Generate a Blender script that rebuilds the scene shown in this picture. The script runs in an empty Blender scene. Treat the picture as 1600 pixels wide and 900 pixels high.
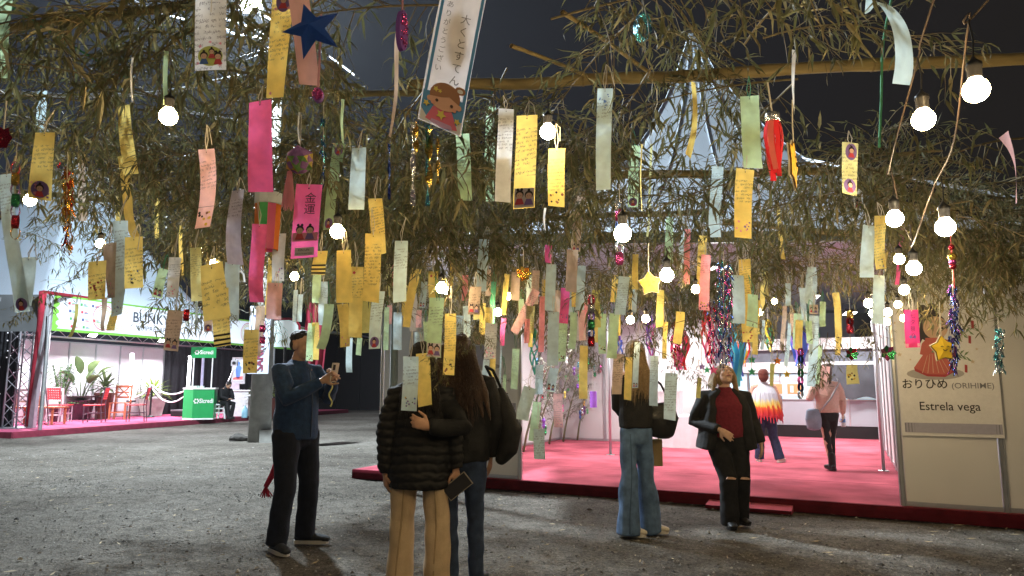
import bpy, bmesh, math, random
import numpy as np
from mathutils import Vector, Matrix, noise
R = math.radians
rnd = random.Random(7)
S = bpy.context.scene
COL = S.collection
# ------------------------------------------------------------------ camera
CAM_H, PITCH, FPX = 1.3, R(7.77), 1100.0
cd = bpy.data.cameras.new('camera'); cam = bpy.data.objects.new('camera', cd); COL.objects.link(cam)
cam.location = (0, 0, CAM_H); cam.rotation_euler = (math.pi/2 + PITCH, 0, 0)
cd.sensor_width = 36; cd.lens = 36*FPX/1600; cd.clip_start = .05; cd.clip_end = 500
S.camera = cam
# ------------------------------------------------------------------ night sky and exposure
W = bpy.data.worlds.new('World'); S.world = W; W.use_nodes = True
wn = W.node_tree; bg = wn.nodes['Background']
wtc = wn.nodes.new('ShaderNodeTexCoord'); wsx = wn.nodes.new('ShaderNodeSeparateXYZ'); wmr = wn.nodes.new('ShaderNodeMapRange')
wmx = wn.nodes.new('ShaderNodeMix'); wmx.data_type = 'RGBA'
wn.links.new(wtc.outputs['Generated'], wsx.inputs[0]); wn.links.new(wsx.outputs[0], wmr.inputs['Value'])
wmr.inputs['From Min'].default_value = -.75; wmr.inputs['From Max'].default_value = .55
wn.links.new(wmr.outputs['Result'], wmx.inputs[0])
wmx.inputs[6].default_value = (.0165, .020, .031, 1); wmx.inputs[7].default_value = (.0135, .0118, .0112, 1)
wn.links.new(wmx.outputs[2], bg.inputs['Color']); bg.inputs['Strength'].default_value = 1.0
S.view_settings.view_transform = 'Standard'; S.view_settings.look = 'None'
S.view_settings.exposure = 0.0; S.view_settings.gamma = 1.0
try:
    S.render.engine = 'CYCLES'
    cy = S.cycles
    cy.use_denoising = True; cy.denoiser = 'OPENIMAGEDENOISE'
    cy.sample_clamp_indirect = 3.0; cy.caustics_reflective = False; cy.caustics_refractive = False
    cy.max_bounces = 6; cy.diffuse_bounces = 3; cy.glossy_bounces = 2; cy.transmission_bounces = 4; cy.transparent_max_bounces = 8
    cy.use_light_tree = True
except Exception as e:
    print(e)

def ray(px, py):
    x = (px-800)/FPX; y = (450-py)/FPX
    c, s = math.cos(PITCH), math.sin(PITCH)
    return Vector((x, c - y*s, s + y*c))
def at(px, py, Y):
    d = ray(px, py); t = Y/d.y
    return Vector((d.x*t, Y, CAM_H + d.z*t))
def gp(px, py, z=0.0):
    d = ray(px, py); t = (z-CAM_H)/d.z
    return Vector((d.x*t, d.y*t, z))
def atz(px, py, z):
    return gp(px, py, z)
# the two booths' own axes
PA = Vector((-2.2, 10.1, 0)); PU = Vector((.8915, -.4522, 0)).normalized(); PN = Vector((-PU.y, PU.x, 0))
def pv(s, n, z=0.0): return PA + PU*s + PN*n + Vector((0, 0, z))
BA = Vector((-11.9, 17.9, 0)); BV = Vector((.284, .959, 0)).normalized(); BM = Vector((-BV.y, BV.x, 0))
def bv(t, m, z=0.0): return BA + BV*t + BM*m + Vector((0, 0, z))

# ------------------------------------------------------------------ lamps (each belongs to a lamp seen in the picture)
def lamp(kind, loc, target, power, color, size=.3, size_y=None, spot=None, blend=.5):
    l = bpy.data.lights.new(kind.lower()+'_light', kind); o = bpy.data.objects.new(kind.lower()+'_light', l); COL.objects.link(o)
    o.location = loc
    if target is not None: o.rotation_euler = (Vector(target)-Vector(loc)).to_track_quat('-Z', 'Y').to_euler()
    l.energy = power; l.color = color
    if kind == 'AREA':
        l.size = size
        if size_y: l.shape = 'RECTANGLE'; l.size_y = size_y
    else: l.shadow_soft_size = size
    if spot: l.spot_size = R(spot); l.spot_blend = blend
    return o
FLOOD = at(392, 4, 13.0)                                   # floodlight high on the concrete pole
lamp('POINT', FLOOD + Vector((.0, -.25, -.15)), None, 13500, (.80, .92, 1.0), .25)
PAV_LAMPS = [(1.6, 3.2, 2.75), (4.6, 2.6, 2.95), (3.0, 5.2, 2.8), (5.6, 6.6, 2.9), (6.2, 8.2, 2.7), (4.3, 8.0, 2.9)]
for (s, n, z) in PAV_LAMPS:
    p = pv(s, n, z); lamp('AREA', p - Vector((0, 0, .05)), p - Vector((0, .25, 1)), 96, (1.0, .985, .97), .35)
BOOTH_LAMPS = [(1.8, 3.55), (4.6, 3.55), (7.6, 3.55)]
for (t, m) in BOOTH_LAMPS:
    p = bv(t, m, 2.95); lamp('AREA', p + Vector((.25, -.1, -.1)), p + Vector((2.0, -.6, -2.2)), 330, (1.0, .94, 1.0), .4)
BULB_E = 200.0
# ------------------------------------------------------------------ materials
def nm(name):
    m = bpy.data.materials.new(name); m.use_nodes = True
    nt = m.node_tree; return m, nt, nt.nodes['Principled BSDF']
MATS = {}
def mat(name, col, rough=.7, metal=0.0, var=.12, scale=8.0, bump=0.0, bscale=60.0, spec=.3, stretch=(1, 1, 1), trans=0.0, sheen=0.0):
    """plain procedural surface: noise-varied colour, optional fine relief"""
    if name in MATS: return MATS[name]
    m, nt, b = nm(name); N = nt.nodes; L = nt.links
    tc = N.new('ShaderNodeTexCoord'); mp = N.new('ShaderNodeMapping'); L.new(tc.outputs['Object'], mp.inputs[0]); mp.inputs['Scale'].default_value = stretch
    nz = N.new('ShaderNodeTexNoise'); nz.inputs['Scale'].default_value = scale; nz.inputs['Detail'].default_value = 5
    L.new(mp.outputs[0], nz.inputs['Vector'])
    cr = N.new('ShaderNodeValToRGB'); L.new(nz.outputs['Fac'], cr.inputs[0])
    cr.color_ramp.elements[0].position = .3; cr.color_ramp.elements[1].position = .7
    cr.color_ramp.elements[0].color = tuple(max(0, c*(1-var)) for c in col[:3])+(1,)
    cr.color_ramp.elements[1].color = tuple(min(1, c*(1+var)) for c in col[:3])+(1,)
    L.new(cr.outputs[0], b.inputs['Base Color'])
    b.inputs['Roughness'].default_value = rough; b.inputs['Metallic'].default_value = metal
    b.inputs['Specular IOR Level'].default_value = spec
    if sheen: b.inputs['Sheen Weight'].default_value = sheen
    if bump:
        n2 = N.new('ShaderNodeTexNoise'); n2.inputs['Scale'].default_value = bscale; n2.inputs['Detail'].default_value = 6
        L.new(mp.outputs[0], n2.inputs['Vector'])
        bp = N.new('ShaderNodeBump'); bp.inputs['Strength'].default_value = bump; bp.inputs['Distance'].default_value = .02
        L.new(n2.outputs['Fac'], bp.inputs['Height']); L.new(bp.outputs[0], b.inputs['Normal'])
    if trans:
        out = N['Material Output']; t = N.new('ShaderNodeBsdfTranslucent'); mx = N.new('ShaderNodeMixShader'); mx.inputs[0].default_value = trans
        L.new(cr.outputs[0], t.inputs[0]); L.new(b.outputs[0], mx.inputs[1]); L.new(t.outputs[0], mx.inputs[2]); L.new(mx.outputs[0], out.inputs[0])
    MATS[name] = m; return m
def emit(name, col, strength):
    if name in MATS: return MATS[name]
    m, nt, b = nm(name); b.inputs['Base Color'].default_value = col+(1,)
    b.inputs['Emission Color'].default_value = col+(1,); b.inputs['Emission Strength'].default_value = strength
    MATS[name] = m; return m
def flat(name, col, rough=.6): return mat(name, col, rough, var=.04, scale=30)

def paper_material(name, written):
    m, nt, b = nm(name); N = nt.nodes; L = nt.links
    oi = N.new('ShaderNodeObjectInfo'); uv = N.new('ShaderNodeUVMap'); 
    base = oi.outputs['Color']
    nz = N.new('ShaderNodeTexNoise'); nz.inputs['Scale'].default_value = 26; nz.inputs['Detail'].default_value = 4
    vadd = N.new('ShaderNodeVectorMath'); vadd.operation = 'ADD'
    comb = N.new('ShaderNodeCombineXYZ'); mul = N.new('ShaderNodeMath'); mul.operation = 'MULTIPLY'; mul.inputs[1].default_value = 37.0
    L.new(oi.outputs['Random'], mul.inputs[0]); L.new(mul.outputs[0], comb.inputs[2]); L.new(uv.outputs[0], vadd.inputs[0]); L.new(comb.outputs[0], vadd.inputs[1])
    L.new(vadd.outputs[0], nz.inputs['Vector'])
    mr = N.new('ShaderNodeMapRange'); mr.inputs['From Min'].default_value = .3; mr.inputs['From Max'].default_value = .7
    mr.inputs['To Min'].default_value = .86; mr.inputs['To Max'].default_value = 1.05; L.new(nz.outputs['Fac'], mr.inputs['Value'])
    mx = N.new('ShaderNodeMix'); mx.data_type = 'RGBA'; mx.blend_type = 'MULTIPLY'; mx.inputs[0].default_value = 1
    L.new(base, mx.inputs[6]); L.new(mr.outputs[0], mx.inputs[7]); colout = mx.outputs[2]
    if written:
        sx = N.new('ShaderNodeSeparateXYZ'); L.new(uv.outputs[0], sx.inputs[0])
        def M(op, a, bb=None, c=None):
            n = N.new('ShaderNodeMath'); n.operation = op
            for k, v in enumerate((a, bb, c)):
                if v is None: continue
                if isinstance(v, (int, float)): n.inputs[k].default_value = v
                else: L.new(v, n.inputs[k])
            return n.outputs[0]
        # rows of pen strokes: wobbling thin lines broken up into words
        wob = N.new('ShaderNodeTexNoise'); wob.inputs['Scale'].default_value = 330; wob.inputs['Detail'].default_value = 1; L.new(vadd.outputs[0], wob.inputs['Vector'])
        tilt = M('MULTIPLY', sx.outputs[0], .12)
        row = M('MULTIPLY', M('ADD', sx.outputs[1], tilt), 68.0)
        rowi = M('FLOOR', row); fr = M('FRACT', row)
        line = M('ABSOLUTE', M('SUBTRACT', M('ADD', fr, M('MULTIPLY', M('SUBTRACT', wob.outputs['Fac'], .5), 1.5)), .5))
        ink = M('LESS_THAN', line, .12)
        cw = N.new('ShaderNodeCombineXYZ'); L.new(M('MULTIPLY', sx.outputs[0], 75.0), cw.inputs[0]); L.new(M('MULTIPLY', rowi, 3.7), cw.inputs[1]); L.new(mul.outputs[0], cw.inputs[2])
        wd = N.new('ShaderNodeTexNoise'); wd.inputs['Scale'].default_value = 1; wd.inputs['Detail'].default_value = 0; L.new(cw.outputs[0], wd.inputs['Vector'])
        ink = M('MULTIPLY', ink, M('GREATER_THAN', wd.outputs['Fac'], .44))
        ink = M('MULTIPLY', ink, M('GREATER_THAN', sx.outputs[1], .045))
        rr = N.new('ShaderNodeMath'); rr.operation = 'LESS_THAN'; L.new(sx.outputs[1], rr.inputs[0])
        L.new(M('ADD', M('MULTIPLY', oi.outputs['Random'], .12), .12), rr.inputs[1])
        ink = M('MULTIPLY', ink, rr.outputs[0])
        ink = M('MULTIPLY', ink, .62)
        m2 = N.new('ShaderNodeMix'); m2.data_type = 'RGBA'; L.new(ink, m2.inputs[0]); L.new(colout, m2.inputs[6]); m2.inputs[7].default_value = (.07, .06, .08, 1)
        colout = m2.outputs[2]
    L.new(colout, b.inputs['Base Color']); b.inputs['Roughness'].default_value = .75; b.inputs['Specular IOR Level'].default_value = .2
    n3 = N.new('ShaderNodeTexNoise'); n3.inputs['Scale'].default_value = 14; L.new(vadd.outputs[0], n3.inputs['Vector'])
    bp = N.new('ShaderNodeBump'); bp.inputs['Strength'].default_value = .9; bp.inputs['Distance'].default_value = .02
    L.new(n3.outputs['Fac'], bp.inputs['Height']); L.new(bp.outputs[0], b.inputs['Normal'])
    out = N['Material Output']; t = N.new('ShaderNodeBsdfTranslucent'); ms = N.new('ShaderNodeMixShader'); ms.inputs[0].default_value = .5
    L.new(colout, t.inputs[0]); L.new(b.outputs[0], ms.inputs[1]); L.new(t.outputs[0], ms.inputs[2]); L.new(ms.outputs[0], out.inputs[0])
    return m
PAPER = paper_material('paper', False); PAPERW = paper_material('written_paper', True)

def leaf_material():
    m, nt, b = nm('dry_leaf'); N = nt.nodes; L = nt.links
    g = N.new('ShaderNodeNewGeometry'); cr = N.new('ShaderNodeValToRGB'); L.new(g.outputs['Random Per Island'], cr.inputs[0])
    e = cr.color_ramp.elements
    e[0].position = 0; e[0].color = (0.105, 0.095, 0.044, 1); e[1].position = 1; e[1].color = (0.220, 0.203, 0.098, 1)
    for p, c in ((.25, (0.135, 0.140, 0.060, 1)), (.5, (0.165, 0.147, 0.069, 1)), (.7, (0.120, 0.130, 0.058, 1)), (.86, (0.190, 0.152, 0.069, 1)), (.95, (0.360, 0.304, 0.147, 1))):
        k = e.new(p); k.color = c
    L.new(cr.outputs[0], b.inputs['Base Color']); b.inputs['Roughness'].default_value = .6; b.inputs['Specular IOR Level'].default_value = .25
    out = N['Material Output']; t = N.new('ShaderNodeBsdfTranslucent'); ms = N.new('ShaderNodeMixShader'); ms.inputs[0].default_value = .3
    L.new(cr.outputs[0], t.inputs[0]); L.new(b.outputs[0], ms.inputs[1]); L.new(t.outputs[0], ms.inputs[2]); L.new(ms.outputs[0], out.inputs[0])
    return m
LEAF = leaf_material()
TWIG = mat('twig', (.20, .155, .075), .7, var=.3, scale=20)
def bamboo_material():
    m = mat('bamboo_cane', (.34, .25, .10), .5, var=.28, scale=9, bump=.15, bscale=40, stretch=(.4, 3, 3)); return m
BAMBOO = bamboo_material()
def ground_material():
    m, nt, b = nm('packed_gravel'); N = nt.nodes; L = nt.links
    tc = N.new('ShaderNodeTexCoord')
    def NZ(s, d=6, r=.6):
        n = N.new('ShaderNodeTexNoise'); n.inputs['Scale'].default_value = s; n.inputs['Detail'].default_value = d; n.inputs['Roughness'].default_value = r; L.new(tc.outputs['Object'], n.inputs['Vector']); return n.outputs['Fac']
    def RAMP(f, stops):
        c = N.new('ShaderNodeValToRGB'); L.new(f, c.inputs[0]); e = c.color_ramp.elements
        e[0].position, e[0].color = stops[0]; e[1].position, e[1].color = stops[-1]
        for p, k in stops[1:-1]: q = e.new(p); q.color = k
        return c.outputs[0]
    def MIX(a, bb, f, mode='MIX'):
        x = N.new('ShaderNodeMix'); x.data_type = 'RGBA'; x.blend_type = mode
        if isinstance(f, (int, float)): x.inputs[0].default_value = f
        else: L.new(f, x.inputs[0])
        L.new(a, x.inputs[6]); L.new(bb, x.inputs[7]); return x.outputs[2]
    big = RAMP(NZ(.35, 5), [(.30, (.075, .066, .056, 1)), (.5, (.15, .138, .12, 1)), (.72, (.225, .212, .19, 1))])
    mid = RAMP(NZ(5, 8, .7), [(.3, (.55, .54, .52, 1)), (.5, (1, 1, 1, 1)), (.75, (1.3, 1.28, 1.24, 1))])
    v = N.new('ShaderNodeTexVoronoi'); v.inputs['Scale'].default_value = 42; L.new(tc.outputs['Object'], v.inputs['Vector'])
    stones = RAMP(v.outputs['Color'], [(.0, (.45, .44, .43, 1)), (.45, (.95, .95, .95, 1)), (.85, (1.15, 1.15, 1.15, 1)), (1, (1.8, 1.8, 1.75, 1))])
    v2 = N.new('ShaderNodeTexVoronoi'); v2.inputs['Scale'].default_value = 130; L.new(tc.outputs['Object'], v2.inputs['Vector'])
    st2 = RAMP(v2.outputs['Color'], [(.0, (.4, .4, .4, 1)), (.5, (1, 1, 1, 1)), (1, (1.7, 1.7, 1.7, 1))])
    c = MIX(MIX(MIX(big, mid, 1, 'MULTIPLY'), stones, .8, 'MULTIPLY'), st2, .8, 'MULTIPLY')
    L.new(c, b.inputs['Base Color']); b.inputs['Roughness'].default_value = .95; b.inputs['Specular IOR Level'].default_value = .12
    add = N.new('ShaderNodeMath'); add.operation = 'MULTIPLY_ADD'
    L.new(v.outputs['Distance'], add.inputs[0]); add.inputs[1].default_value = .5; L.new(NZ(60, 8, .75), add.inputs[2])
    bp = N.new('ShaderNodeBump'); bp.inputs['Strength'].default_value = 1.0; bp.inputs['Distance'].default_value = .022
    L.new(add.outputs[0], bp.inputs['Height']); L.new(bp.outputs[0], b.inputs['Normal'])
    return m

# ------------------------------------------------------------------ mesh building helpers
ORG = {}
def tag(o, label=None, cat=None, group=None, kind=None):
    if label: o['label'] = label
    if cat: o['category'] = cat
    if group: o['group'] = group
    if kind: o['kind'] = kind
    return o
def thing(name, label, cat, loc=(0, 0, 0), group=None, rz=0.0):
    o = bpy.data.objects.new(name, None); COL.objects.link(o); o.location = loc; o.rotation_euler.z = rz
    o.empty_display_size = .1
    ORG[o.name] = Vector(loc) if rz == 0 else Vector((0, 0, 0))
    return tag(o, label, cat, group)
class MB:
    def __init__(s): s.v = []; s.f = []; s.m = []; s.uv = None
    def add(s, vs, fs, m=0):
        b = len(s.v); s.v += [tuple(p) for p in vs]; s.f += [tuple(i+b for i in f) for f in fs]; s.m += [m]*len(fs); return s
    def box(s, c, size, rot=None, m=0):
        hx, hy, hz = (x/2 for x in size); c = Vector(c)
        vs = [Vector((x, y, z)) for x in (-hx, hx) for y in (-hy, hy) for z in (-hz, hz)]
        if rot is not None: vs = [rot @ p for p in vs]
        return s.add([p+c for p in vs], [(0, 1, 3, 2), (4, 6, 7, 5), (0, 4, 5, 1), (2, 3, 7, 6), (0, 2, 6, 4), (1, 5, 7, 3)], m)
    def obox(s, o, ax, ay, az, m=0):                        # box from a corner and three edge vectors
        o = Vector(o); vs = [o + ax*i + ay*j + az*k for i in (0, 1) for j in (0, 1) for k in (0, 1)]
        return s.add(vs, [(0, 1, 3, 2), (4, 6, 7, 5), (0, 4, 5, 1), (2, 3, 7, 6), (0, 2, 6, 4), (1, 5, 7, 3)], m)
    def bar(s, p, q, w, h, up=Vector((0, 0, 1)), m=0):
        p, q = Vector(p), Vector(q); d = (q-p)
        a = d.cross(up)
        if a.length < 1e-6: a = d.cross(Vector((0, 1, 0)))
        a.normalize(); b = a.cross(d).normalized()
        return s.obox(p - a*w/2 - b*h/2, d, a*w, b*h, m)
    def tube(s, pts, r, n=6, m=0, cap=True):
        pts = [Vector(p) for p in pts]; k = len(pts); rs = r if isinstance(r, (list, tuple)) else [r]*k
        base = len(s.v); ref = None
        for i, p in enumerate(pts):
            t = (pts[min(i+1, k-1)]-pts[max(i-1, 0)])
            if t.length < 1e-9: t = Vector((0, 0, 1))
            t.normalize()
            if ref is None: ref = t.orthogonal()
            a = (ref - t*ref.dot(t))
            a = a.normalized() if a.length > 1e-6 else t.orthogonal().normalized()
            ref = a; b = t.cross(a)
            for j in range(n):
                w = 2*math.pi*j/n; s.v.append(tuple(p + (a*math.cos(w)+b*math.sin(w))*rs[i]))
        for i in range(k-1):
            for j in range(n):
                s.f.append((base+i*n+j, base+i*n+(j+1) % n, base+(i+1)*n+(j+1) % n, base+(i+1)*n+j)); s.m.append(m)
        if cap:
            s.f.append(tuple(base+j for j in reversed(range(n)))); s.m.append(m)
            s.f.append(tuple(base+(k-1)*n+j for j in range(n))); s.m.append(m)
        return s
    def lathe(s, c, prof, n=16, m=0, axis=None, cap=True):      # prof: (radius, height)
        c = Vector(c); base = len(s.v)
        q = Vector((0, 0, 1)).rotation_difference(axis) if axis is not None else None
        for (r, z) in prof:
            for j in range(n):
                w = 2*math.pi*j/n; p = Vector((r*math.cos(w), r*math.sin(w), z))
                if q: p = q @ p
                s.v.append(tuple(c+p))
        for i in range(len(prof)-1):
            for j in range(n):
                s.f.append((base+i*n+j, base+i*n+(j+1) % n, base+(i+1)*n+(j+1) % n, base+(i+1)*n+j)); s.m.append(m)
        if cap:
            s.f.append(tuple(base+j for j in reversed(range(n)))); s.m.append(m)
            s.f.append(tuple(base+(len(prof)-1)*n+j for j in range(n))); s.m.append(m)
        return s
    def ball(s, c, r, n=12, k=8, m=0):
        r3 = r if isinstance(r, (tuple, list)) else (r, r, r); c = Vector(c); base = len(s.v)
        for i in range(k+1):
            ph = math.pi*i/k; rr = max(math.sin(ph), .02)
            for j in range(n):
                w = 2*math.pi*j/n; s.v.append((c.x+r3[0]*rr*math.cos(w), c.y+r3[1]*rr*math.sin(w), c.z+r3[2]*math.cos(ph)))
        for i in range(k):
            for j in range(n):
                s.f.append((base+i*n+j, base+(i+1)*n+j, base+(i+1)*n+(j+1) % n, base+i*n+(j+1) % n)); s.m.append(m)
        return s
    def prism(s, pts2, o, ax, ay, depth, m=0):             # outline in a plane, given thickness
        o, ax, ay = Vector(o), Vector(ax), Vector(ay); n = ax.cross(ay).normalized(); k = len(pts2)
        fr = [o+ax*x+ay*y for x, y in pts2]; bk = [p - n*depth for p in fr]
        b = len(s.v); s.v += [tuple(p) for p in fr+bk]
        s.f.append(tuple(b+i for i in range(k))); s.f.append(tuple(b+k+i for i in reversed(range(k)))); s.m += [m, m]
        for i in range(k):
            s.f.append((b+(i+1) % k, b+i, b+k+i, b+k+(i+1) % k)); s.m.append(m)
        return s
    def build(s, name, mats, parent=None, smooth=False, kind=None, col=None):
        o_ = ORG.get(parent.name, Vector((0, 0, 0))) if parent is not None else Vector((0, 0, 0))
        me = bpy.data.meshes.new(name); me.from_pydata([(p[0]-o_.x, p[1]-o_.y, p[2]-o_.z) for p in s.v], [], s.f)
        if not isinstance(mats, (list, tuple)): mats = [mats]
        for mm in mats: me.materials.append(mm)
        if len(mats) > 1: me.polygons.foreach_set('material_index', s.m)
        if s.uv is not None:
            ul = me.uv_layers.new(name='UVMap'); li = np.empty(len(me.loops), dtype=np.int32); me.loops.foreach_get('vertex_index', li)
            ul.data.foreach_set('uv', np.array(s.uv, dtype=np.float32)[li].ravel())
        if smooth: me.polygons.foreach_set('use_smooth', [True]*len(me.polygons))
        me.update()
        o = bpy.data.objects.new(name, me); COL.objects.link(o)
        if parent is not None: o.parent = parent; ORG[o.name] = o_
        if kind: o['kind'] = kind
        if col is not None: o.color = tuple(col)+(1,)
        return o
def part_at(o, pos):          # give a top-level single mesh its origin at its base
    pos = Vector(pos); o.data.transform(Matrix.Translation(-pos)); o.location = pos; return o
def copy_part(o, parent, loc=None):
    c = o.copy(); COL.objects.link(c); c.parent = parent
    if loc is not None: c.location = loc
    return c
def copy_tree(o, loc=None, rz=None, parent=None):
    c = o.copy(); COL.objects.link(c)
    if parent is not None: c.parent = parent
    if loc is not None: c.location = loc
    if rz is not None: c.rotation_euler.z = rz
    for ch in o.children: copy_tree(ch, parent=c)
    return c
# text: outline glyphs turned into flat mesh; returns 2D verts and faces, em size 1
TXT = {}
def text2d(body, align='CENTER', bold=0.0):
    key = (body, align, bold)
    if key in TXT: return TXT[key]
    cu = bpy.data.curves.new('lettering', 'FONT'); cu.body = body; cu.align_x = align; cu.align_y = 'CENTER'; cu.size = 1; cu.resolution_u = 3; cu.offset = bold
    o = bpy.data.objects.new('lettering', cu); COL.objects.link(o)
    dg = bpy.context.evaluated_depsgraph_get(); me = bpy.data.meshes.new_from_object(o.evaluated_get(dg))
    vs = [(v.co.x, v.co.y) for v in me.vertices]; fs = [tuple(p.vertices) for p in me.polygons]
    bpy.data.objects.remove(o); bpy.data.curves.remove(cu); bpy.data.meshes.remove(me)
    TXT[key] = (vs, fs); return vs, fs
def letter(mb, body, o, ax, ay, size, m=0, align='CENTER', bold=0.0, width=None):
    vs, fs = text2d(body, align, bold); sx = size
    if width and vs:
        w = max(v[0] for v in vs)-min(v[0] for v in vs); sx = width/max(w, 1e-6)
    o, ax, ay = Vector(o), Vector(ax), Vector(ay)
    mb.add([o+ax*(x*sx)+ay*(y*size) for x, y in vs], fs, m)
def star2(n=5, r=1.0, q=.45, a0=math.pi/2):
    return [((r if i % 2 == 0 else r*q)*math.cos(a0+math.pi*i/n), (r if i % 2 == 0 else r*q)*math.sin(a0+math.pi*i/n)) for i in range(2*n)]
def disc2(r=1.0, n=14, rx=None, c=(0, 0)):
    rx = rx or r; return [(c[0]+rx*math.cos(2*math.pi*i/n), c[1]+r*math.sin(2*math.pi*i/n)) for i in range(n)]
def heart2(r=1.0):
    return [(r*.0625*16*math.sin(t)**3, r*.0625*(13*math.cos(t)-5*math.cos(2*t)-2*math.cos(3*t)-math.cos(4*t))) for t in [2*math.pi*i/16 for i in range(16)]][::-1]
# common materials
ALU = mat('aluminium', (.55, .56, .58), .35, .8, var=.06)
WHITEPANEL = mat('white_laminate_panel', (.74, .73, .73), .42, var=.03, scale=3, spec=.5)
GREYPANEL = mat('grey_panel', (.36, .38, .42), .5, var=.05, scale=3)
BLACKCLOTH = mat('black_cloth', (.012, .012, .015), .9, var=.3, scale=14, bump=.3, bscale=20)
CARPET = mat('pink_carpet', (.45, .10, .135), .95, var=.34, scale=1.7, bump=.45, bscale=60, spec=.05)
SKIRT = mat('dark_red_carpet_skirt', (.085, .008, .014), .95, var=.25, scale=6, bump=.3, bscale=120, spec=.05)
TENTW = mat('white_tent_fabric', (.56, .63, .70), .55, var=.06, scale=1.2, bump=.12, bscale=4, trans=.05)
CONC = mat('pole_concrete', (.30, .30, .28), .9, var=.2, scale=5, bump=.35, bscale=40)
BLACKP = mat('black_plastic', (.015, .015, .016), .4, var=.1)
WIREB = mat('black_cable', (.02, .02, .02), .5, var=.1)
STRING = mat('white_string', (.62, .58, .50), .9, var=.15)
GREENCORD = mat('green_cord', (.08, .30, .16), .8, var=.15)
WOOD = mat('red_brown_wood', (.42, .13, .06), .5, var=.25, scale=6, stretch=(1, 1, 6))
PLASTW = mat('white_plastic', (.8, .8, .82), .4, var=.03)
INK = flat('print_black', (.02, .02, .022)); 
# ------------------------------------------------------------------ ground
def build_ground():
    xs = np.concatenate([[-160, -60, -30, -18], np.linspace(-12, 8, 281), [12, 20, 40, 160]])
    ys = np.concatenate([[-60, -20, -6, -1], np.linspace(1.5, 14, 261), np.linspace(14.5, 40, 40), [60, 100, 200]])
    rs = np.random.RandomState(3)
    v = []
    for y in ys:
        for x in xs:
            z = 0.0
            if -12.2 < x < 8.2 and 1 < y < 14.3:
                z = noise.noise(Vector((x*.9, y*.9, 0)))*.012 + noise.noise(Vector((x*4, y*4, 5)))*.006 + noise.noise(Vector((x*11, y*11, 9)))*.007 + abs(noise.noise(Vector((x*2.2+y*.8, y*6, 2))))*.012 - .016
            v.append((x, y, z))
    n = len(xs); f = [(j*n+i, j*n+i+1, (j+1)*n+i+1, (j+1)*n+i) for j in range(len(ys)-1) for i in range(n-1)]
    mb = MB(); mb.add(v, f); o = mb.build('ground', ground_material(), smooth=True); tag(o, kind='structure')
    # loose stones: too many to count
    mb = MB(); q = random.Random(11)
    for k in range(13000):
        y = 3.0 + 12*q.random()**1.5; x = q.uniform(-.78*y-.3, .78*y+.3)
        r = q.choice((.004, .005, .006, .007, .009, .012))*(1+.4*q.random()); r *= (2.2 if q.random() < .03 else 1)
        a = q.random()*6.28; ca, sa = math.cos(a), math.sin(a)
        z = -.008
        vs = []
        for (px, py, pz) in ((1, 0, .1), (.2, .9, .15), (-.9, .3, .05), (-.3, -.8, .1), (.3, .1, .75), (-.35, .05, .6)):
            px *= r*q.uniform(.7, 1.3); py *= r*q.uniform(.7, 1.3); pz *= r*q.uniform(.7, 1.4)
            vs.append((x+px*ca-py*sa, y+px*sa+py*ca, z+pz+.004))
        mb.add(vs, [(0, 1, 4), (1, 5, 4), (1, 2, 5), (2, 3, 5), (3, 4, 5), (3, 0, 4)], 0 if q.random() < .62 else (1 if q.random() < .9 else 2))
    for k in range(700):                                    # a worn edge running across the left foreground
        f = q.random(); xx = -20+f*640; yy = 757+14*max(0, min(1, (f-.25)/.25))+4*math.sin(f*23)+q.gauss(0, 3.5); p = gp(xx, yy); r = q.uniform(.004, .011)
        vs = [(p.x+a_*r*q.uniform(.7, 1.3), p.y+b_*r*q.uniform(.7, 1.3), c_*r-.004) for a_, b_, c_ in ((1, 0, .1), (.2, .9, .15), (-.9, .3, .05), (-.3, -.8, .1), (.3, .1, .75), (-.35, .05, .6))]
        mb.add(vs, [(0, 1, 4), (1, 5, 4), (1, 2, 5), (2, 3, 5), (3, 4, 5), (3, 0, 4)], 1)
    o = mb.build('gravel', [mat('pebble_grey', (.24, .23, .215), .9, var=.3), mat('pebble_dark', (.07, .065, .06), .9, var=.3), mat('pebble_pale', (.5, .49, .46), .9, var=.1)]); tag(o, kind='stuff')
build_ground()
# bits of litter: dry leaves fallen on the gravel, one object
mb = MB(); q = random.Random(5)
for k in range(700):
    y = 3.2+9*q.random()**1.3; x = q.uniform(-.76*y, .76*y)
    a = q.random()*6.28; l = q.uniform(.02, .05); w = l*.16; d = Vector((math.cos(a), math.sin(a), 0)); e = Vector((-d.y, d.x, 0)); p = Vector((x, y, .004+q.random()*.006))
    mb.add([p-d*l, p+e*w+Vector((0, 0, .006)), p+d*l+Vector((0, 0, q.random()*.012)), p-e*w], [(0, 1, 2, 3)])
tag(mb.build('fallen_leaves', mat('fallen_leaf', (.36, .30, .2), .8, var=.35, scale=40)), kind='stuff')
# rock beside the concrete pole
def rock(p, r, label):
    bm = bmesh.new(); bmesh.ops.create_icosphere(bm, subdivisions=3, radius=r)
    for v in bm.verts:
        k = 1 + .35*noise.noise(v.co*(2.2/r)*.6+p) + .12*noise.noise(v.co*(6/r)+p)
        v.co = Vector((v.co.x*k*1.25, v.co.y*k, max(v.co.z*k*.75, -r*.25)))
    me = bpy.data.meshes.new('rock'); bm.to_mesh(me); bm.free(); me.materials.append(mat('dark_rock', (.07, .065, .06), .95, var=.35, scale=12, bump=.4, bscale=30))
    o = bpy.data.objects.new('rock', me); COL.objects.link(o); o.location = p+Vector((0, 0, r*.2)); tag(o, label, 'rock')
rock(gp(374, 689), .17, 'broken dark rock lying on the gravel left of the concrete pole')

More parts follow.
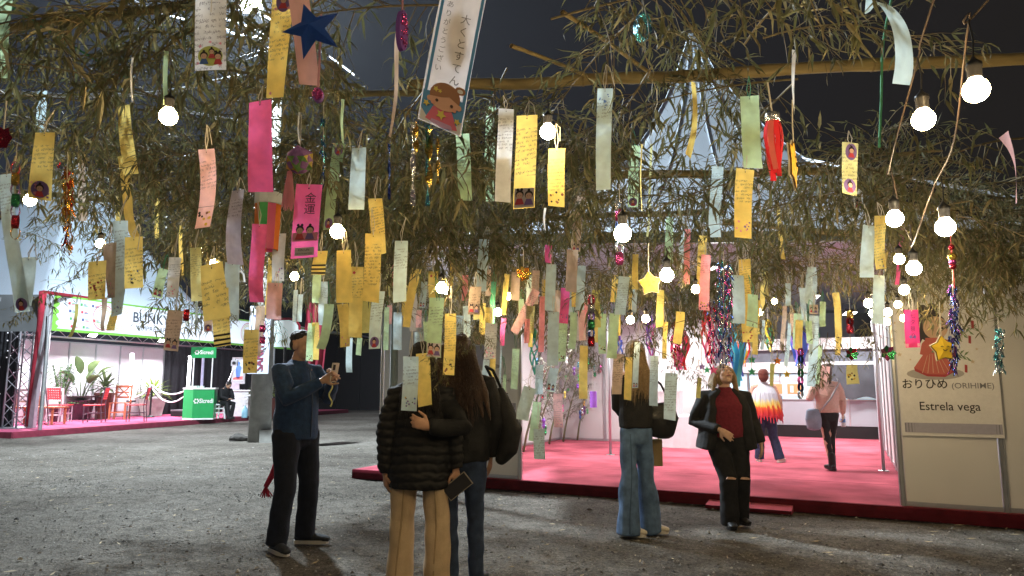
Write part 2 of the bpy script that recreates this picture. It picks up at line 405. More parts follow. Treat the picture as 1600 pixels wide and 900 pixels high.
# ------------------------------------------------------------------ pavilion on the right: carpeted platform, white panel walls, white tent above
pl = thing('carpet_platform', 'low platform covered with pink carpet, dark red skirt along its front edge', 'platform', pv(0, 0))
mb = MB(); mb.obox(pv(-.02, -.02, .112), PU*10.6, PN*13, Vector((0, 0, .010))); mb.build('carpet', CARPET, pl)
mb = MB()
v = []; K = 70
for i in range(K+1):                                         # slightly rippled skirt
    s = -.02+10.6*i/K; off = .012*noise.noise(Vector((s*2.1, 0, 0)))
    v += [tuple(pv(s, -.03+off, 0.0)), tuple(pv(s, -.035+off*.4, .065)), tuple(pv(s, -.03, .1215)), tuple(pv(s, .01, .1225))]
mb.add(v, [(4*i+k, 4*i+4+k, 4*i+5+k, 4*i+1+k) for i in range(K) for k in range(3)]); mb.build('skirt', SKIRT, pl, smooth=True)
for k in range(1, 6):
    mb = MB(); mb.obox(pv(0, 2.0*k-.4, .1222), PU*10.5, PN*.012, Vector((0, 0, .0012))); mb.build('carpet_seam', mat('seam_dark', (.26, .05, .075), .95), pl)
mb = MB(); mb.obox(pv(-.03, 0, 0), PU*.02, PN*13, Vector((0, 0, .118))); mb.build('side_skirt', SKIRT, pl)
c0 = gp(1172, 795); rp = thing('ramp', 'small pink carpeted ramp board at the edge of the platform', 'ramp', c0)
mb = MB(); w = PU*.85; d = PN*.36
o_ = c0 - w/2 - d/2
mb.add([o_, o_+w, o_+w+d, o_+d, o_+Vector((0, 0, .035)), o_+w+Vector((0, 0, .035)), o_+w+d+Vector((0, 0, .085)), o_+d+Vector((0, 0, .085))],
       [(0, 3, 2, 1), (4, 5, 6, 7), (0, 1, 5, 4), (1, 2, 6, 5), (2, 3, 7, 6), (3, 0, 4, 7)], 0)
mb.build('ramp_board', CARPET, rp)
mb = MB(); mb.obox(o_-PN*.006+Vector((0, 0, .001)), w, PN*.005, Vector((0, 0, .035))); mb.build('front_edge', SKIRT, rp)

ZB, ZT = .122, 2.62
def panel_wall(name, label, p0, du, dn, widths, cat='wall', z0=ZB, z1=ZT, mt=None, post=ALU):
    """row of laminate panels between aluminium posts"""
    th = thing(name, label, cat, p0); x = 0.0; zz = Vector((0, 0, 1))
    for k in range(len(widths)+1):
        mb = MB(); b = p0+du*x+zz*(z0)
        mb.lathe(b, [(.024, 0), (.024, z1-z0)], 8); 
        for a in range(4):
            ang = a*math.pi/2+.4; 
            mb.obox(b+Vector((math.cos(ang)*.02, math.sin(ang)*.02, 0)), Vector((math.cos(ang)*.012, math.sin(ang)*.012, 0)), Vector((-math.sin(ang)*.006, math.cos(ang)*.006, 0)), zz*(z1-z0-.002))
        mb.build('post', post, th, smooth=False)
        if k < len(widths):
            w = widths[k]
            mb = MB(); mb.obox(p0+du*(x+.03)+zz*(z0+.045)-dn*.004, du*(w-.06), dn*.008, zz*(z1-z0-.09)); mb.build('panel', mt or WHITEPANEL, th)
            mb = MB()
            mb.obox(p0+du*(x+.027)+zz*(z0+.002)-dn*.012, du*(w-.054), dn*.024, zz*.044)
            mb.obox(p0+du*(x+.027)+zz*(z1-.046)-dn*.012, du*(w-.054), dn*.024, zz*.044); mb.build('rail', post, th)
            x += w
    return th
panel_wall('panel_wall', 'white panel wall left of the carpeted entrance, carrying the white lettered poster behind the woman in the black coat', pv(.40, .06), PU, PN, [1.07, 1.08])
panel_wall('panel_wall', 'white panel wall right of the carpeted entrance, carrying the poster of the kimono princess', pv(6.73, .06), PU, PN, [.84, .86, .86, .86])
panel_wall('panel_wall', 'white side wall inside the pavilion behind the decorated bamboo plants', pv(.48, .2), PN, PU, [1.0]*6)
panel_wall('panel_wall', 'white back wall inside the pavilion behind the cloth covered table', pv(.48, 6.25), PU, PN, [1.0, 1.0, 1.3])
panel_wall('panel_wall', 'white partition seen edge on inside the entrance beside the slim pole', pv(6.83, 1.2), (PN*1-PU*.03).normalized(), PU, [1.05]*7)
def pole(p, z1, label, r=.022):
    t = thing('upright_pole', label, 'pole', p)
    mb = MB(); mb.lathe(p+Vector((0, 0, .012)), [(r, 0), (r, z1-p.z-.012)], 10); mb.build('tube', ALU, t, smooth=True)
    mb = MB(); mb.lathe(p, [(.07, 0), (.07, .008), (.03, .014)], 12); mb.build('base_plate', ALU, t)
pole(gp(954, 711, .122), 2.6, 'slim aluminium pole standing on the pink carpet left of the woman in jeans')
pole(gp(1381, 736, .122), 2.6, 'slim aluminium pole on the carpet at the right edge of the entrance')
# far reception counters behind the carpet
BKN = 9.25
bw = thing('reception_booth', 'grey booth front with a row of bluish lit windows at the back of the pavilion', 'booth', pv(3.3, BKN))
zz = Vector((0, 0, 1))
mb = MB(); mb.obox(pv(3.2, BKN, .125), PU*4.2, PN*.05, zz*.26); mb.build('plinth', BLACKP, bw)
GLASSLIT = emit('lit_window_glass', (.50, .68, .74), .75)
for k in range(6):
    s = 3.25+k*.70
    mb = MB(); mb.obox(pv(s+.012, BKN-.01, .39), PU*.676, PN*.04, zz*.55); mb.build('lower_panel', GREYPANEL, bw)
    if k < 5:
        mb = MB(); mb.obox(pv(s+.03, BKN+.02, .965), PU*.64, PN*.012, zz*.56); mb.build('window_pane', GLASSLIT, bw)
    mb = MB(); mb.obox(pv(s-.012, BKN-.015, .39), PU*.022, PN*.045, zz*1.16); mb.build('mullion', ALU, bw)
mb = MB(); mb.obox(pv(3.2, BKN-.03, .942), PU*4.2, PN*.06, zz*.02); mb.build('sill', ALU, bw)
mb = MB(); mb.obox(pv(3.2, BKN-.05, 1.555), PU*4.2, PN*.12, zz*.24); mb.build('white_fascia', WHITEPANEL, bw)
mb = MB(); mb.obox(pv(3.2, BKN+.0, 1.80), PU*4.2, PN*.1, zz*.27); mb.build('dark_band', mat('slate_grey', (.14, .15, .18), .5), bw)
mb = MB(); mb.obox(pv(3.2, BKN-.1, 2.07), PU*4.2, PN*.3, zz*.25); mb.build('upper_beam', WHITEPANEL, bw)
for (s, c, sz) in ((4.35, (.75, .32, .14), .26), (4.78, (.75, .32, .14), .26)):
    mb = MB(); mb.obox(pv(s, BKN-.002, 1.03), PU*(sz+.1), PN*-.006, zz*.44, 0); mb.obox(pv(s+.02, BKN-.012, 1.08), PU*(sz+.06), PN*-.004, zz*.22, 1); mb.obox(pv(s+.08, BKN-.018, 1.11), PU*.07, PN*-.003, zz*.15, 0)
    mb.obox(pv(s+.05, BKN-.012, 1.36), PU*(sz), PN*-.003, zz*.02, 2); mb.obox(pv(s+.05, BKN-.012, 1.41), PU*(sz*.8), PN*-.003, zz*.015, 2)
    mb.build('notice_sheet', [flat('notice_white', (.8, .82, .82)), flat('notice_orange', c), flat('notice_grey', (.35, .38, .42))], bw)
tp = thing('tarpaulin', 'dark grey tarpaulin hung over the right part of the booth front', 'tarpaulin', pv(5.75, BKN-.15))
v = []; K = 16
for i in range(K+1):
    for j in range(7):
        s = 5.72+1.1*i/K; z = 1.0+.72*j/6+(.03*math.sin(i*.8) if j == 0 else 0); v.append(tuple(pv(s, BKN-.16+.035*noise.noise(Vector((s*3, z*2, 1))), z - .0*i)))
mb = MB(); mb.add(v, [(i*7+j, i*7+7+j, i*7+8+j, i*7+j+1) for i in range(K) for j in range(6)]); mb.build('sheet', mat('dark_grey_tarp', (.055, .058, .068), .6, var=.25, scale=3, bump=.3, bscale=9), tp, smooth=True)
# table with white cloth in front of the white back wall
tb = thing('cloth_table', 'long table under a white cloth reaching the carpet, at the white back wall', 'table', pv(2.7, 5.6))
o_ = pv(2.55, 5.35, .125); K = 40
mb = MB(); v = []
per = [(0, 0)] + [(i/14, 0) for i in range(1, 15)] + [(1, j/6) for j in range(1, 7)] + [(1-i/14, 1) for i in range(1, 15)] + [(0, 1-j/6) for j in range(1, 6)]
for (a, b) in per:
    fx, fy = a-.5, b-.5; rp_ = .03*noise.noise(Vector((a*9, b*9, 0)))
    top = o_+PU*(1.25*a)+PN*(.55*b)
    out = (PU*fx*.16+PN*fy*.16)
    v += [tuple(top+zz*.60), tuple(top+out*.3+zz*.57), tuple(top+out*.7+PU*rp_+PN*rp_+zz*.28), tuple(top+out*1.1+PU*rp_*1.6+PN*rp_*1.6)]
n = len(per); mb.add(v, [(4*i+k+1, 4*((i+1) % n)+k+1, 4*((i+1) % n)+k, 4*i+k) for i in range(n) for k in range(3)] + [tuple(4*i for i in range(n))])
mb.build('tablecloth', mat('white_cloth', (.75, .74, .77), .85, var=.04, bump=.2, bscale=12), tb, smooth=False)
bx = thing('white_box', 'white box lying on the cloth covered table by the back wall', 'box', pv(2.9, 5.5, .725)); mb = MB(); mb.obox(pv(2.75, 5.45, .726), PU*.5, PN*.3, zz*.42); mb.build('carton', flat('white_card', (.78, .78, .8)), bx)
mb = MB(); mb.obox(pv(2.74, 5.44, 1.147), PU*.52, PN*.32, zz*.03); mb.build('lid', flat('white_card', (.78, .78, .8)), bx)
# inside lamps
LEDW = emit('led_white', (1.0, .98, .97), 26)
def floodlight(p, aim, label, sz=.26, group=None):
    t = thing('floodlight', label, 'lamp', p, group); a = (Vector(aim)-p).normalized(); sx = a.cross(Vector((0, 0, 1))).normalized(); sy = sx.cross(a)
    mb = MB(); mb.obox(p - sx*sz/2 - sy*sz*.4 - a*.05, sx*sz, sy*sz*.8, a*.05)
    for k in range(5): mb.obox(p - sx*sz*.42 + sx*sz*.2*k - sy*sz*.35 - a*.075, sx*.01, sy*sz*.7, a*.026)
    mb.build('housing', BLACKP, t)
    mb = MB(); mb.obox(p - sx*sz*.43 - sy*sz*.33 + a*.001, sx*sz*.86, sy*sz*.66, a*.004); mb.build('lens', LEDW, t)
    mb = MB(); mb.tube([p+sx*sz*.54, p+sx*sz*.54+zz*.2, p-sx*sz*.54+zz*.2, p-sx*sz*.54], .01, 6); mb.build('bracket', BLACKP, t)
for i, (s, n, z) in enumerate(PAV_LAMPS):
    p = pv(s, n, z+.06); floodlight(p, p - Vector((0, .25, 1)), ['white floodlight over the decorated bamboo plants', 'white floodlight hung over the middle of the entrance', 'white floodlight over the cloth covered table', 'white floodlight over the carpet behind the walking women', 'bright floodlight at the right end of the far booth', 'white floodlight over the left end of the far booth'][i])
# tent over the pavilion
tent = thing('pagoda_tent', 'large white pagoda tent with a tall pointed peak over the pavilion', 'tent', (3.7, 13.7, 0))
def tent_roof(cx, cy, half, ze, zp, rot=0.0, N=16, M_=14, power=2.1, skirt=.3):
    v = []; f = []
    for k in range(M_+1):
        r = 1-k/M_; hh = max(half*r, .05)
        z = ze + (zp-ze)*((1-r)**power*.78 + (1-r)*.22)
        for e in range(4):
            for i in range(N):
                t = i/N*2-1; sag = -.16*math.sin(math.pi*i/N)*r*(1 if r > .1 else 0)*half/5*(1-(1-r))
                p = [(t, -1), (1, t), (-t, 1), (-1, -t)][e]
                x, y = p[0]*hh, p[1]*hh; c, s_ = math.cos(rot), math.sin(rot)
                v.append((cx+x*c-y*s_, cy+x*s_+y*c, z+sag*.6))
    n = 4*N
    for k in range(M_):
        for i in range(n): f.append((k*n+i, k*n+(i+1) % n, (k+1)*n+(i+1) % n, (k+1)*n+i))
    b = len(v)
    for i in range(n): p = v[i]; v.append((p[0], p[1], p[2]-skirt))
    for i in range(n): f.append((b+i, b+(i+1) % n, (i+1) % n, i))
    mb = MB(); mb.add(v, f); return mb
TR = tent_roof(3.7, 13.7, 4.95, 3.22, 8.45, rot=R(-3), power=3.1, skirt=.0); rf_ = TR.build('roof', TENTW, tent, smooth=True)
for i in range(0, 64, 4):
    mb = MB(); mb.tube([Vector(TR.v[k*64+i])+Vector((0, -.004, .006)) for k in range(15)], .008, 4); mb.build('seam', TENTW, rf_)
mb = MB()
for e in range(4):
    c = [(-1, -1), (1, -1), (1, 1), (-1, 1)]; a, b = c[e], c[(e+1) % 4]
    def rr(p, z): x, y = p[0]*4.95, p[1]*4.95; t = R(-3); return Vector((3.7+x*math.cos(t)-y*math.sin(t), 13.7+x*math.sin(t)+y*math.cos(t), z))
    mb = MB(); mb.bar(rr(a, 3.15), rr(b, 3.15), .08, .14); mb.build('eave_beam', mat('tent_steel', (.24, .30, .30), .5, .2), tent)
    mb = MB(); p = rr(a, .0); mb.lathe(p, [(.05, 0), (.05, 3.12)], 10); mb.build('leg', mat('tent_steel', (.24, .30, .30), .5, .2), tent)
for k in range(4):
    q0 = rr([(-1, -1), (1, -1), (1, 1), (-1, 1)][k], 3.18); mb = MB(); mb.bar(q0, Vector((3.7, 13.7, 6.2)), .05, .05); mb.build('rafter', ALU, tent)

mb = MB(); K = 60; v = []
for i in range(K+1):
    a_ = rr((1, 1), 0).lerp(rr((-1, 1), 0), i/K); off = .05*math.sin(i*1.7)+.03*math.sin(i*.6)
    v += [(a_.x, a_.y+off-.06, .02), (a_.x, a_.y+off*.5-.06, 1.6), (a_.x, a_.y-.06, 3.14)]
mb.add(v, [(3*i+k, 3*i+1+k, 3*i+4+k, 3*i+3+k) for i in range(K) for k in range(2)]); mb.build('rear_wall', TENTW, tent, smooth=True)
# ------------------------------------------------------------------ posters (flat prints, each a sheet hung on a panel)
def poster(label, s0, s1, z0, z1, tilt=0.0):
    t = thing('poster', label, 'poster', pv((s0+s1)/2, 0.0, z0)); return t
GP = dict(pink=flat('print_kimono_red', (.50, .12, .10)), dark=flat('print_hair', (.035, .03, .035)), skin=flat('print_skin', (.62, .42, .30)), white=flat('poster_white', (.78, .77, .78), .45),
          grey=flat('print_grey', (.22, .22, .25)), lav=flat('print_lavender', (.42, .41, .52)), green=flat('print_green', (.16, .24, .13)), star=flat('print_beige_star', (.62, .52, .40)), shade=flat('print_oval', (.40, .38, .38)), dred=flat('print_dark_red', (.38, .05, .06)))
def frame_on_wall(s, z, off): return pv(s, .06-.005-off, z)
def orihime():
    S0, S1, Z0, Z1 = 6.765, 7.60, .80, 2.12
    t = poster('white poster of a princess in a red kimono above large dark lettering', S0, S1, Z0, Z1)
    mb = MB(); o = frame_on_wall(S0, Z0, .026)
    K = 12; v = []
    for i in range(K+1):
        for j in range(3): v.append(tuple(o+PU*((S1-S0)*i/K)+zz*((Z1-Z0)*j/2)-PN*(.010*(i/K)**3)))
    mb.add(v, [(i*3+j, i*3+3+j, i*3+4+j, i*3+j+1) for i in range(K) for j in range(2)]); mb.build('sheet', GP['white'], t)
    Wd = S1-S0; H = Z1-Z0
    def P(u, w, d=0.0): return o+PU*(u*Wd)+zz*(w*H)-PN*(.004+d+.010*u**3)
    def shape(name, pts, m, d=0.0):
        mb = MB(); mb.add([P(u, w, d) for u, w in pts], [tuple(range(len(pts)))]); return mb.build(name, GP[m], t)
    A = H/Wd
    def ell(cx, cy, rx, ry=None, n=22, a0=0, a1=2*math.pi):
        ry = rx/A if ry is None else ry
        full = abs(a1-a0-2*math.pi) < 1e-6
        return [(cx+rx*math.cos(a0+(a1-a0)*i/(n if full else n-1)), cy+ry*math.sin(a0+(a1-a0)*i/(n if full else n-1))) for i in range(n)]
    mb = MB(); mb.add([P(.03, .025), P(.985, .025), P(.985, .095), P(.03, .095)], [(0, 1, 2, 3)]); mb.build('stripe_band', GP['lav'], t)
    mb = MB()
    for k in range(30): u = .035+k*.0317; mb.add([P(u, .028, .001), P(u+.009, .028, .001), P(u+.009, .092, .001), P(u, .092, .001)], [(0, 1, 2, 3)])
    mb.build('stripe', GP['grey'], t)
    P0_ = P
    def P(u, w, d=0.0): return P0_(u-.12, w, d)
    shape('ground_oval', ell(.50, .455, .29, .045), 'shade', .0005)
    shape('trailing_hair', [(.30, .83), (.40, .82), (.42, .74), (.36, .66), (.28, .65), (.33, .70)], 'dark', .001)
    shape('hair', ell(.50, .80, .155, .115), 'dark', .0015)
    shape('hair_bun', ell(.43, .925, .05, .045), 'dark', .0012); shape('hair_bun', ell(.53, .94, .045, .04), 'dark', .0012)
    shape('face', ell(.54, .795, .125, .085), 'skin', .002)
    for u in (.50, .61): shape('eye', ell(u, .79, .012), 'dark', .0025)
    shape('mouth', [(.54, .755), (.57, .752), (.585, .757), (.57, .748)], 'dred', .0025)
    shape('kimono_skirt', [(.42, .62), (.58, .61), (.70, .50), (.70, .47), (.60, .43), (.42, .435), (.30, .475), (.29, .50)], 'pink', .0018)
    shape('skirt_hem', [(.29, .50), (.30, .475), (.42, .435), (.60, .43), (.70, .47), (.70, .485), (.60, .448), (.42, .452)], 'dred', .0024)
    for k in range(6):
        u = .37+k*.055; mb = MB(); mb.add([P(.44+k*.022, .60, .0026), P(.444+k*.022, .60, .0026), P(u+.006, .46, .0026), P(u, .46, .0026)], [(0, 1, 2, 3)]); mb.build('pleat', GP['skin'], t)
    shape('kimono_body', [(.43, .72), (.62, .72), (.60, .61), (.42, .62)], 'pink', .0022)
    shape('sash', [(.42, .64), (.60, .63), (.595, .605), (.42, .615)], 'green', .0027)
    shape('sleeve', [(.45, .72), (.39, .68), (.36, .60), (.43, .585), (.52, .64)], 'pink', .0028); shape('sleeve', [(.60, .715), (.70, .69), (.74, .64), (.66, .625), (.57, .655)], 'pink', .0028)
    for (u0, w0, u1, w1) in ((.62, .67, .95, .80), (.60, .63, .84, .57)):
        mb = MB(); mb.add([P(u0, w0, .003), P(u0, w0-.006, .003), P(u1, w1-.004, .003), P(u1, w1, .003)], [(0, 1, 2, 3)])
        for k in range(9):
            f = .2+.09*k; u, w = u0+(u1-u0)*f, w0+(w1-w0)*f; sg = 1 if k % 2 else -1
            mb.add([P(u, w, .003), P(u+.03, w+sg*.014, .003), P(u+.055, w+sg*.034, .003), P(u+.02, w+sg*.026, .003)], [(0, 1, 2, 3)])
        mb.build('bamboo_sprig', GP['green'], t)
    for (u, w) in ((.86, .73), (.80, .52), (.66, .54), (.90, .84)): shape('paper_strip', [(u, w), (u+.025, w-.005), (u+.02, w-.06), (u-.005, w-.055)], 'dred', .0033)
    for (u, w, r) in ((.22, .69, .022), (.15, .60, .03), (.88, .54, .026), (.93, .63, .018), (.26, .56, .014), (.12, .84, .02), (.35, .53, .012)):
        shape('star', [(u+x*r, w+y*r/A) for x, y in star2()], 'star', .001)
    P = P0_
    mb = MB(); letter(mb, 'おりひめ', P(.265, .375, .001), PU, zz, .105, width=.38, bold=.012); mb.build('lettering', GP['dark'], t)
    mb = MB(); letter(mb, '(ORIHIME)', P(.74, .365, .001), PU, zz, .075, width=.34, bold=.003); mb.build('lettering', GP['grey'], t)
    mb = MB(); letter(mb, 'Estrela vega', P(.495, .215, .001), PU, zz, .115, width=.50, bold=.004); mb.build('lettering', GP['dark'], t)
orihime()
def altair():
    S0, S1, Z0, Z1 = 1.42, 2.53, .95, 2.2
    t = poster('white poster with dark lettering partly hidden behind the long haired women', S0, S1, Z0, Z1)
    o = frame_on_wall(S0, Z0, .026); Wd = S1-S0; H = Z1-Z0
    mb = MB(); mb.add([o, o+PU*Wd, o+PU*Wd+zz*H, o+zz*H], [(0, 1, 2, 3)]); mb.build('sheet', GP['white'], t)
    def P(u, w, d=0.0): return o+PU*(u*Wd)+zz*(w*H)-PN*(.003+d)
    mb = MB(); mb.add([P(.02, .02), P(.98, .02), P(.98, .09), P(.02, .09)], [(0, 1, 2, 3)]); mb.build('stripe_band', GP['lav'], t)
    mb = MB()
    for k in range(36): u = .025+k*.0265; mb.add([P(u, .023, .001), P(u+.008, .023, .001), P(u+.008, .087, .001), P(u, .087, .001)], [(0, 1, 2, 3)])
    mb.build('stripe', GP['grey'], t)
    mb = MB(); letter(mb, 'ひこぼし', P(.30, .325, .001), PU, zz, .10, width=.40, bold=.01); mb.build('lettering', GP['dark'], t)
    mb = MB(); letter(mb, '(HIKOBOSHI)', P(.745, .315, .001), PU, zz, .075, width=.42, bold=.003); mb.build('lettering', GP['grey'], t)
    mb = MB(); letter(mb, 'Estrela Altair', P(.58, .175, .001), PU, zz, .12, width=.66, bold=.004); mb.build('lettering', GP['dark'], t)
    A = H/Wd
    def shape(name, pts, m, d=0.0): mb = MB(); mb.add([P(u, w, d) for u, w in pts], [tuple(range(len(pts)))]); mb.build(name, GP[m], t)
    E = lambda cx, cy, r, ry=None: [(cx+r*math.cos(i*.2856), cy+(ry or r/A)*math.sin(i*.2856)) for i in range(22)]
    shape('ground_oval', E(.5, .46, .28, .04), 'shade', .0005); shape('robe', [(.36, .47), (.64, .47), (.60, .68), (.40, .68)], 'lav', .001)
    shape('hair', E(.5, .79, .13, .105), 'dark', .0012); shape('face', E(.5, .77, .105, .08), 'skin', .0018); shape('hair_bun', E(.5, .905, .04), 'dark', .0012)
    for u in (.46, .55): shape('eye', E(u, .77, .010), 'dark', .0023)
altair()
# ------------------------------------------------------------------ left booth: platform, truss, white walls, sign, furniture
bp_ = thing('carpet_platform', 'pink carpeted platform of the brightly lit booth on the left', 'platform', bv(0, 0))
mb = MB(); mb.obox(bv(-.6, -.02, .118), BV*16, BM*8, zz*.03); mb.build('carpet', mat('magenta_carpet', (.50, .10, .19), .95, var=.12, scale=2, bump=.3, bscale=150, spec=.05), bp_)
mb = MB(); v = []; K = 40
for i in range(K+1):
    t_ = -.62+16.04*i/K; off = .02*noise.noise(Vector((t_*1.3, 3, 0)))
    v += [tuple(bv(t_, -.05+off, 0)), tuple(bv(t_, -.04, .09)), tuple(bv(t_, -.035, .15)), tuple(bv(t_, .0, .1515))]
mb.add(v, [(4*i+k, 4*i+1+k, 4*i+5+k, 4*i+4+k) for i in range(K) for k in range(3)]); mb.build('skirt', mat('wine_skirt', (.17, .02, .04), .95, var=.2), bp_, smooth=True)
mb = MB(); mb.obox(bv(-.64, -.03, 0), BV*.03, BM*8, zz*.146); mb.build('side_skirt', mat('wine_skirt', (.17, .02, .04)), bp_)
c0 = gp(285, 661); rp = thing('ramp', 'small red ramp board in front of the lit booth with the green counter', 'ramp', c0)
mb = MB(); o_ = c0+Vector((-.55, .1, .005)); w = BV*1.5; d = -BM*.75
mb.add([o_, o_+w, o_+w+d, o_+d, o_+zz*.11, o_+w+zz*.11, o_+w+d+zz*.03, o_+d+zz*.03], [(3, 2, 1, 0), (7, 6, 5, 4), (4, 5, 1, 0), (5, 6, 2, 1), (6, 7, 3, 2), (7, 4, 0, 3)]); mb.build('ramp_board', CARPET, rp)
WP2 = mat('booth_white_panel', (.74, .72, .76), .45, var=.03, scale=3)
panel_wall('panel_wall', 'white back wall of the lit booth behind the plants and red chairs', bv(1.2, 4.0), BV, BM, [1.03]*7, z0=.15, z1=2.68, mt=WP2)
panel_wall('panel_wall', 'white end wall of the lit booth left of the black curtain', bv(8.41, 4.0), BM, BV, [1.0]*2, z0=.15, z1=2.66, mt=WP2)
tt = thing('overhead_truss', 'silver truss beam along the top of the booth wall', 'truss', bv(1.0, 3.7, 2.8))
for dz in (0, .22):
    for dm in (0, .22): mb = MB(); mb.tube([bv(.6, 3.5+dm, 2.78+dz), bv(13, 3.5+dm, 2.78+dz)], .022, 6); mb.build('chord', ALU, tt)
mb = MB()
for k in range(40):
    a, b = bv(.6+k*.31, 3.5, 2.78), bv(.6+(k+1)*.31, 3.5, 3.0)
    if k % 2: a, b = bv(.6+k*.31, 3.5, 3.0), bv(.6+(k+1)*.31, 3.5, 2.78)
    mb.tube([a, b], .01, 5)
mb.build('web_bars', ALU, tt)
cu = thing('black_curtain', 'black curtain wall behind the green counter and the seated man', 'curtain', bv(8.6, 4.1))
v = []; K = 120
for i in range(K+1):
    t_ = 8.5+6.6*i/K; off = .05*math.sin(i*.9)+.03*math.sin(i*2.3)
    for z in (.15, 1.5, 2.75): v.append(tuple(bv(t_, 4.05+off, z)))
mb = MB(); mb.add(v, [(3*i+k, 3*i+1+k, 3*i+4+k, 3*i+3+k) for i in range(K) for k in range(2)]); mb.build('drape', BLACKCLOTH, cu, smooth=True)
cu = thing('black_curtain', 'black sequin dotted curtain at the far left behind the truss tower', 'curtain', bv(-.5, .9))
v = []; K = 60; A0, A1 = at(-40, 600, 19.6), at(27, 600, 19.2)
for i in range(K+1):
    p = A0.lerp(A1, i/K); off = .05*math.sin(i*1.1)
    for z in (0.02, 1.4, 3.0): v.append((p.x, p.y+off, z))
mb = MB(); mb.add(v, [(3*i+k, 3*i+3+k, 3*i+4+k, 3*i+1+k) for i in range(K) for k in range(2)]); mb.build('drape', BLACKCLOTH, cu, smooth=True)
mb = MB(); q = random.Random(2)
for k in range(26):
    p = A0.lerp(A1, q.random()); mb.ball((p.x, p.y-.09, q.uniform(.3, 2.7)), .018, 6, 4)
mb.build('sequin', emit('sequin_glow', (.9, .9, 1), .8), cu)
def lattice_tower(p, w, z0, z1, label, mt):
    t = thing('truss_tower', label, 'truss', p)
    cs = [(-w/2, -w/2), (w/2, -w/2), (w/2, w/2), (-w/2, w/2)]
    for (x, y) in cs: mb = MB(); mb.tube([p+Vector((x, y, z0)), p+Vector((x, y, z1))], .022, 8); mb.build('chord', mt, t, smooth=True)
    n = int((z1-z0)/w*1.15)
    for k in range(n):
        a = z0+(z1-z0)*k/n; b = z0+(z1-z0)*(k+1)/n
        mb = MB()
        for e in range(4):
            q0, q1 = cs[e], cs[(e+1) % 4]
            if k % 2: q0, q1 = q1, q0
            mb.tube([p+Vector((*q0, a)), p+Vector((*q1, b))], .011, 5, cap=False)
        mb.build('brace', mt, t)
    mb = MB(); mb.box(p+Vector((0, 0, z0-.01)), (w*2.2, w*2.2, .02)); mb.build('base_plate', mt, t)
lattice_tower(Vector((at(28, 600, 18.9).x, 18.9, 0)), .36, .17, 3.0, 'silver lattice truss tower at the left end of the booth', mat('dull_steel', (.30, .30, .33), .45, .6))
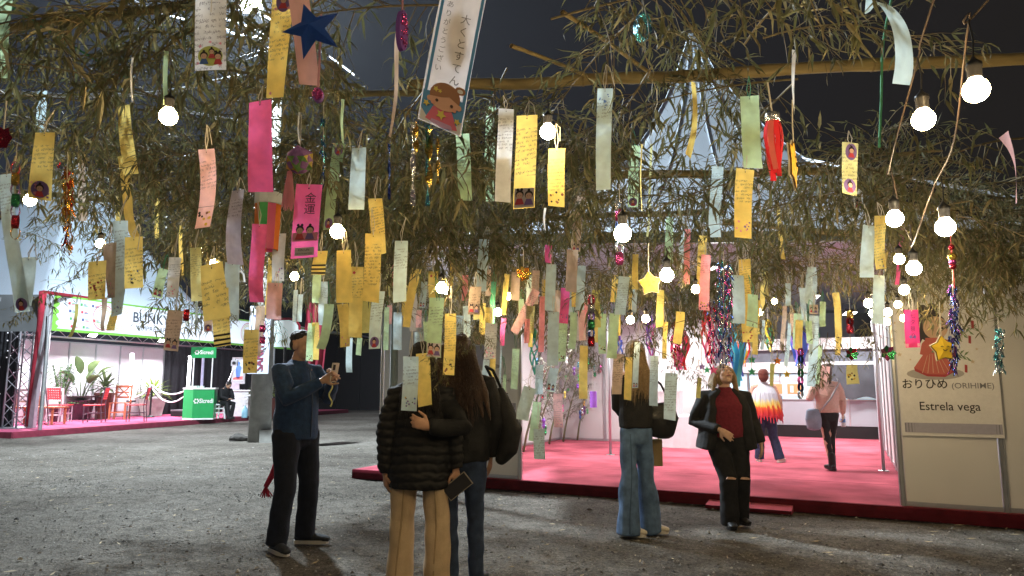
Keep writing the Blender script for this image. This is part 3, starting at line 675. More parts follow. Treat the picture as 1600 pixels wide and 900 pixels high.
# sign banner with a green border
def sign(label, t0, t1, z0, z1, copies):
    th = thing('banner', label, 'banner', bv(t0, -.05, z0)); v = []; K = 48
    def P(t, z, d=0.0): return bv(t, -.05-d+.02*noise.noise(Vector((t*1.1, z*1.5, 4))), z)
    for i in range(K+1):
        for j in range(7): v.append(tuple(P(t0+(t1-t0)*i/K, z0+(z1-z0)*j/6)))
    mb = MB(); mb.add(v, [(7*i+j, 7*i+7+j, 7*i+8+j, 7*i+j+1) for i in range(K) for j in range(6)][::1])
    mb.build('sheet', mat('banner_white', (.62, .72, .78), .5, var=.03, scale=2, trans=.35), th, smooth=True)
    gm = flat('banner_green', (.20, .48, .07))
    def strip(name, a, b, c, d, m, dd=.008):
        mb = MB(); n = 30
        for i in range(n):
            x0, x1 = a+(b-a)*i/n, a+(b-a)*(i+1)/n; mb.add([P(x0, c, dd), P(x1, c, dd), P(x1, d, dd), P(x0, d, dd)], [(0, 1, 2, 3)])
        mb.build(name, m, th)
    strip('border', t0, t1, z0, z0+.07, gm); strip('border', t0, t1, z1-.05, z1, gm)
    mb = MB(); pts = [(t0, z0+.07)]+[(t0+.14+.06*math.sin(k*1.9), z0+.07+(z1-z0-.12)*k/14) for k in range(15)]+[(t0, z1-.05)]
    for k in range(len(pts)-1):
        if 0 < k < len(pts)-2: (a, b), (c, d) = pts[k], pts[k+1]; mb.add([P(t0, b, .009), P(a, b, .009), P(c, d, .009), P(t0, d, .009)], [(0, 1, 2, 3)])
    mb.build('border', gm, th)
    cols = [flat('logo_red', (.55, .08, .10)), flat('logo_green', (.10, .35, .12)), flat('logo_navy', (.08, .10, .25)), flat('logo_gold', (.60, .52, .18))]
    zc = (z0+z1)/2; q = random.Random(4)
    def ring(t, z, r, w, m):
        mb = MB(); n = 36
        for i in range(n):
            a, b = 2*math.pi*i/n, 2*math.pi*(i+1)/n
            mb.add([P(t+r*math.cos(a), z+r*math.sin(a), .011), P(t+r*math.cos(b), z+r*math.sin(b), .011), P(t+(r-w)*math.cos(b), z+(r-w)*math.sin(b), .011), P(t+(r-w)*math.cos(a), z+(r-w)*math.sin(a), .011)], [(0, 1, 2, 3)])
        mb.build('ring_emblem', m, th)
    for (t, ) in copies:
        for (dr, m) in ((0, cols[0]), (.055, cols[3]), (.11, cols[3])): ring(t-1.15, zc, .36-dr, .022, m)
        for (dr, m) in ((0, cols[3]), (.055, cols[3]), (.11, cols[3])): ring(t-.62, zc+.02, .36-dr, .022, m)
        put_t = t+.75
        def lt(body, tt_, z, h, w, m, bold):
            vs, fs = text2d(body, 'CENTER', bold); ww = max(p[0] for p in vs)-min(p[0] for p in vs); mb = MB()
            mb.add([P(tt_+x*w/ww, z+y*h, .012) for x, y in vs], fs); mb.build('lettering', m, th)
        lt('BUNKYO', put_t, zc+.10, .42, 1.75, flat('sign_ink', (.06, .07, .09)), .012); lt('EMPRESARIAL', put_t+.05, zc-.2, .20, 1.45, flat('sign_ink', (.06, .07, .09)), 0)
    def swatch(a, z, w_, h_, m):
        mb = MB(); mb.add([P(a, z, .011), P(a+w_, z, .011), P(a+w_, z+h_, .011), P(a, z+h_, .011)], [(0, 1, 2, 3)]); mb.build('sponsor_mark', m, th)
    for r_ in range(4):
        for c_ in range(3):
            if c_ == 2 and r_ % 2: continue
            a, z = t0+.42+c_*.36+.04*r_, z1-.22-.2*r_; m = cols[(r_*2+c_) % 3]
            swatch(a, z, .07, .07, m)
            for k in range(2): swatch(a+.10, z+.035*k, .13-.04*k, .018, cols[(r_+c_+k) % 3])
sign('long white sponsor banner with green border and large black capitals above the lit booth', .15, 12.2, 2.66, 3.60, [(2.85,), (9.1,)])
gb = thing('banner', 'dark grey banner with faint marks at the far left beside the long white banner', 'banner', Vector((-14.2, 17.85, 2.6)))
v = []; K = 24
for i in range(K+1):
    for j in range(6): x = -16.4+4.35*i/K; z = 2.62+.94*j/5; v.append((x, 17.8+.03*noise.noise(Vector((x*2, z*2, 0))), z))
mb = MB(); mb.add(v, [(6*i+j, 6*i+6+j, 6*i+7+j, 6*i+j+1) for i in range(K) for j in range(5)]); mb.build('sheet', mat('grey_banner', (.11, .115, .12), .5, var=.12, scale=2, bump=.3, bscale=4), gb, smooth=True)
mb = MB()
for k, (x, z, w) in enumerate(((-13.35, 3.1, .25), (-13.35, 2.78, .14), (-13.15, 3.38, .18))):
    mb.add([(x, 17.75, z), (x+w, 17.75, z), (x+w, 17.75, z+.1), (x, 17.75, z+.1)], [(0, 1, 2, 3)])
mb.add([(-15.6, 17.752, 2.85), (-13.5, 17.752, 3.14), (-13.5, 17.752, 3.17), (-15.6, 17.752, 2.88)], [(0, 1, 2, 3)])
mb.build('faint_mark', flat('faint_mark', (.28, .28, .30)), gb)
# leaning corner post with red cloth wound round it
cp = thing('tent_post', 'grey leaning corner post wound with red cloth, left of the white banner', 'post', gp(48, 676))
a, b = gp(49, 677), at(73, 458, 17.7)
mb = MB(); mb.bar(a, b, .13, .13, up=Vector((0, 1, 0))); mb.build('post', mat('grey_post', (.36, .37, .40), .5), cp)
mb = MB(); d = (b-a); mb.tube([a+Vector((-.11, -.05, .02)), a+d*.25+Vector((-.10, -.06, 0)), a+d*.5+Vector((-.08, -.07, 0)), a+d*.8+Vector((-.03, -.09, 0)), b+Vector((-.02, -.11, .02))], [.035, .04, .05, .07, .09], 8); mb.build('red_cloth', mat('red_cloth', (.30, .018, .035), .85, var=.25, scale=12, bump=.3), cp, smooth=True)
mb = MB(); mb.tube([b+Vector((-.1, 0, .03)), at(88, 459, 17.7), at(140, 466, 19.6)], .045, 6); mb.build('red_trim', mat('red_cloth', (.50, .03, .06)), cp)
mb = MB(); mb.tube([b+Vector((.12, -.1, -.6)), a+d*.5+Vector((.2, -.1, 0)), gp(74, 672)+zz*.3, gp(75, 676)], .015, 5); mb.build('cable', WIREB, cp)
# tents above the booth
tn = thing('pagoda_tent', 'pale blue white tent roof rising behind the long white banner', 'tent', bv(5, 5))
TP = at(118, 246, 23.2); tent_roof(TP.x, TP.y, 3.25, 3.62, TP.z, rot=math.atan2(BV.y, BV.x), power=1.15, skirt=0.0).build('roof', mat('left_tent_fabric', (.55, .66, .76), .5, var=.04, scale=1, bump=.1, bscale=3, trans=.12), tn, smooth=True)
for (t_, m_) in ((.2, .1), (9.8, .1)):
    mb = MB(); p = bv(t_, m_, .15); mb.lathe(p, [(.05, 0), (.05, 3.4)], 10); mb.build('leg', ALU, tn)
tn = thing('canopy_roof', 'low white canopy roof behind the far end of the long white banner', 'tent', bv(13, 3))
mb = MB(); v = []; 
for i in range(13):
    for j in range(5): v.append(tuple(bv(10.2+.75*i, .15+1.8*j, 3.62+.55*math.sin(math.pi*j/4*.5)+.05*math.sin(i))))
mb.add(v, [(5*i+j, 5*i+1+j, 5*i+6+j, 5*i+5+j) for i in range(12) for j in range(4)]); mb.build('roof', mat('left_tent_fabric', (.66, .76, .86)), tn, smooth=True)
mb = MB(); mb.lathe(bv(19, .15, 0), [(.05, 0), (.05, 3.6)], 10); mb.build('leg', ALU, tn)
# booth lamps
for i, (t_, m_) in enumerate(BOOTH_LAMPS):
    p = bv(t_, m_, 2.93) + Vector((.2, -.1, 0)); floodlight(p, p+Vector((2.0, -.6, -2.2)), ['white floodlight on the booth truss above the left red chair', 'white floodlight on the booth truss above the broad leaved plant', 'white floodlight on the booth truss beside the black curtain'][i], .34)
TUBE = emit('tube_white', (.93, .97, 1.0), 9)
def led_tube(p, q, label):
    t = thing('light_tube', label, 'lamp', p); d = q-p
    mb = MB(); mb.tube([p, q], .05, 8); mb.build('tube', TUBE, t, smooth=True)
    mb = MB(); mb.box(p+Vector((0, .04, -.04)), (.22, .2, .05)); mb.build('foot', BLACKP, t)
    mb = MB(); mb.bar(p+Vector((0, .08, 0)), q+Vector((0, .08, 0)), .09, .03, up=Vector((0, 1, 0))); mb.build('backing', ALU, t)
p = at(293, 609, 26.6); led_tube(p, at(297, 556, 26.6), 'tall upright white light tube before the black curtain')
p = at(204, 625, 24.4); led_tube(p, at(206, 552, 24.4), 'slim upright white light tube between the plants')
# ------------------------------------------------------------------ furniture on the left booth
def on(px, py): return gp(px, py, .15)
def on_at(px, Y): return Vector(((px-800)/FPX*Y*.985, Y, .15))
REDW = mat('red_weave', (.66, .06, .07), .6, var=.18, scale=30, bump=.5, bscale=70)
def metal_chair(label, p, rz, frame, seatm):
    t = thing('chair', label, 'chair', (0, 0, 0)); r = .014
    for (x, y) in ((-.2, -.2), (.2, -.2)): mb = MB(); mb.tube([(x, y, 0), (x*.96, y, .45)], r, 7); mb.build('leg', frame, t)
    for x in (-.2, .2): mb = MB(); mb.tube([(x, .24, 0), (x, .2, .45), (x, .22, .62), (x, .28, .93)], r, 7); mb.build('leg', frame, t)
    mb = MB(); mb.box((0, -.01, .465), (.43, .43, .03)); mb.build('seat', seatm, t)
    bk = None
    for k in range(5):
        z = .64+k*.062; mb = MB(); mb.box((0, .235+.19*(z-.64), z), (.39, .014, .05)); 
        bk = mb.build('back_band', seatm, t)
    for k in range(6): x = -.165+.066*k; mb = MB(); mb.bar((x, .222, .61), (x, .29, .92), .028, .012, up=Vector((1, 0, 0))); mb.build('back_slat', seatm, t)
    mb = MB(); mb.tube([(-.2, .28, .93), (.2, .28, .93)], r, 7); mb.build('top_rail', frame, t)
    mb = MB(); mb.tube([(-.19, -.2, .22), (.19, -.2, .22)], .009, 6); mb.tube([(-.2, -.2, .25), (-.2, .22, .25)], .009, 6); mb.tube([(.2, -.2, .25), (.2, .22, .25)], .009, 6); mb.build('stretcher', frame, t)
    t.location = p; t.rotation_euler.z = rz; return t
def wood_chair(label, p, rz, m):
    t = thing('chair', label, 'chair', (0, 0, 0))
    for x in (-.2, .2):
        mb = MB(); mb.bar((x, -.2, 0), (x, -.2, .45), .045, .045, up=Vector((0, 1, 0))); mb.build('leg', m, t)
        mb = MB(); mb.bar((x, .2, 0), (x, .27, .98), .045, .045, up=Vector((0, 1, 0))); mb.build('leg', m, t)
    mb = MB()
    for k in range(5): mb = MB(); mb.box((0, -.18+.09*k, .465), (.46, .08, .025)); mb.build('seat_slat', m, t)
    for z, h in ((.62, .05), (.93, .07), (.76, .035)): mb = MB(); mb.box((0, .225+.07*(z-.45), z), (.36, .024, h)); mb.build('back_rail', m, t)
    for a, b in (((-.15, .64), (.15, .92)), ((.15, .64), (-.15, .92))): mb = MB(); mb.bar((a[0], .24, a[1]), (b[0], .262, b[1]), .03, .016, up=Vector((0, 1, 0))); mb.build('cross_bar', m, t)
    for y in (-.2, .2): mb = MB(); mb.box((0, y, .2), (.38, .025, .035)); mb.build('stretcher', m, t)
    t.location = p; t.rotation_euler.z = rz; return t
LIL = mat('pale_metal_frame', (.50, .42, .48), .4, .3); DRKF = mat('dark_metal_frame', (.10, .06, .08), .4, .3)
sc = 1.12
for (lab, px, py, rz, fr) in (('red woven chair behind the leaning post, seen from behind', 43, 660, 3.3, LIL), ('red woven chair with pale legs right of the leaning post', 92, 662, 3.0, LIL),
                              ('red chair with dark legs turned sideways at the far end of the table', 146, 662, -1.3, DRKF), ('red sided dark metal chair beside the wooden chair', 212, 661, -1.25, DRKF)):
    c = metal_chair(lab, on(px, py-2), rz, fr, REDW); c.scale = (sc, sc, sc)
c = wood_chair('reddish wooden chair with a crossed back beside the plants', on(186, 655), .2, WOOD); c.scale = (1.15,)*3
c = wood_chair('low wooden chair partly hidden behind the leaning post', on(66, 658), 2.6, WOOD); c.scale = (.95,)*3
def table(label, p, w, d, h, m):
    t = thing('table', label, 'table', p)
    mb = MB(); mb.box(p+Vector((0, 0, h-.02)), (w, d, .04)); mb.build('table_top', m, t)
    for x in (-1, 1):
        for y in (-1, 1): mb = MB(); mb.bar(p+Vector((x*(w/2-.06), y*(d/2-.06), 0)), p+Vector((x*(w/2-.06), y*(d/2-.06), h-.041)), .045, .045, up=Vector((0, 1, 0))); mb.build('leg', m, t)
table('dark topped table between the red woven chairs and the plants', on(118, 655), 1.9, .9, .76, mat('dark_table', (.06, .03, .03), .35))
table('low wooden slatted table behind the leaning post', on_at(60, 20.7), 1.3, .7, .5, WOOD)
for i, (px, lab) in enumerate(((44, 'white plastic garden chair behind the left red chair'), (90, 'white plastic garden chair behind the table'))):
    t = wood_chair(lab, on_at(px, 20.9+i*1.2), math.pi+.2, PLASTW)
    t.scale = (1.05,)*3
# potted plants
LEAFG = mat('plant_green', (.06, .13, .035), .45, var=.4, scale=5, spec=.4, trans=.2); LEAFL = mat('plant_bright_green', (.17, .25, .05), .45, var=.35, scale=5, trans=.25); LEAFD = mat('plant_olive', (.10, .15, .06), .5, var=.3, scale=5, trans=.2)
def blade(mb, p, d, l, w, droop, n=6, m=0, cup=.25):
    d = Vector(d).normalized(); side = d.cross(Vector((0, 0, 1)))
    side = side.normalized() if side.length > .05 else Vector((1, 0, 0)); v = []
    pos = Vector(p); dd = d.copy()
    for i in range(n+1):
        f = i/n; ww = w*math.sin(math.pi*min(1, f*.93+.07))**.8; up = side.cross(dd).normalized()
        v += [tuple(pos-side*ww+up*ww*cup), tuple(pos), tuple(pos+side*ww+up*ww*cup)]
        dd = (dd + Vector((0, 0, -droop/n))).normalized(); pos = pos + dd*(l/n)
    mb.add(v, [(3*i+k, 3*i+k+1, 3*i+k+4, 3*i+k+3) for i in range(n) for k in range(2)], m)
def pot(t, p, r0, r1, h, m, sq=False):
    mb = MB()
    if sq: mb.lathe(p, [(r0*1.3, 0), (r1*1.3, h), (r1*1.16, h), (r1*1.16, h-.06)], 4)
    else: mb.lathe(p, [(r0, 0), (r1*.97, h-.08), (r1*1.05, h-.08), (r1*1.05, h), (r1*.9, h), (r1*.9, h-.06)], 20)
    mb.build('pot', m, t, smooth=False)
    mb = MB(); mb.lathe(p+Vector((0, 0, h-.07)), [(r1*.88*(1.25 if sq else 1), 0), (r1*.88*(1.25 if sq else 1), .01)], 4 if sq else 20); mb.build('soil', mat('soil', (.04, .03, .02), .95), t)
def plant(label, p, pr, ph, kind, lm, pm, seed, sq=False):
    q = random.Random(seed); t = thing('potted_plant', label, 'plant', p); pot(t, p, pr*.72, pr, ph, pm, sq); b = p+Vector((0, 0, ph-.05))
    if kind == 'broad':                                        # few big paddle leaves on stalks
        for k in range(11):
            a = k*2.4+q.random()*.5; tilt = .25+.5*q.random(); top = b+Vector((math.cos(a)*tilt*.75, math.sin(a)*tilt*.75, .55+.45*q.random()))
            st = MB(); st.tube([b+Vector((math.cos(a)*.05, math.sin(a)*.05, 0)), b.lerp(top, .55)+Vector((0, 0, .06)), top], [.02, .015, .01], 5); st.build('stem', lm, t)
            lf = MB(); blade(lf, top, (math.cos(a)*tilt*1.3, math.sin(a)*tilt*1.3, 1.0), .62+.15*q.random(), .155, .9, 7); lf.build('leaf', lm, t, smooth=True)
        mb = MB()
        for k in range(160): a = q.random()*6.28; blade(mb, b+Vector((math.cos(a)*pr*.7*q.random(), math.sin(a)*pr*.7*q.random(), 0)), (math.cos(a), math.sin(a), .9), .28, .035, 1.6, 4)
        mb.build('undergrowth', LEAFG, t, kind='stuff')
    elif kind == 'spiky':
        for k in range(46):
            a = k*2.399; e = .25+1.5*(k/46); lf = MB(); blade(lf, b+Vector((0, 0, .1+.15*(1-k/46))), (math.cos(a)*e, math.sin(a)*e, 1.25-.5*k/46), .62+.2*q.random(), .042, 1.1, 6); lf.build('leaf', lm, t, smooth=True)
    elif kind == 'palm':
        for k in range(7):
            a = k*2.4; top = b+Vector((math.cos(a)*.3, math.sin(a)*.3, .9+.5*q.random())); st = MB(); st.tube([b, b.lerp(top, .6)+Vector((0, 0, .12)), top], [.018, .012, .008], 5); st.build('stem', lm, t)
            lf = MB()
            for j in range(14): f = .35+.65*j/13; c = b.lerp(top, f)+Vector((0, 0, .1*math.sin(f*3))); w = a+(1.2 if j % 2 else -1.2); blade(lf, c, (math.cos(w), math.sin(w), .35), .34, .03, 1.2, 4)
            lf.build('frond', lm, t, smooth=True)
    return t
PURP = mat('glazed_purple_pot', (.14, .05, .09), .3, var=.15); BROWNP = mat('brown_pot', (.16, .05, .04), .5); GREYP = mat('concrete_planter', (.52, .50, .47), .85, var=.12, bump=.2)
plant('broad paddle leaved plant in a purple pot behind the table', on(124, 655), .42, .62, 'broad', LEAFD, PURP, 1)
plant('tall feathery palm behind the broad leaved plant', on_at(92, 22.3), .3, .5, 'palm', LEAFG, PURP, 2)
plant('spiky green plant in a tall brown pot behind the wooden chair', on_at(161, 23.9), .30, .86, 'spiky', LEAFD, BROWNP, 3)
plant('bright green spiky plant in a square pale planter by the stanchion', on(236, 650), .40, .62, 'spiky', LEAFL, GREYP, 4, True)
p_ = gp(414, 653, .1); plant('leafy green plant in a brown pot right of the concrete pole', p_, .4, .7, 'spiky', LEAFL, BROWNP, 5)
# stanchion with white chains
def stanchion(px, py, label):
    p = on(px, py); t = thing('stanchion', label, 'stanchion', p)
    mb = MB(); mb.lathe(p, [(.16, 0), (.15, .03), (.04, .08)], 14); mb.build('base', BLACKP, t); mb = MB(); mb.lathe(p+zz*.08, [(.03, 0), (.03, .98), (.045, 1.0), (.03, 1.06)], 10); mb.build('post', BLACKP, t); return p
s1 = stanchion(234, 652, 'black stanchion holding white ropes by the pale planter')
def rope(a, b, sag, label):
    t = thing('barrier_rope', label, 'rope', (a+b)/2); pts = [a.lerp(b, i/14)-zz*(sag*4*(i/14)*(1-i/14)) for i in range(15)]
    mb = MB(); mb.tube(pts, [.022+.008*(i % 2) for i in range(15)], 6); mb.build('rope', PLASTW, t)
CT = on(311, 655)
rope(s1+zz*1.12, CT+Vector((-.5, .2, 1.0)), .25, 'upper white rope from the stanchion to the green counter'); rope(s1+zz*1.05, CT+Vector((-.5, .2, .88)), .42, 'lower white rope from the stanchion to the green counter')
rope(s1+zz*1.12, on(205, 655)+zz*.7, .1, 'short white rope on the left of the stanchion'); rope(at(380, 620, 25), at(392, 617, 25.2), .02, 'short white rope at the far side by the concrete pole')
# green counter with sign
gc = thing('promo_counter', 'green promotional counter with a white logo and a green overhead sign', 'counter', CT)
SG = mat('promo_green', (.015, .32, .085), .45, var=.05); wpr = flat('promo_white', (.8, .82, .8))
c = CT; fa = Vector((.97, .24, 0)).normalized(); fb = Vector((-.24, .97, 0))
cor = [c-fa*.5-fb*.1, c-fa*.15-fb*.42, c+fa*.48-fb*.34, c+fa*.48+fb*.3, c-fa*.5+fb*.3]
mb = MB(); n = len(cor); mb.add([p+zz*.05 for p in cor]+[p+zz*.98 for p in cor], [(i, (i+1) % n, n+(i+1) % n, n+i) for i in range(n)]+[tuple(range(n))[::-1], tuple(range(n, 2*n))]); mb.build('body', SG, gc)
for (z, h, e) in ((0.0, .05, 1.0), (.98, .05, 1.06)):
    mb = MB(); cc = [c+(p-c)*e for p in cor]; mb.add([p+zz*z for p in cc]+[p+zz*(z+h) for p in cc], [(i, (i+1) % n, n+(i+1) % n, n+i) for i in range(n)]+[tuple(range(n))[::-1], tuple(range(n, 2*n))]); mb.build('trim', wpr, gc)
fv = (cor[2]-cor[1]).normalized(); fn = Vector((fv.y, -fv.x, 0))
def logo(o, ax, h, w, off):
    mb = MB(); letter(mb, 'Sicredi', o+ax*(w*.16)+off, ax, zz, h, width=w*.74, bold=.02); mb.build('lettering', wpr, gc)
    mb = MB()
    for k in range(6): a = k*math.pi/3; cx, cz = math.cos(a)*h*.32, math.sin(a)*h*.32; mb.add([o-ax*(w*.38)+ax*(cx+x*h*.14)+zz*(cz+y*h*.14)+off for x, y in disc2(1, 8)], [tuple(range(8))])
    mb.build('petal_emblem', wpr, gc)
logo((cor[1]+cor[2])/2+zz*.60, fv, .2, .56, fn*.006)
pp = [c-fa*.28+fb*.1, c+fa*.3+fb*.1]
for p in pp: mb = MB(); mb.lathe(p+zz*1.03, [(.022, 0), (.022, 1.02)], 8); mb.build('sign_post', PLASTW, gc)
mb = MB(); mb.lathe(c+fb*.12+zz*1.03, [(.045, 0), (.045, 1.0)], 8); mb.build('sign_post', mat('lilac_post', (.40, .36, .52), .4), gc)
mb = MB(); mb.obox(c-fa*.38+fb*.07+zz*2.02, fa*.78, fb*.06, zz*.36); mb.build('sign_board', SG, gc)
logo(c+fa*.02+fb*.06+zz*2.2, fa, .18, .56, -fb*.005)
mb = MB(); q = random.Random(3)
for k in range(5): mb.box(c+fa*q.uniform(-.3, .3)+fb*q.uniform(-.2, .1)+zz*1.06, (.1, .08, .06))
mb.build('leaflet_pile', flat('leaflet', (.5, .6, .55)), gc)
# stool, desk, screens near the seated man
stp = on(346, 654)
t = thing('stool', 'white square stool under the seated man', 'stool', stp)
mb = MB(); mb.box(stp+Vector((0, 0, .47)), (.42, .42, .04)); mb.build('seat', PLASTW, t)
for x in (-.17, .17):
    for y in (-.17, .17): mb = MB(); mb.bar(stp+Vector((x*1.1, y*1.1, 0)), stp+Vector((x, y, .45)), .05, .05, up=Vector((0, 1, 0))); mb.build('leg', PLASTW, t)
for z in (.2, .34): mb = MB(); mb.box(stp+Vector((0, -.18, z)), (.31, .02, .035)); mb.box(stp+Vector((-.18, 0, z)), (.02, .31, .035)); mb.build('stretcher', PLASTW, t)
dk = on(372, 651); t = thing('small_desk', 'pale small desk with a laptop at the black curtain', 'desk', dk)
mb = MB(); mb.box(dk+Vector((0, .25, .45)), (.62, .4, .88)); mb.build('cabinet', mat('pale_desk', (.55, .58, .60), .5), t); mb = MB(); mb.box(dk+Vector((0, .23, .92)), (.78, .5, .04)); mb.build('desk_top', PLASTW, t)
lp = dk+Vector((-.2, .2, .94)); t2 = thing('laptop', 'open laptop with pale lid on the small desk', 'laptop', lp)
mb = MB(); mb.box(lp+Vector((0, 0, .012)), (.34, .24, .02)); mb.build('keyboard_base', ALU, t2); mb = MB(); mb.box(lp+Vector((-.02, -.1, .14)), (.34, .012, .24), Matrix.Rotation(R(12), 3, 'X')); mb.build('lid', mat('laptop_lilac', (.55, .48, .56), .4), t2)
sp = at(373, 579, 26.3); t = thing('display_screen', 'upright grey framed display showing a blue and red picture', 'screen', sp)
mb = MB(); mb.box(sp, (.50, .05, .98)); mb.build('frame', mat('screen_frame', (.42, .44, .46), .4), t)
mb = MB(); mb.box(sp+Vector((0, -.028, .02)), (.38, .01, .78)); mb.build('screen', emit('screen_glow', (.42, .50, .58), .55), t)
mb = MB(); o_ = sp+Vector((0, -.036, 0))
mb.prism([(-.06, -.3), (.06, -.3), (.09, 0), (.12, .1), (.05, .2), (-.06, .2), (-.1, .05)], o_, Vector((1, 0, 0)), zz, .002); mb.prism(disc2(.06, 10, c=(0, .26)), o_, Vector((1, 0, 0)), zz, .002); mb.build('picture_figure', emit('screen_blue', (.06, .16, .55), .5), t)
mb = MB(); mb.prism([(-.18, -.34), (.18, -.34), (.18, -.2), (-.18, -.26)], o_, Vector((1, 0, 0)), zz, .002); mb.build('picture_band', emit('screen_red', (.55, .10, .10), .5), t)
mb = MB(); mb.tube([sp+Vector((0, .05, -.49)), Vector((sp.x, sp.y+.05, .17))], .03, 8); mb.box(Vector((sp.x, sp.y+.05, .165)), (.5, .4, .02)); mb.build('stand', BLACKP, t)
tp_ = on(338, 652)+Vector((0, .6, 0)); t = thing('camera_stand', 'slanted selfie camera arm with a small lit camera behind the seated man', 'stand', tp_)
mb = MB(); mb.tube([tp_, tp_+Vector((-.02, 0, .9)), tp_+Vector((.3, 0, 1.75))], [.03, .025, .018], 8); mb.build('arm', ALU, t)
mb = MB(); mb.box(tp_+Vector((.32, -.04, 1.9)), (.22, .1, .2)); mb.box(tp_+Vector((.30, -.04, 2.03)), (.1, .08, .06)); mb.build('camera_body', mat('camera_grey', (.4, .42, .45), .4), t)
mb = MB(); mb.lathe(tp_+Vector((.32, -.095, 1.9)), [(.06, 0), (.06, .03)], 14, axis=Vector((0, -1, 0))); mb.build('lens', BLACKP, t)
bt = on(382, 653); t = thing('water_bottle', 'pale blue water jug on the carpet beside the desk', 'bottle', bt)
mb = MB(); mb.lathe(bt, [(.09, 0), (.10, .03), (.10, .28), (.05, .36), (.035, .38), (.035, .42)], 12); mb.build('jug', mat('jug_blue', (.30, .55, .70), .3), t, smooth=True); mb = MB(); mb.lathe(bt+zz*.42, [(.04, 0), (.04, .04)], 10); mb.build('cap', PLASTW, t)
bk = on(279, 651); t = thing('flight_case', 'low black equipment case on the carpet before the curtain', 'case', bk)
mb = MB(); mb.box(bk+Vector((0, .3, .1)), (.62, .5, .18)); mb.build('case_body', BLACKP, t); mb = MB(); mb.box(bk+Vector((0, .3, .215)), (.64, .52, .045)); mb.build('lid', mat('case_grey', (.16, .16, .17), .4), t)
# ------------------------------------------------------------------ concrete pole with SANITARIO sign and the high floodlight
cpb = gp(405, 690); t = thing('utility_pole', 'tall weathered concrete utility pole standing on the gravel', 'pole', cpb)
def pole_at(z): return Vector((cpb.x+.0*z, cpb.y, z))
mb = MB(); mb.lathe(cpb, [(.255, 0), (.19, 4), (.14, 9.5)], 20); mb.build('shaft', CONC, t, smooth=True)
mb = MB(); mb.box(cpb+Vector((.42, -.05, .14)), (.62, .55, .28)); mb.build('footing_block', CONC, t)
mb = MB(); mb.tube([cpb+Vector((0, 0, 9.3)), Vector((FLOOD.x+.1, FLOOD.y+.3, FLOOD.z-.05)), FLOOD+Vector((0, .12, 0))], .04, 8); mb.build('lamp_arm', mat('dull_steel', (.30, .30, .33)), t)
fl = thing('floodlight', 'dazzling white floodlight high on the concrete pole at the top edge', 'lamp', FLOOD)
mb = MB(); mb.box(FLOOD+Vector((0, .08, .03)), (.48, .16, .34)); mb.build('housing', BLACKP, fl)
mb = MB(); mb.box(FLOOD+Vector((0, -.005, -.02)), (.42, .02, .26)); mb.build('lens', emit('flood_white', (.88, .95, 1), 60), fl)
# wiring bundles lit by the floodlight
q = random.Random(8)
def cable(name, label, pts, r, m, cat='cable', group=None, sub=5):
    P = [Vector(p) for p in pts]; o = []
    for i in range(len(P)-1):
        for k in range(sub):
            f = k/sub; p0 = P[max(i-1, 0)]; p1 = P[i]; p2 = P[i+1]; p3 = P[min(i+2, len(P)-1)]
            o.append(.5*((2*p1)+(p2-p0)*f+(2*p0-5*p1+4*p2-p3)*f*f+(3*p1-p0-3*p2+p3)*f**3))
    o.append(P[-1]); mb = MB(); mb.tube(o, r, 5); ob = mb.build(name, m, smooth=True); part_at(ob, P[0]); tag(ob, label, cat, group); return ob
WIREW = mat('white_cable', (.62, .66, .72), .5, var=.05)
cable('twisted_cable', 'white twisted cable sagging across the upper left toward the floodlight', [at(-10, 142, 6), at(130, 150, 6.6), at(260, 143, 7.5), at(330, 128, 8.5), at(405, 112, 9.5)], .022, WIREW)
cable('twisted_cable', 'second white cable just under the first in the upper left', [at(230, 168, 7), at(300, 176, 7.6), at(372, 188, 9)], .016, WIREW)
cable('twisted_cable', 'white cable looping below the floodlight', [at(340, 28, 12), at(385, 42, 12.5), at(420, 62, 12.8), at(372, 55, 12.6), at(345, 45, 12)], .03, WIREW)
cable('twisted_cable', 'white cable running from the floodlight to the upper left', [at(190, -8, 8), at(250, 20, 9), at(310, 36, 11), at(400, 58, 12.7)], .018, WIREW)
cable('twisted_cable', 'white cable dropping from the floodlight toward the centre', [at(415, 25, 12.7), at(470, 60, 11), at(520, 92, 10), at(560, 122, 9)], .018, WIREW)
cable('green_cord', 'green cord stretched diagonally across the upper left', [at(16, 10, 3.2), at(110, 70, 3.4), at(210, 128, 3.6)], .006, GREENCORD, 'cord')
cable('green_cord', 'green cord hanging beside the curled pale strip at the upper right', [at(1394, -5, 3.4), at(1380, 70, 3.4), at(1377, 160, 3.5), at(1374, 230, 3.5)], .007, GREENCORD, 'cord')
for i in range(5):
    cable('thin_wire', 'thin dark wire crossing the sky at the upper left', [at(-10, q.uniform(0, 130), 5), at(200, q.uniform(20, 150), 6), at(430, q.uniform(60, 190), 8)], .006, mat('grey_wire', (.10, .11, .14), .5), 'wire', 'thin wires in the upper left')
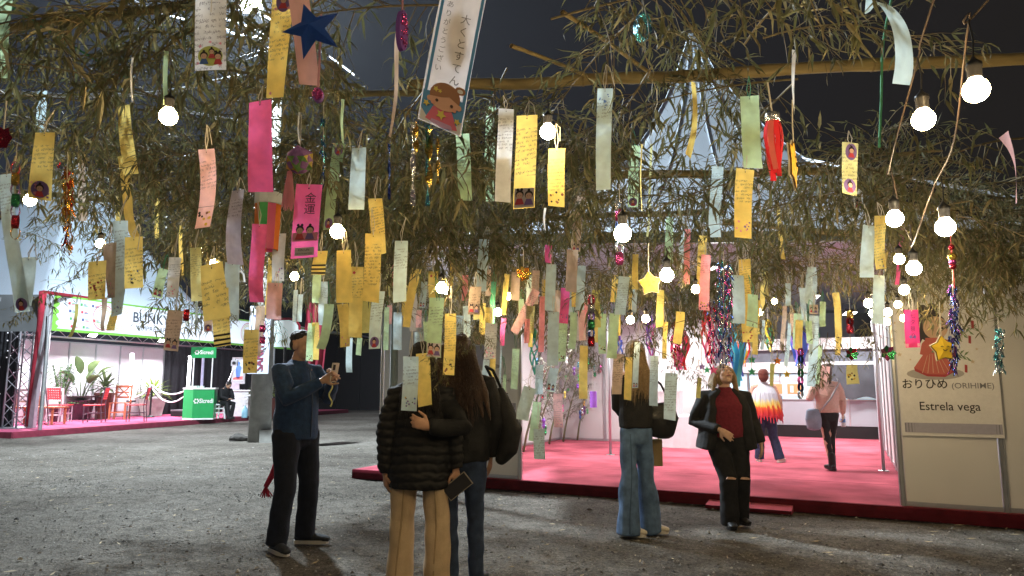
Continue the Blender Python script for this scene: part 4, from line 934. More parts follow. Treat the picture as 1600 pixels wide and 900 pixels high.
# hanging sanitary sign on the pole
sg = thing('toilet_sign', 'blue and white vertical sign for toilets with an arrow on the concrete pole', 'sign', at(404, 480, 15.6))
p0 = at(386, 478, 15.55); p1 = at(402, 583, 15.55)
mb = MB(); pts = [at(386, 478, 15.5), at(421, 478, 15.5), at(417, 584, 15.5), at(399, 584, 15.5)]
Z0, Z1 = pts[2].z, pts[0].z; X0, X1 = at(398, 530, 15.5).x, at(421, 530, 15.5).x; X0 -= .14
mb.obox(Vector((X0, 15.52, Z0)), Vector((X1-X0, 0, 0)), Vector((0, .02, 0)), zz*(Z1-Z0), 0); mb.build('board', flat('sign_pale_blue', (.55, .60, .72)), sg)
mb = MB(); letter(mb, 'SANITÁRIO', Vector(((X0+X1)/2+.04, 15.51, Z0+.62)), zz, Vector((-1, 0, 0)), .24, width=1.1, bold=.02); mb.build('lettering', flat('sign_maroon', (.25, .05, .10)), sg)
mb = MB(); mb.prism([(-.16, 0), (.0, .13), (.04, .13), (-.06, .035), (.14, .035), (.14, -.035), (-.06, -.035), (.04, -.13), (0, -.13)][::-1], Vector(((X0+X1)/2+.02, 15.512, Z1-.22)), Vector((1, 0, 0)), zz, .004); mb.build('arrow', flat('sign_navy', (.05, .08, .25)), sg)
# dark hall behind, with red drape and a white panel sign
hall = thing('dark_hall', 'dark unlit hall wall far behind the man with the phone', 'building', Vector((-7, 36, 0)))
for k in range(14):
    mb = MB(); mb.box((-15.5+k*1.2, 36, 2.6), (1.18, .12, 5.2)); mb.build('wall_sheet', mat('dark_sheet_metal', (.004, .004, .005), .8, var=.2), hall)
mb = MB(); mb.box((-7.7, 35.9, 5.3), (17, .4, .2)); mb.build('roof_edge', mat('dark_sheet_metal', (.018, .018, .022)), hall)
ws = at(445, 521, 20); t = thing('white_panel_sign', 'white rounded panel with a red rim behind the concrete pole', 'sign', ws)
sgn = [(-.44, -.38), (.36, -.38), (.40, -.34), (.36, .22), (.28, .34), (.1, .38), (-.44, .36)]
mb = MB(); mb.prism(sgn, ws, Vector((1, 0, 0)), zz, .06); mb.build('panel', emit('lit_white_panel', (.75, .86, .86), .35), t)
mb = MB(); mb.tube([ws+Vector((x, .0, z)) for x, z in ((-.44, .40), (.1, .42), (.31, .37), (.41, .22), (.45, -.34))], .035, 6); mb.build('rim', mat('red_cloth', (.50, .03, .06)), t)
mb = MB(); mb.tube([Vector((ws.x, ws.y+.1, 0)), ws+Vector((0, .1, -.3))], .04, 8); mb.build('post', BLACKP, t)
t = thing('red_drape', 'dark red drape hanging behind the man with the phone', 'drape', at(492, 600, 15)*Vector((1, 1, 0)))
mb = MB(); v = []
prof = [(480, 462, 506, 462), (478, 500, 512, 500), (470, 545, 510, 545), (460, 590, 505, 590), (452, 640, 495, 640)]
v = []; K = 18
for (xa, y, xb, y2) in prof:
    for i in range(K+1): p = at(xa+(xb-xa)*i/K, y, 15.0); v.append((p.x, p.y+.06*math.sin(i*1.3), p.z))
mb.add(v, [(j*(K+1)+i, j*(K+1)+i+1, (j+1)*(K+1)+i+1, (j+1)*(K+1)+i) for j in range(4) for i in range(K)]); mb.build('cloth', mat('wine_cloth', (.20, .012, .03), .85, var=.2, bump=.3), t, smooth=True)
p = at(490, 462, 15.0); mb = MB(); mb.tube([Vector((p.x, p.y+.1, 0)), p+Vector((0, .1, .5))], .04, 8); mb.build('post', BLACKP, t)
# ------------------------------------------------------------------ people: bodies and clothes grown as continuous skins
def ring_shell(mb, pts, rads, n=14, side=Vector((1, 0, 0)), c0=.8, c1=.8):
    """closed lofted shell along pts; rads = (side radius, other radius) per point, rounded ends"""
    P = [Vector(p) for p in pts]; Rr = [(r, r) if isinstance(r, (int, float)) else r for r in rads]
    t0 = (P[0]-P[1]).normalized(); t1 = (P[-1]-P[-2]).normalized()
    rA = min(Rr[0]); rB = min(Rr[-1])
    PP = []; RR = []
    for f in (1.0, .8, .45): PP.append(P[0]+t0*rA*f*c0); k = math.sqrt(max(0, 1-f*f)); RR.append((max(Rr[0][0]*k, .0005), max(Rr[0][1]*k, .0005)))
    PP += P; RR += Rr
    for f in (.45, .8, 1.0): PP.append(P[-1]+t1*rB*f*c1); k = math.sqrt(max(0, 1-f*f)); RR.append((max(Rr[-1][0]*k, .0005), max(Rr[-1][1]*k, .0005)))
    base = len(mb.v); m = len(PP)
    for i, p in enumerate(PP):
        t = (PP[min(i+1, m-1)]-PP[max(i-1, 0)]).normalized(); a = side - t*side.dot(t)
        a = a.normalized() if a.length > 1e-3 else t.orthogonal().normalized(); b = t.cross(a)
        for j in range(n):
            w = 2*math.pi*j/n; mb.v.append(tuple(p+a*math.cos(w)*RR[i][0]+b*math.sin(w)*RR[i][1]))
    for i in range(m-1):
        for j in range(n): mb.f.append((base+i*n+j, base+i*n+(j+1) % n, base+(i+1)*n+(j+1) % n, base+(i+1)*n+j)); mb.m.append(0)
    mb.f.append(tuple(base+j for j in reversed(range(n)))); mb.m.append(0); mb.f.append(tuple(base+(m-1)*n+j for j in range(n))); mb.m.append(0)
def ell_shell(mb, c, r, rot=None, n=16, k=10):
    c = Vector(c); base = len(mb.v); r = (r, r, r) if isinstance(r, (int, float)) else r
    vs = [Vector((0, 0, 1))] + [Vector((math.sin(math.pi*i/k)*math.cos(2*math.pi*j/n), math.sin(math.pi*i/k)*math.sin(2*math.pi*j/n), math.cos(math.pi*i/k))) for i in range(1, k) for j in range(n)] + [Vector((0, 0, -1))]
    for p in vs:
        p = Vector((p.x*r[0], p.y*r[1], p.z*r[2]))
        if rot: p = rot @ p
        mb.v.append(tuple(c+p))
    for j in range(n): mb.f.append((base, base+1+j, base+1+(j+1) % n)); mb.m.append(0)
    for i in range(k-2):
        for j in range(n): mb.f.append((base+1+i*n+j, base+1+(i+1)*n+j, base+1+(i+1)*n+(j+1) % n, base+1+i*n+(j+1) % n)); mb.m.append(0)
    L = base+1+(k-1)*n
    for j in range(n): mb.f.append((L, base+1+(k-2)*n+(j+1) % n, base+1+(k-2)*n+j)); mb.m.append(0)
def skin(mb, name, m, parent, voxel=.010, smooth=4, disp=None, disp_late=True):
    me = bpy.data.meshes.new(name); me.from_pydata(mb.v, [], mb.f); o = bpy.data.objects.new(name, me); COL.objects.link(o)
    md = o.modifiers.new('merge', 'REMESH'); md.mode = 'VOXEL'; md.voxel_size = voxel; md.adaptivity = 0.0
    if smooth: ms = o.modifiers.new('soften', 'SMOOTH'); ms.factor = .5; ms.iterations = smooth
    dg = bpy.context.evaluated_depsgraph_get(); ev = o.evaluated_get(dg); me2 = bpy.data.meshes.new_from_object(ev)
    bpy.data.objects.remove(o); bpy.data.meshes.remove(me); me2.name = name
    if disp:
        n = len(me2.vertices); co = np.empty(n*3, dtype=np.float32); me2.vertices.foreach_get('co', co); co = co.reshape(-1, 3)
        no = np.empty(n*3, dtype=np.float32); me2.vertices.foreach_get('normal', no); no = no.reshape(-1, 3)
        co = co + no*disp(co, no)[:, None]; me2.vertices.foreach_set('co', co.astype(np.float32).ravel())
    for mm in (m if isinstance(m, list) else [m]): me2.materials.append(mm)
    me2.polygons.foreach_set('use_smooth', [True]*len(me2.polygons)); me2.update()
    o = bpy.data.objects.new(name, me2); COL.objects.link(o); o.parent = parent; ORG[o.name] = Vector((0, 0, 0)); return o
def folds(amp=.006, f=9.0, sx=1.0, seed=0.0, ridge=True):
    """soft cloth creases: a few warped sine fields"""
    def d(co, no):
        x, y, z = co[:, 0]+seed, co[:, 1]+seed*.7, co[:, 2]
        w = np.sin(z*f*2.2+3*np.sin(x*f*sx)+2.2*np.sin(y*f*1.3+z*4))*.5 + np.sin(x*f*3.1+z*f*1.7+2*np.sin(z*f*.9+y*8))*.3 + np.sin(z*f*4.3-x*f*2.7+1.7*np.sin(y*f*2))*.25
        return (amp*w).astype(np.float32)
    return d
def hand_shell(mb, wr, d, up, s=1.0, curl=.6, thumb=1, spread=.10, grip=0.0):
    """palm, four unequal bent fingers and a thumb. d = towards fingertips, up = back of the hand, thumb = side sign along d x up"""
    wr = Vector(wr); d = Vector(d).normalized(); up = Vector(up); up = (up-d*up.dot(d)).normalized(); sd = d.cross(up)*thumb
    ring_shell(mb, [wr-d*.01*s, wr+d*.03*s, wr+d*.075*s, wr+d*.092*s], [(.024*s, .019*s), (.034*s, .017*s), (.040*s, .015*s), (.036*s, .011*s)], 12, sd)
    for i, (off, L) in enumerate(((.030, .074), (.010, .082), (-.011, .076), (-.030, .060))):
        b = wr+d*(.088-.006*abs(i-1.2))*s+sd*off*s; dd = (d+sd*(off/.03)*spread).normalized(); pts = [b-d*.012*s, b]; a = curl*(.55+.1*i)
        for k, f in enumerate((.45, .31, .24)):
            a_ = a*(1.0 if k == 0 else 1.25) ; ax = sd
            dd = (Matrix.Rotation(-a_*thumb*1.0, 3, ax) @ dd) if True else dd
            if dd.dot(up) > 0.9: pass
            pts.append(pts[-1]+dd*L*f*s)
        ring_shell(mb, pts, [.0095*s, .0098*s, .0088*s, .0082*s, .0068*s], 8, sd)
    b = wr+d*.028*s+sd*.028*s; t1 = (d*.62+sd*.75-up*.25).normalized(); t2 = (d*.9+sd*.25-up*(.25+grip)).normalized()
    ring_shell(mb, [wr+d*.015*s+sd*.012*s, b, b+t1*.036*s, b+t1*.036*s+t2*.034*s, b+t1*.036*s+t2*.058*s], [.013*s, .0125*s, .0115*s, .010*s, .0075*s], 8, up)
SKIN = mat('skin', (.46, .26, .17), .5, var=.1, scale=25, spec=.35); SKINF = mat('fair_skin', (.56, .35, .26), .5, var=.1, scale=25, spec=.35)
HAIRD = mat('dark_hair', (.012, .009, .008), .55, var=.5, scale=24, stretch=(10, 10, .8), bump=.7, bscale=24, spec=.3); HAIRB = mat('brown_hair', (.055, .026, .014), .42, var=.6, scale=24, stretch=(10, 10, .8), bump=.7, bscale=24, spec=.5)
HAIRL = mat('blond_hair', (.30, .20, .10), .45, var=.45, scale=24, stretch=(10, 10, .8), bump=.7, bscale=24, spec=.4); HAIRR = mat('red_brown_hair', (.13, .03, .018), .45, var=.45, scale=24, stretch=(10, 10, .8), bump=.7, bscale=24)
def J(**k):
    """default joints of a 1.70 m standing figure facing -Y (x to its left)"""
    d = dict(pel=(0, 0, .90), waist=(0, .0, 1.06), chest=(0, .005, 1.26), sh=(0, .015, 1.385), neck=(0, .01, 1.46), head=(0, -.012, 1.585), look=(0, -1, 0), hup=(0, 0, 1),
             shL=(.175, .015, 1.375), elL=(.225, .03, 1.11), wrL=(.22, -.05, .875), shR=(-.175, .015, 1.375), elR=(-.225, .03, 1.11), wrR=(-.22, -.05, .875),
             hipL=(.085, 0, .88), knL=(.095, -.02, .48), anL=(.10, .02, .085), hipR=(-.085, 0, .88), knR=(-.095, -.02, .48), anR=(-.10, .02, .085), ftL=(0, -1, 0), ftR=(0, -1, 0))
    d.update(k); return {a: Vector(b) for a, b in d.items()}
def mix(a, b, f): return a.lerp(b, f)
def head_frame(j):
    f = j['look'].normalized(); u = (j['hup']-f*j['hup'].dot(f)).normalized(); x = u.cross(f)*-1   # x = figure's left when looking -Y
    x = f.cross(u)*-1
    return Matrix((x, -f, u)).transposed()      # columns: x, back, up
def body(t, j, skinm, hands, vox=.0075, girth=1.0):
    mb = MB(); g = girth
    ring_shell(mb, [j['pel']-Vector((0, 0, .05)), j['pel']+Vector((0, 0, .04)), j['waist'], j['chest'], j['sh'], mix(j['sh'], j['neck'], .6)], [(.13*g, .09*g), (.165*g, .112*g), (.13*g, .098*g), (.155*g, .108*g), (.135, .075), (.06, .055)], 18)
    ring_shell(mb, [mix(j['sh'], j['neck'], .3), j['neck'], mix(j['neck'], j['head'], .55)], [(.066, .06), (.054, .054), (.05, .052)], 14)
    H = head_frame(j); hc = j['head']
    def hp(x, y, z): return hc + H @ Vector((x, y, z))
    ell_shell(mb, hp(0, .008, .03), (.076, .094, .088), H); ell_shell(mb, hp(0, -.022, -.035), (.060, .066, .078), H); ell_shell(mb, hp(0, -.045, -.088), (.034, .032, .028), H)
    ring_shell(mb, [hp(0, -.088, .022), hp(0, -.100, -.005), hp(0, -.108, -.028)], [.008, .011, .015], 8); 
    for s in (-1, 1):
        ell_shell(mb, hp(s*.077, .012, -.01), (.012, .022, .032), H, 10, 8); ell_shell(mb, hp(s*.040, -.062, -.025), (.022, .022, .024), H, 10, 8)
        ell_shell(mb, hp(s*.030, -.080, .030), (.026, .014, .010), H, 10, 8)
    ring_shell(mb, [hp(-.022, -.083, -.062), hp(0, -.092, -.060), hp(.022, -.083, -.062)], [.007, .0095, .007], 8, Vector((0, 0, 1)))
    for s in 'LR':
        ring_shell(mb, [mix(j['sh'], j['sh'+s], .55), j['sh'+s], mix(j['sh'+s], j['el'+s], .5), j['el'+s], mix(j['el'+s], j['wr'+s], .35), j['wr'+s]], [.06, .055, .046, .039, .04, .026], 12)
        ring_shell(mb, [j['hip'+s]+Vector((0, 0, .05)), mix(j['hip'+s], j['kn'+s], .35), j['kn'+s], mix(j['kn'+s], j['an'+s], .35), j['an'+s]], [.085*g, .078*g, .054, .053, .036], 12)
        f = j['ft'+s].normalized(); a = j['an'+s]; b = Vector((a.x, a.y, a.z-.045)); ring_shell(mb, [a, b-f*.02, b+f*.08, b+f*.15], [.034, (.034, .034), (.040, .026), (.034, .016)], 10, Vector((-f.y, f.x, 0)))
        if s in hands:
            h = hands[s]; hand_shell(mb, j['wr'+s], h['d'], h['up'], h.get('s', 1.0), h.get('curl', .45), h.get('thumb', 1), grip=h.get('grip', 0))
    b = skin(mb, 'body', skinm, t, vox, 2)
    for s in (-1, 1):
        e = MB(); e.ball(hp(s*.031, -.084, .006), .0105, 10, 7); ob = e.build('eye', mat('eye_white', (.7, .68, .64), .25), t, smooth=True)
        e = MB(); e.ball(hp(s*.031, -.0925, .006), .0055, 8, 6); e.build('iris', mat('iris_dark', (.03, .02, .015), .2), ob, smooth=True)
        e = MB(); e.tube([hp(s*.014, -.094, .034), hp(s*.032, -.096, .040), hp(s*.050, -.084, .034)], [.003, .0045, .002], 6); e.build('eyebrow', mat('brow', (.03, .02, .016), .7), t, smooth=True)
    e = MB(); e.tube([hp(-.024, -.087, -.0605), hp(-.010, -.0985, -.0575), hp(0, -.099, -.059), hp(.010, -.0985, -.0575), hp(.024, -.087, -.0605)], [.003, .0065, .006, .0065, .003], 7); e.build('mouth', mat('lips', (.36, .12, .11), .45), t, smooth=True)
    return b
def sleeve(mb, j, s, r=(.078, .07, .058, .054, .045), end=1.0):
    a, b, c = j['sh'+s], j['el'+s], j['wr'+s]; c2 = mix(b, c, end)
    ring_shell(mb, [mix(j['sh'], a, .5), a, mix(a, b, .5), b, mix(b, c2, .5), c2], [r[0]*.80, r[0]*.86, r[1], r[2], r[3], r[4]], 14, c1=.15)
def torso(mb, j, z0, rad, hang=None):
    """rad: list of (height, half width, half depth) from hem up"""
    pts = []; rr = []
    for (z, a, b) in rad:
        # follow the spine
        P = [j['pel'], j['waist'], j['chest'], j['sh'], j['neck']]; 
        if z <= P[0].z: c = Vector((P[0].x, P[0].y, z))
        else:
            c = P[-1].copy()
            for k in range(4):
                if P[k].z <= z <= P[k+1].z: c = mix(P[k], P[k+1], (z-P[k].z)/(P[k+1].z-P[k].z)); break
        pts.append(c); rr.append((a, b))
    ring_shell(mb, pts, rr, 20, c0=.08)
def trousers(t, j, m, rk, name='trousers', top=.98, hipw=.185, hipd=.135, disp=None, vox=.010, hem=.03):
    mb = MB(); ring_shell(mb, [Vector((j['pel'].x, j['pel'].y, top-.02)), Vector((j['pel'].x, j['pel'].y, .93)), Vector((j['pel'].x, j['pel'].y, .84))], [(hipw*.92, hipd*.9), (hipw, hipd), (hipw*.93, hipd*.9)], 18)
    for s in 'LR':
        h, k, a = j['hip'+s], j['kn'+s], j['an'+s]; d = (a-k).normalized()
        ring_shell(mb, [h, mix(h, k, .35), mix(h, k, .75), k, mix(k, a, .5), a-Vector((0, 0, hem))], rk, 16, c1=.08)
    return skin(mb, name, m, t, vox, 3, disp or folds(.0045, 11, seed=j['pel'].x+1))
def leg_seam(t, j, s, r, m, yoff):
    h, k, a = j['hip'+s], j['kn'+s], j['an'+s]; mb = MB(); pts = []
    for f in [i/14 for i in range(15)]:
        p = mix(h, k, f*2) if f < .5 else mix(k, a, f*2-1); w = r[0]+(r[1]-r[0])*min(1, f*2) if f < .5 else r[1]+(r[2]-r[1])*(f*2-1)
        pts.append(Vector((p.x+.01*math.sin(f*5), p.y-w*yoff, p.z-.02-.02*f)))
    mb.tube(pts, .0065, 5); mb.build('seam', m, t, smooth=True)
def shoes(t, j, m, sole, L=.25, h=.07):
    for s in 'LR':
        f = Vector((j['ft'+s].x, j['ft'+s].y, 0)).normalized(); sd = Vector((-f.y, f.x, 0)); a = j['an'+s]; g = a.z-.085; b = Vector((a.x, a.y, g))
        mb = MB(); ring_shell(mb, [b-f*.055+zz*.045, b-f*.01+zz*.048, b+f*.07+zz*.045, b+f*(L-.10)+zz*.038, b+f*(L-.075)+zz*.034], [(.034, .035), (.040, .045), (.043, .037), (.043, .026), (.034, .020)], 14, sd)
        ring_shell(mb, [b+zz*.05, b+zz*.10], [(.036, .04), (.036, .04)], 12, sd)
        o = skin(mb, 'shoe', m, t, .006, 2)
        mb = MB(); pts = [(-.085, 0), (-.07, .034), (0, .037), (.08, .045), (.13, .042), (L-.085, .028), (L-.07, 0)]; pl_ = pts+[(x, -y) for x, y in reversed(pts[1:-1])]
        mb.prism([(x, -y) for x, y in pl_][::-1], b+zz*.028, f, sd, .028); mb.build('sole', sole, o)
def person(label, p, rz, s=1.0, group=None):
    t = thing('person', label, 'person', (0, 0, 0)); t['_p'] = 1
    return t
def place(t, p, rz, s):
    t.location = p; t.rotation_euler.z = rz; t.scale = (s, s, s); del t['_p']
def hair_cap(mb, j, k=1.0, down=.0):
    H = head_frame(j); hc = j['head']
    ell_shell(mb, hc+H @ Vector((0, .018, .040)), (.086*k, .098*k, .090*k), H); ell_shell(mb, hc+H @ Vector((0, .045, -.02)), (.080*k, .070*k, .085*k), H)
def strands(amp=.006, f=38):
    def d(co, no):
        x, y, z = co[:, 0], co[:, 1], co[:, 2]
        return (amp*(np.sin(x*f*3+1.5*np.sin(z*9)+y*f)+.7*np.sin(y*f*3.7+x*f*2+1.2*np.sin(z*7+1))+.5*np.sin(x*f*7+y*f*6+np.sin(z*11)))*.5).astype(np.float32)
    return d
def loose(t, hc, m, n, w, l, back, seed, z0=-.02, o=Vector((0, 0, 0))):
    q = random.Random(seed); mb = MB()
    for k in range(n):
        a = q.uniform(-1, 1); x = a*w; p = hc+o+Vector((x*.75, back*.75-.012*abs(a), z0+q.uniform(-.02, .06))); L = l*q.uniform(.75, 1.1); sw = q.uniform(-.03, .03)
        pts = [p, p+Vector((x*.25+sw*.3, back*.35, -L*.3)), p+Vector((x*.5+sw, back*.62+q.uniform(-.012, .012), -L*.65)), p+Vector((x*.7+sw*1.8, back*.8+q.uniform(-.03, .03), -L))]
        mb.tube(pts, [.0022, .0026, .002, .0006], 4, cap=False)
    mb.build('loose_strands', m, t, smooth=True)
NAVY = mat('navy_fleece', (.015, .040, .105), .9, var=.25, scale=30, bump=.3, bscale=120, sheen=.08); DNAVY = mat('dark_navy_trousers', (.008, .011, .022), .85, var=.25, scale=20, bump=.2, bscale=90)
BLKF = mat('black_fabric', (.012, .012, .013), .75, var=.3, scale=18, bump=.25, bscale=80); PUFF = mat('black_puffer_nylon', (.010, .010, .011), .6, var=.2, scale=14, spec=.25)
BEIGE = mat('beige_trousers', (.55, .41, .26), .85, var=.10, scale=14, bump=.2, bscale=140); JEAN = mat('blue_denim', (.10, .17, .30), .85, var=.28, scale=16, bump=.3, bscale=180); DJEAN = mat('dark_denim', (.035, .055, .11), .85, var=.3, scale=16, bump=.3, bscale=180)
BURG = mat('burgundy_knit', (.16, .016, .03), .9, var=.2, scale=40, bump=.4, bscale=160); PINKK = mat('pale_pink_knit', (.62, .42, .36), .9, var=.08, scale=30, bump=.3, bscale=120)
WSOLE = mat('white_sole', (.62, .60, .56), .6); DSHOE = mat('dark_trainer', (.03, .035, .045), .7, var=.3, scale=40); WSHOE = mat('cream_shoe', (.60, .55, .46), .7)

# 1. man in navy fleece holding up his phone, turned to the right
t = person('man in a navy fleece jacket and dark trousers holding up a phone', None, 0)
j = J(hipL=(.10, 0, .88), hipR=(-.10, 0, .88), knL=(.15, -.02, .48), knR=(-.13, -.04, .48), anL=(.17, .03, .085), anR=(-.16, .0, .085), ftL=(.5, -1, 0), ftR=(-.35, -1, 0),
      elL=(.215, -.14, 1.17), wrL=(.07, -.31, 1.325), elR=(-.235, -.12, 1.16), wrR=(-.055, -.31, 1.30), look=(.05, -1, -.06), head=(0, -.035, 1.585), shL=(.19, 0, 1.385), shR=(-.19, 0, 1.385))
body(t, j, SKIN, {'L': dict(d=(-.55, -.55, .45), up=(.75, -.35, .3), curl=.75, thumb=-1), 'R': dict(d=(.5, -.65, .40), up=(-.7, -.5, .1), curl=.75, thumb=1)}, .0065, 1.08)
mb = MB(); torso(mb, j, .80, [(.84, .190, .145), (.90, .200, .155), (1.06, .190, .150), (1.25, .195, .145), (1.36, .17, .105), (1.425, .085, .08)])
for s in 'LR': sleeve(mb, j, s, (.082, .075, .063, .056, .042), .95)
ring_shell(mb, [j['neck']-Vector((0, -.01, .05)), j['neck']+Vector((0, .022, .0))], [(.080, .076), (.070, .062)], 14, c1=.1)
jk = skin(mb, 'fleece_jacket', NAVY, t, .009, 3, folds(.006, 10, seed=.3))
mb = MB(); mb.tube([(0, -.158, .86), (0, -.165, 1.0), (0, -.160, 1.2), (0, -.125, 1.38), (0, -.085, 1.44)], .006, 6); mb.build('zip', mat('zip_dark', (.05, .07, .12), .4, .4), jk)
mb = MB(); mb.prism(disc2(.018, 10), (.10, -.152, 1.27), Vector((1, 0, 0)), zz, .004); mb.build('chest_emblem', flat('emblem_grey', (.4, .42, .45)), jk)
trousers(t, j, DNAVY, [(.105, .125), (.098, .105), (.085, .09), (.080, .085), (.078, .082), (.078, .085)])
shoes(t, j, DSHOE, WSOLE, .27)
mb = MB(); H = head_frame(j); hc = j['head']; ell_shell(mb, hc+H @ Vector((0, .022, .064)), (.080, .092, .064), H); ell_shell(mb, hc+H @ Vector((0, .055, .005)), (.072, .052, .066), H)
skin(mb, 'hair', HAIRD, t, .006, 2, strands(.003, 45))
MP = gp(455, 856); place(t, MP, R(62), 1.02)
MM = Matrix.Translation(MP) @ Matrix.Rotation(R(62), 4, 'Z')
ph = thing('phone', 'cream coloured phone with a dark camera island held up by the man', 'phone', MM @ Vector((.005, -.40, 1.39)), rz=0)
f_ = MM.to_3x3(); X, Y, Z = f_ @ Vector((1, 0, 0)), f_ @ Vector((0, 1, 0)), (f_ @ Vector((0, -.18, 1))).normalized()
o_ = MM @ Vector((.005, -.385, 1.39)); mb = MB(); mb.obox(o_-X*.037-Z*.075-Y*.004, X*.074, Y*.008, Z*.155); mb.build('phone_case', mat('cream_case', (.62, .54, .44), .4), ph)
mb = MB(); mb.obox(o_-X*.030+Z*.02-Y*.0075, X*.026, Y*.004, Z*.045); mb.build('camera_island', BLACKP, ph); mb = MB(); mb.obox(o_-X*.034-Z*.07+Y*.0042, X*.068, Y*.001, Z*.145); mb.build('screen', emit('phone_glow', (.4, .45, .5), .5), ph)
mb = MB(); sp0 = o_-Z*.075-X*.02
for k in range(22): a = k*.42; mb.ball(sp0+Vector((.012*math.sin(a), .012*math.cos(a), -.01-.0085*k)), .007, 6, 4)
mb.build('beaded_strap', mat('strap_lime', (.62, .58, .22), .5), ph)
sc_ = thing('red_scarf', 'red scarf end hanging behind the man at his left side', 'scarf', gp(408, 742)+zz*.35)
mb = MB(); q0 = MP+Vector((-.16, .22, .92)); mb.tube([q0, q0+Vector((-.03, .02, -.22)), q0+Vector((-.10, .03, -.38)), q0+Vector((-.15, .02, -.48))], [.035, .04, .026, .02], 8)
mb.build('cloth', mat('scarf_red', (.45, .02, .05), .85, var=.3, scale=20), sc_, smooth=True)
mb = MB()
for k in range(9): mb.tube([q0+Vector((-.15, .02, -.47)), q0+Vector((-.19+.012*k, .02+.01*(k % 3), -.56-.01*(k % 2)))], .005, 5)
mb.build('fringe', mat('scarf_red', (.45, .02, .05)), sc_)

# 2. woman in black puffer jacket and beige trousers, back to the camera
t = person('woman in a black quilted jacket and beige trousers, seen from behind', None, 0)
j = J(look=(.12, 1, .10), head=(.005, .01, 1.575), ftL=(.2, 1, 0), ftR=(-.15, 1, 0), knL=(.12, .02, .48), knR=(-.12, .02, .48), hipL=(.095, 0, .88), hipR=(-.095, 0, .88), anL=(.125, -.01, .085), anR=(-.13, -.02, .085),
      shL=(.165, 0, 1.345), shR=(-.165, 0, 1.345), elL=(.232, -.01, 1.06), wrL=(.248, -.02, .83), elR=(-.235, -.02, 1.06), wrR=(-.235, -.02, .80), sh=(0, 0, 1.38), neck=(0, .0, 1.45), chest=(0, 0, 1.26))
body(t, j, SKIN, {'L': dict(d=(.10, .1, -1), up=(.8, -.6, 0), curl=.75, thumb=1), 'R': dict(d=(.05, .1, -1), up=(-.9, -.5, 0), curl=.5, thumb=-1)}, .0068)
mb = MB(); torso(mb, j, .80, [(.70, .218, .168), (.80, .222, .172), (.95, .216, .166), (1.10, .198, .150), (1.26, .192, .140), (1.35, .170, .112), (1.42, .095, .09)])
for s in 'LR': sleeve(mb, j, s, (.088, .085, .076, .066, .050), .98)
ring_shell(mb, [j['neck']-Vector((0, 0, .05)), j['neck']+Vector((0, 0, .035))], [(.082, .08), (.080, .078)], 14)
def quilt(co, no):
    z = co[:, 2]+.006*np.sin(co[:, 0]*17+co[:, 2]*5)+.004*np.sin(co[:, 0]*41+co[:, 1]*30); w = np.abs(np.sin(z*math.pi/.058)); x = co[:, 0]; return (-.012*(1-np.sqrt(w))+(.002*np.sin(x*60+z*50+3*np.sin(z*40))+.0018*np.sin(x*113-z*23+2*np.sin(z*61)))*w+.003*np.sin(x*9+z*13+2*np.sin(z*7))).astype(np.float32)
skin(mb, 'quilted_jacket', PUFF, t, .008, 2, quilt)
trousers(t, j, BEIGE, [(.088, .108), (.092, .104), (.088, .098), (.086, .094), (.088, .096), (.094, .10)], top=.90, hipw=.165, hipd=.12, disp=folds(.010, 7, 1.6, seed=2.2), hem=.055)
shoes(t, j, WSHOE, WSOLE, .25)
for s in 'LR': leg_seam(t, j, s, (.112, .098, .102), mat('beige_seam', (.40, .29, .17), .85, var=.2), .98)
mb = MB(); hair_cap(mb, j, 1.03); hc = j['head']
for k in range(9):
    x = -.085+.021*k; ring_shell(mb, [hc+Vector((x*.8, -.055, .02)), hc+Vector((x*1.05, -.085, -.12)), hc+Vector((x*1.35, -.12, -.25)), hc+Vector((x*1.5+.01*math.sin(k*2), -.15, -.36-.025*math.sin(k*1.7)))], [.028, .030, .026, .010], 8)
skin(mb, 'hair', HAIRD, t, .0075, 2, strands(.0045, 30)); loose(t, hc, HAIRD, 130, .10, .42, -.135, 1)
WP = Vector(((660-800)/FPX*4.62, 4.62, 0)); place(t, WP, R(0), .925)
hd = WP+Vector((.245, -.045, .675)); ph = thing('phone', 'large dark phone held low in the right hand of the woman in beige trousers', 'phone', hd)
ux = Vector((.78, -.1, .62)).normalized(); uy = Vector((-.62, 0, .78)).normalized(); un = ux.cross(uy)
o_ = hd+Vector((.0, -.012, -.012)); mb = MB(); mb.obox(o_-ux*.085-uy*.042, ux*.17, uy*.084, un*.009); mb.build('phone_case', mat('dark_case', (.03, .03, .035), .3), ph)
mb = MB(); mb.obox(o_-ux*.09-uy*.047-un*.002, ux*.18, uy*.094, un*.006); mb.build('clear_edge', mat('clear_edge', (.34, .30, .24), .3), ph)
# arm of the companion lying on her back with a hand
# 3. woman with long brown hair, black coat, dark jeans, partly behind number 2
t = person('woman with long brown hair in a black coat and dark jeans, hand on her friend', None, 0)
GP3 = Vector(((722-800)/FPX*4.76, 4.76, 0)); loc3 = lambda px, py, Y: tuple((at(px, py, Y)-GP3)/.955)
j = J(look=(-.5, .85, .05), head=(-.03, .01, 1.585), ftL=(.3, 1, 0), ftR=(.1, 1, 0), knL=(.10, .03, .48), knR=(-.08, .0, .48), anL=(.11, .04, .085), anR=(-.05, -.06, .085),
      shL=(.18, 0, 1.375), elL=(.24, .02, 1.10), wrL=(.20, .10, .86), shR=(-.18, 0, 1.365), elR=loc3(722, 668, 4.47), wrR=loc3(671, 667, 4.40))
body(t, j, SKIN, {'R': dict(d=(-.9, .05, .30), up=(0, -1, 0), curl=.55, thumb=1), 'L': dict(d=(0, .3, -1), up=(1, 0, 0), curl=.5, thumb=1)}, .0068)
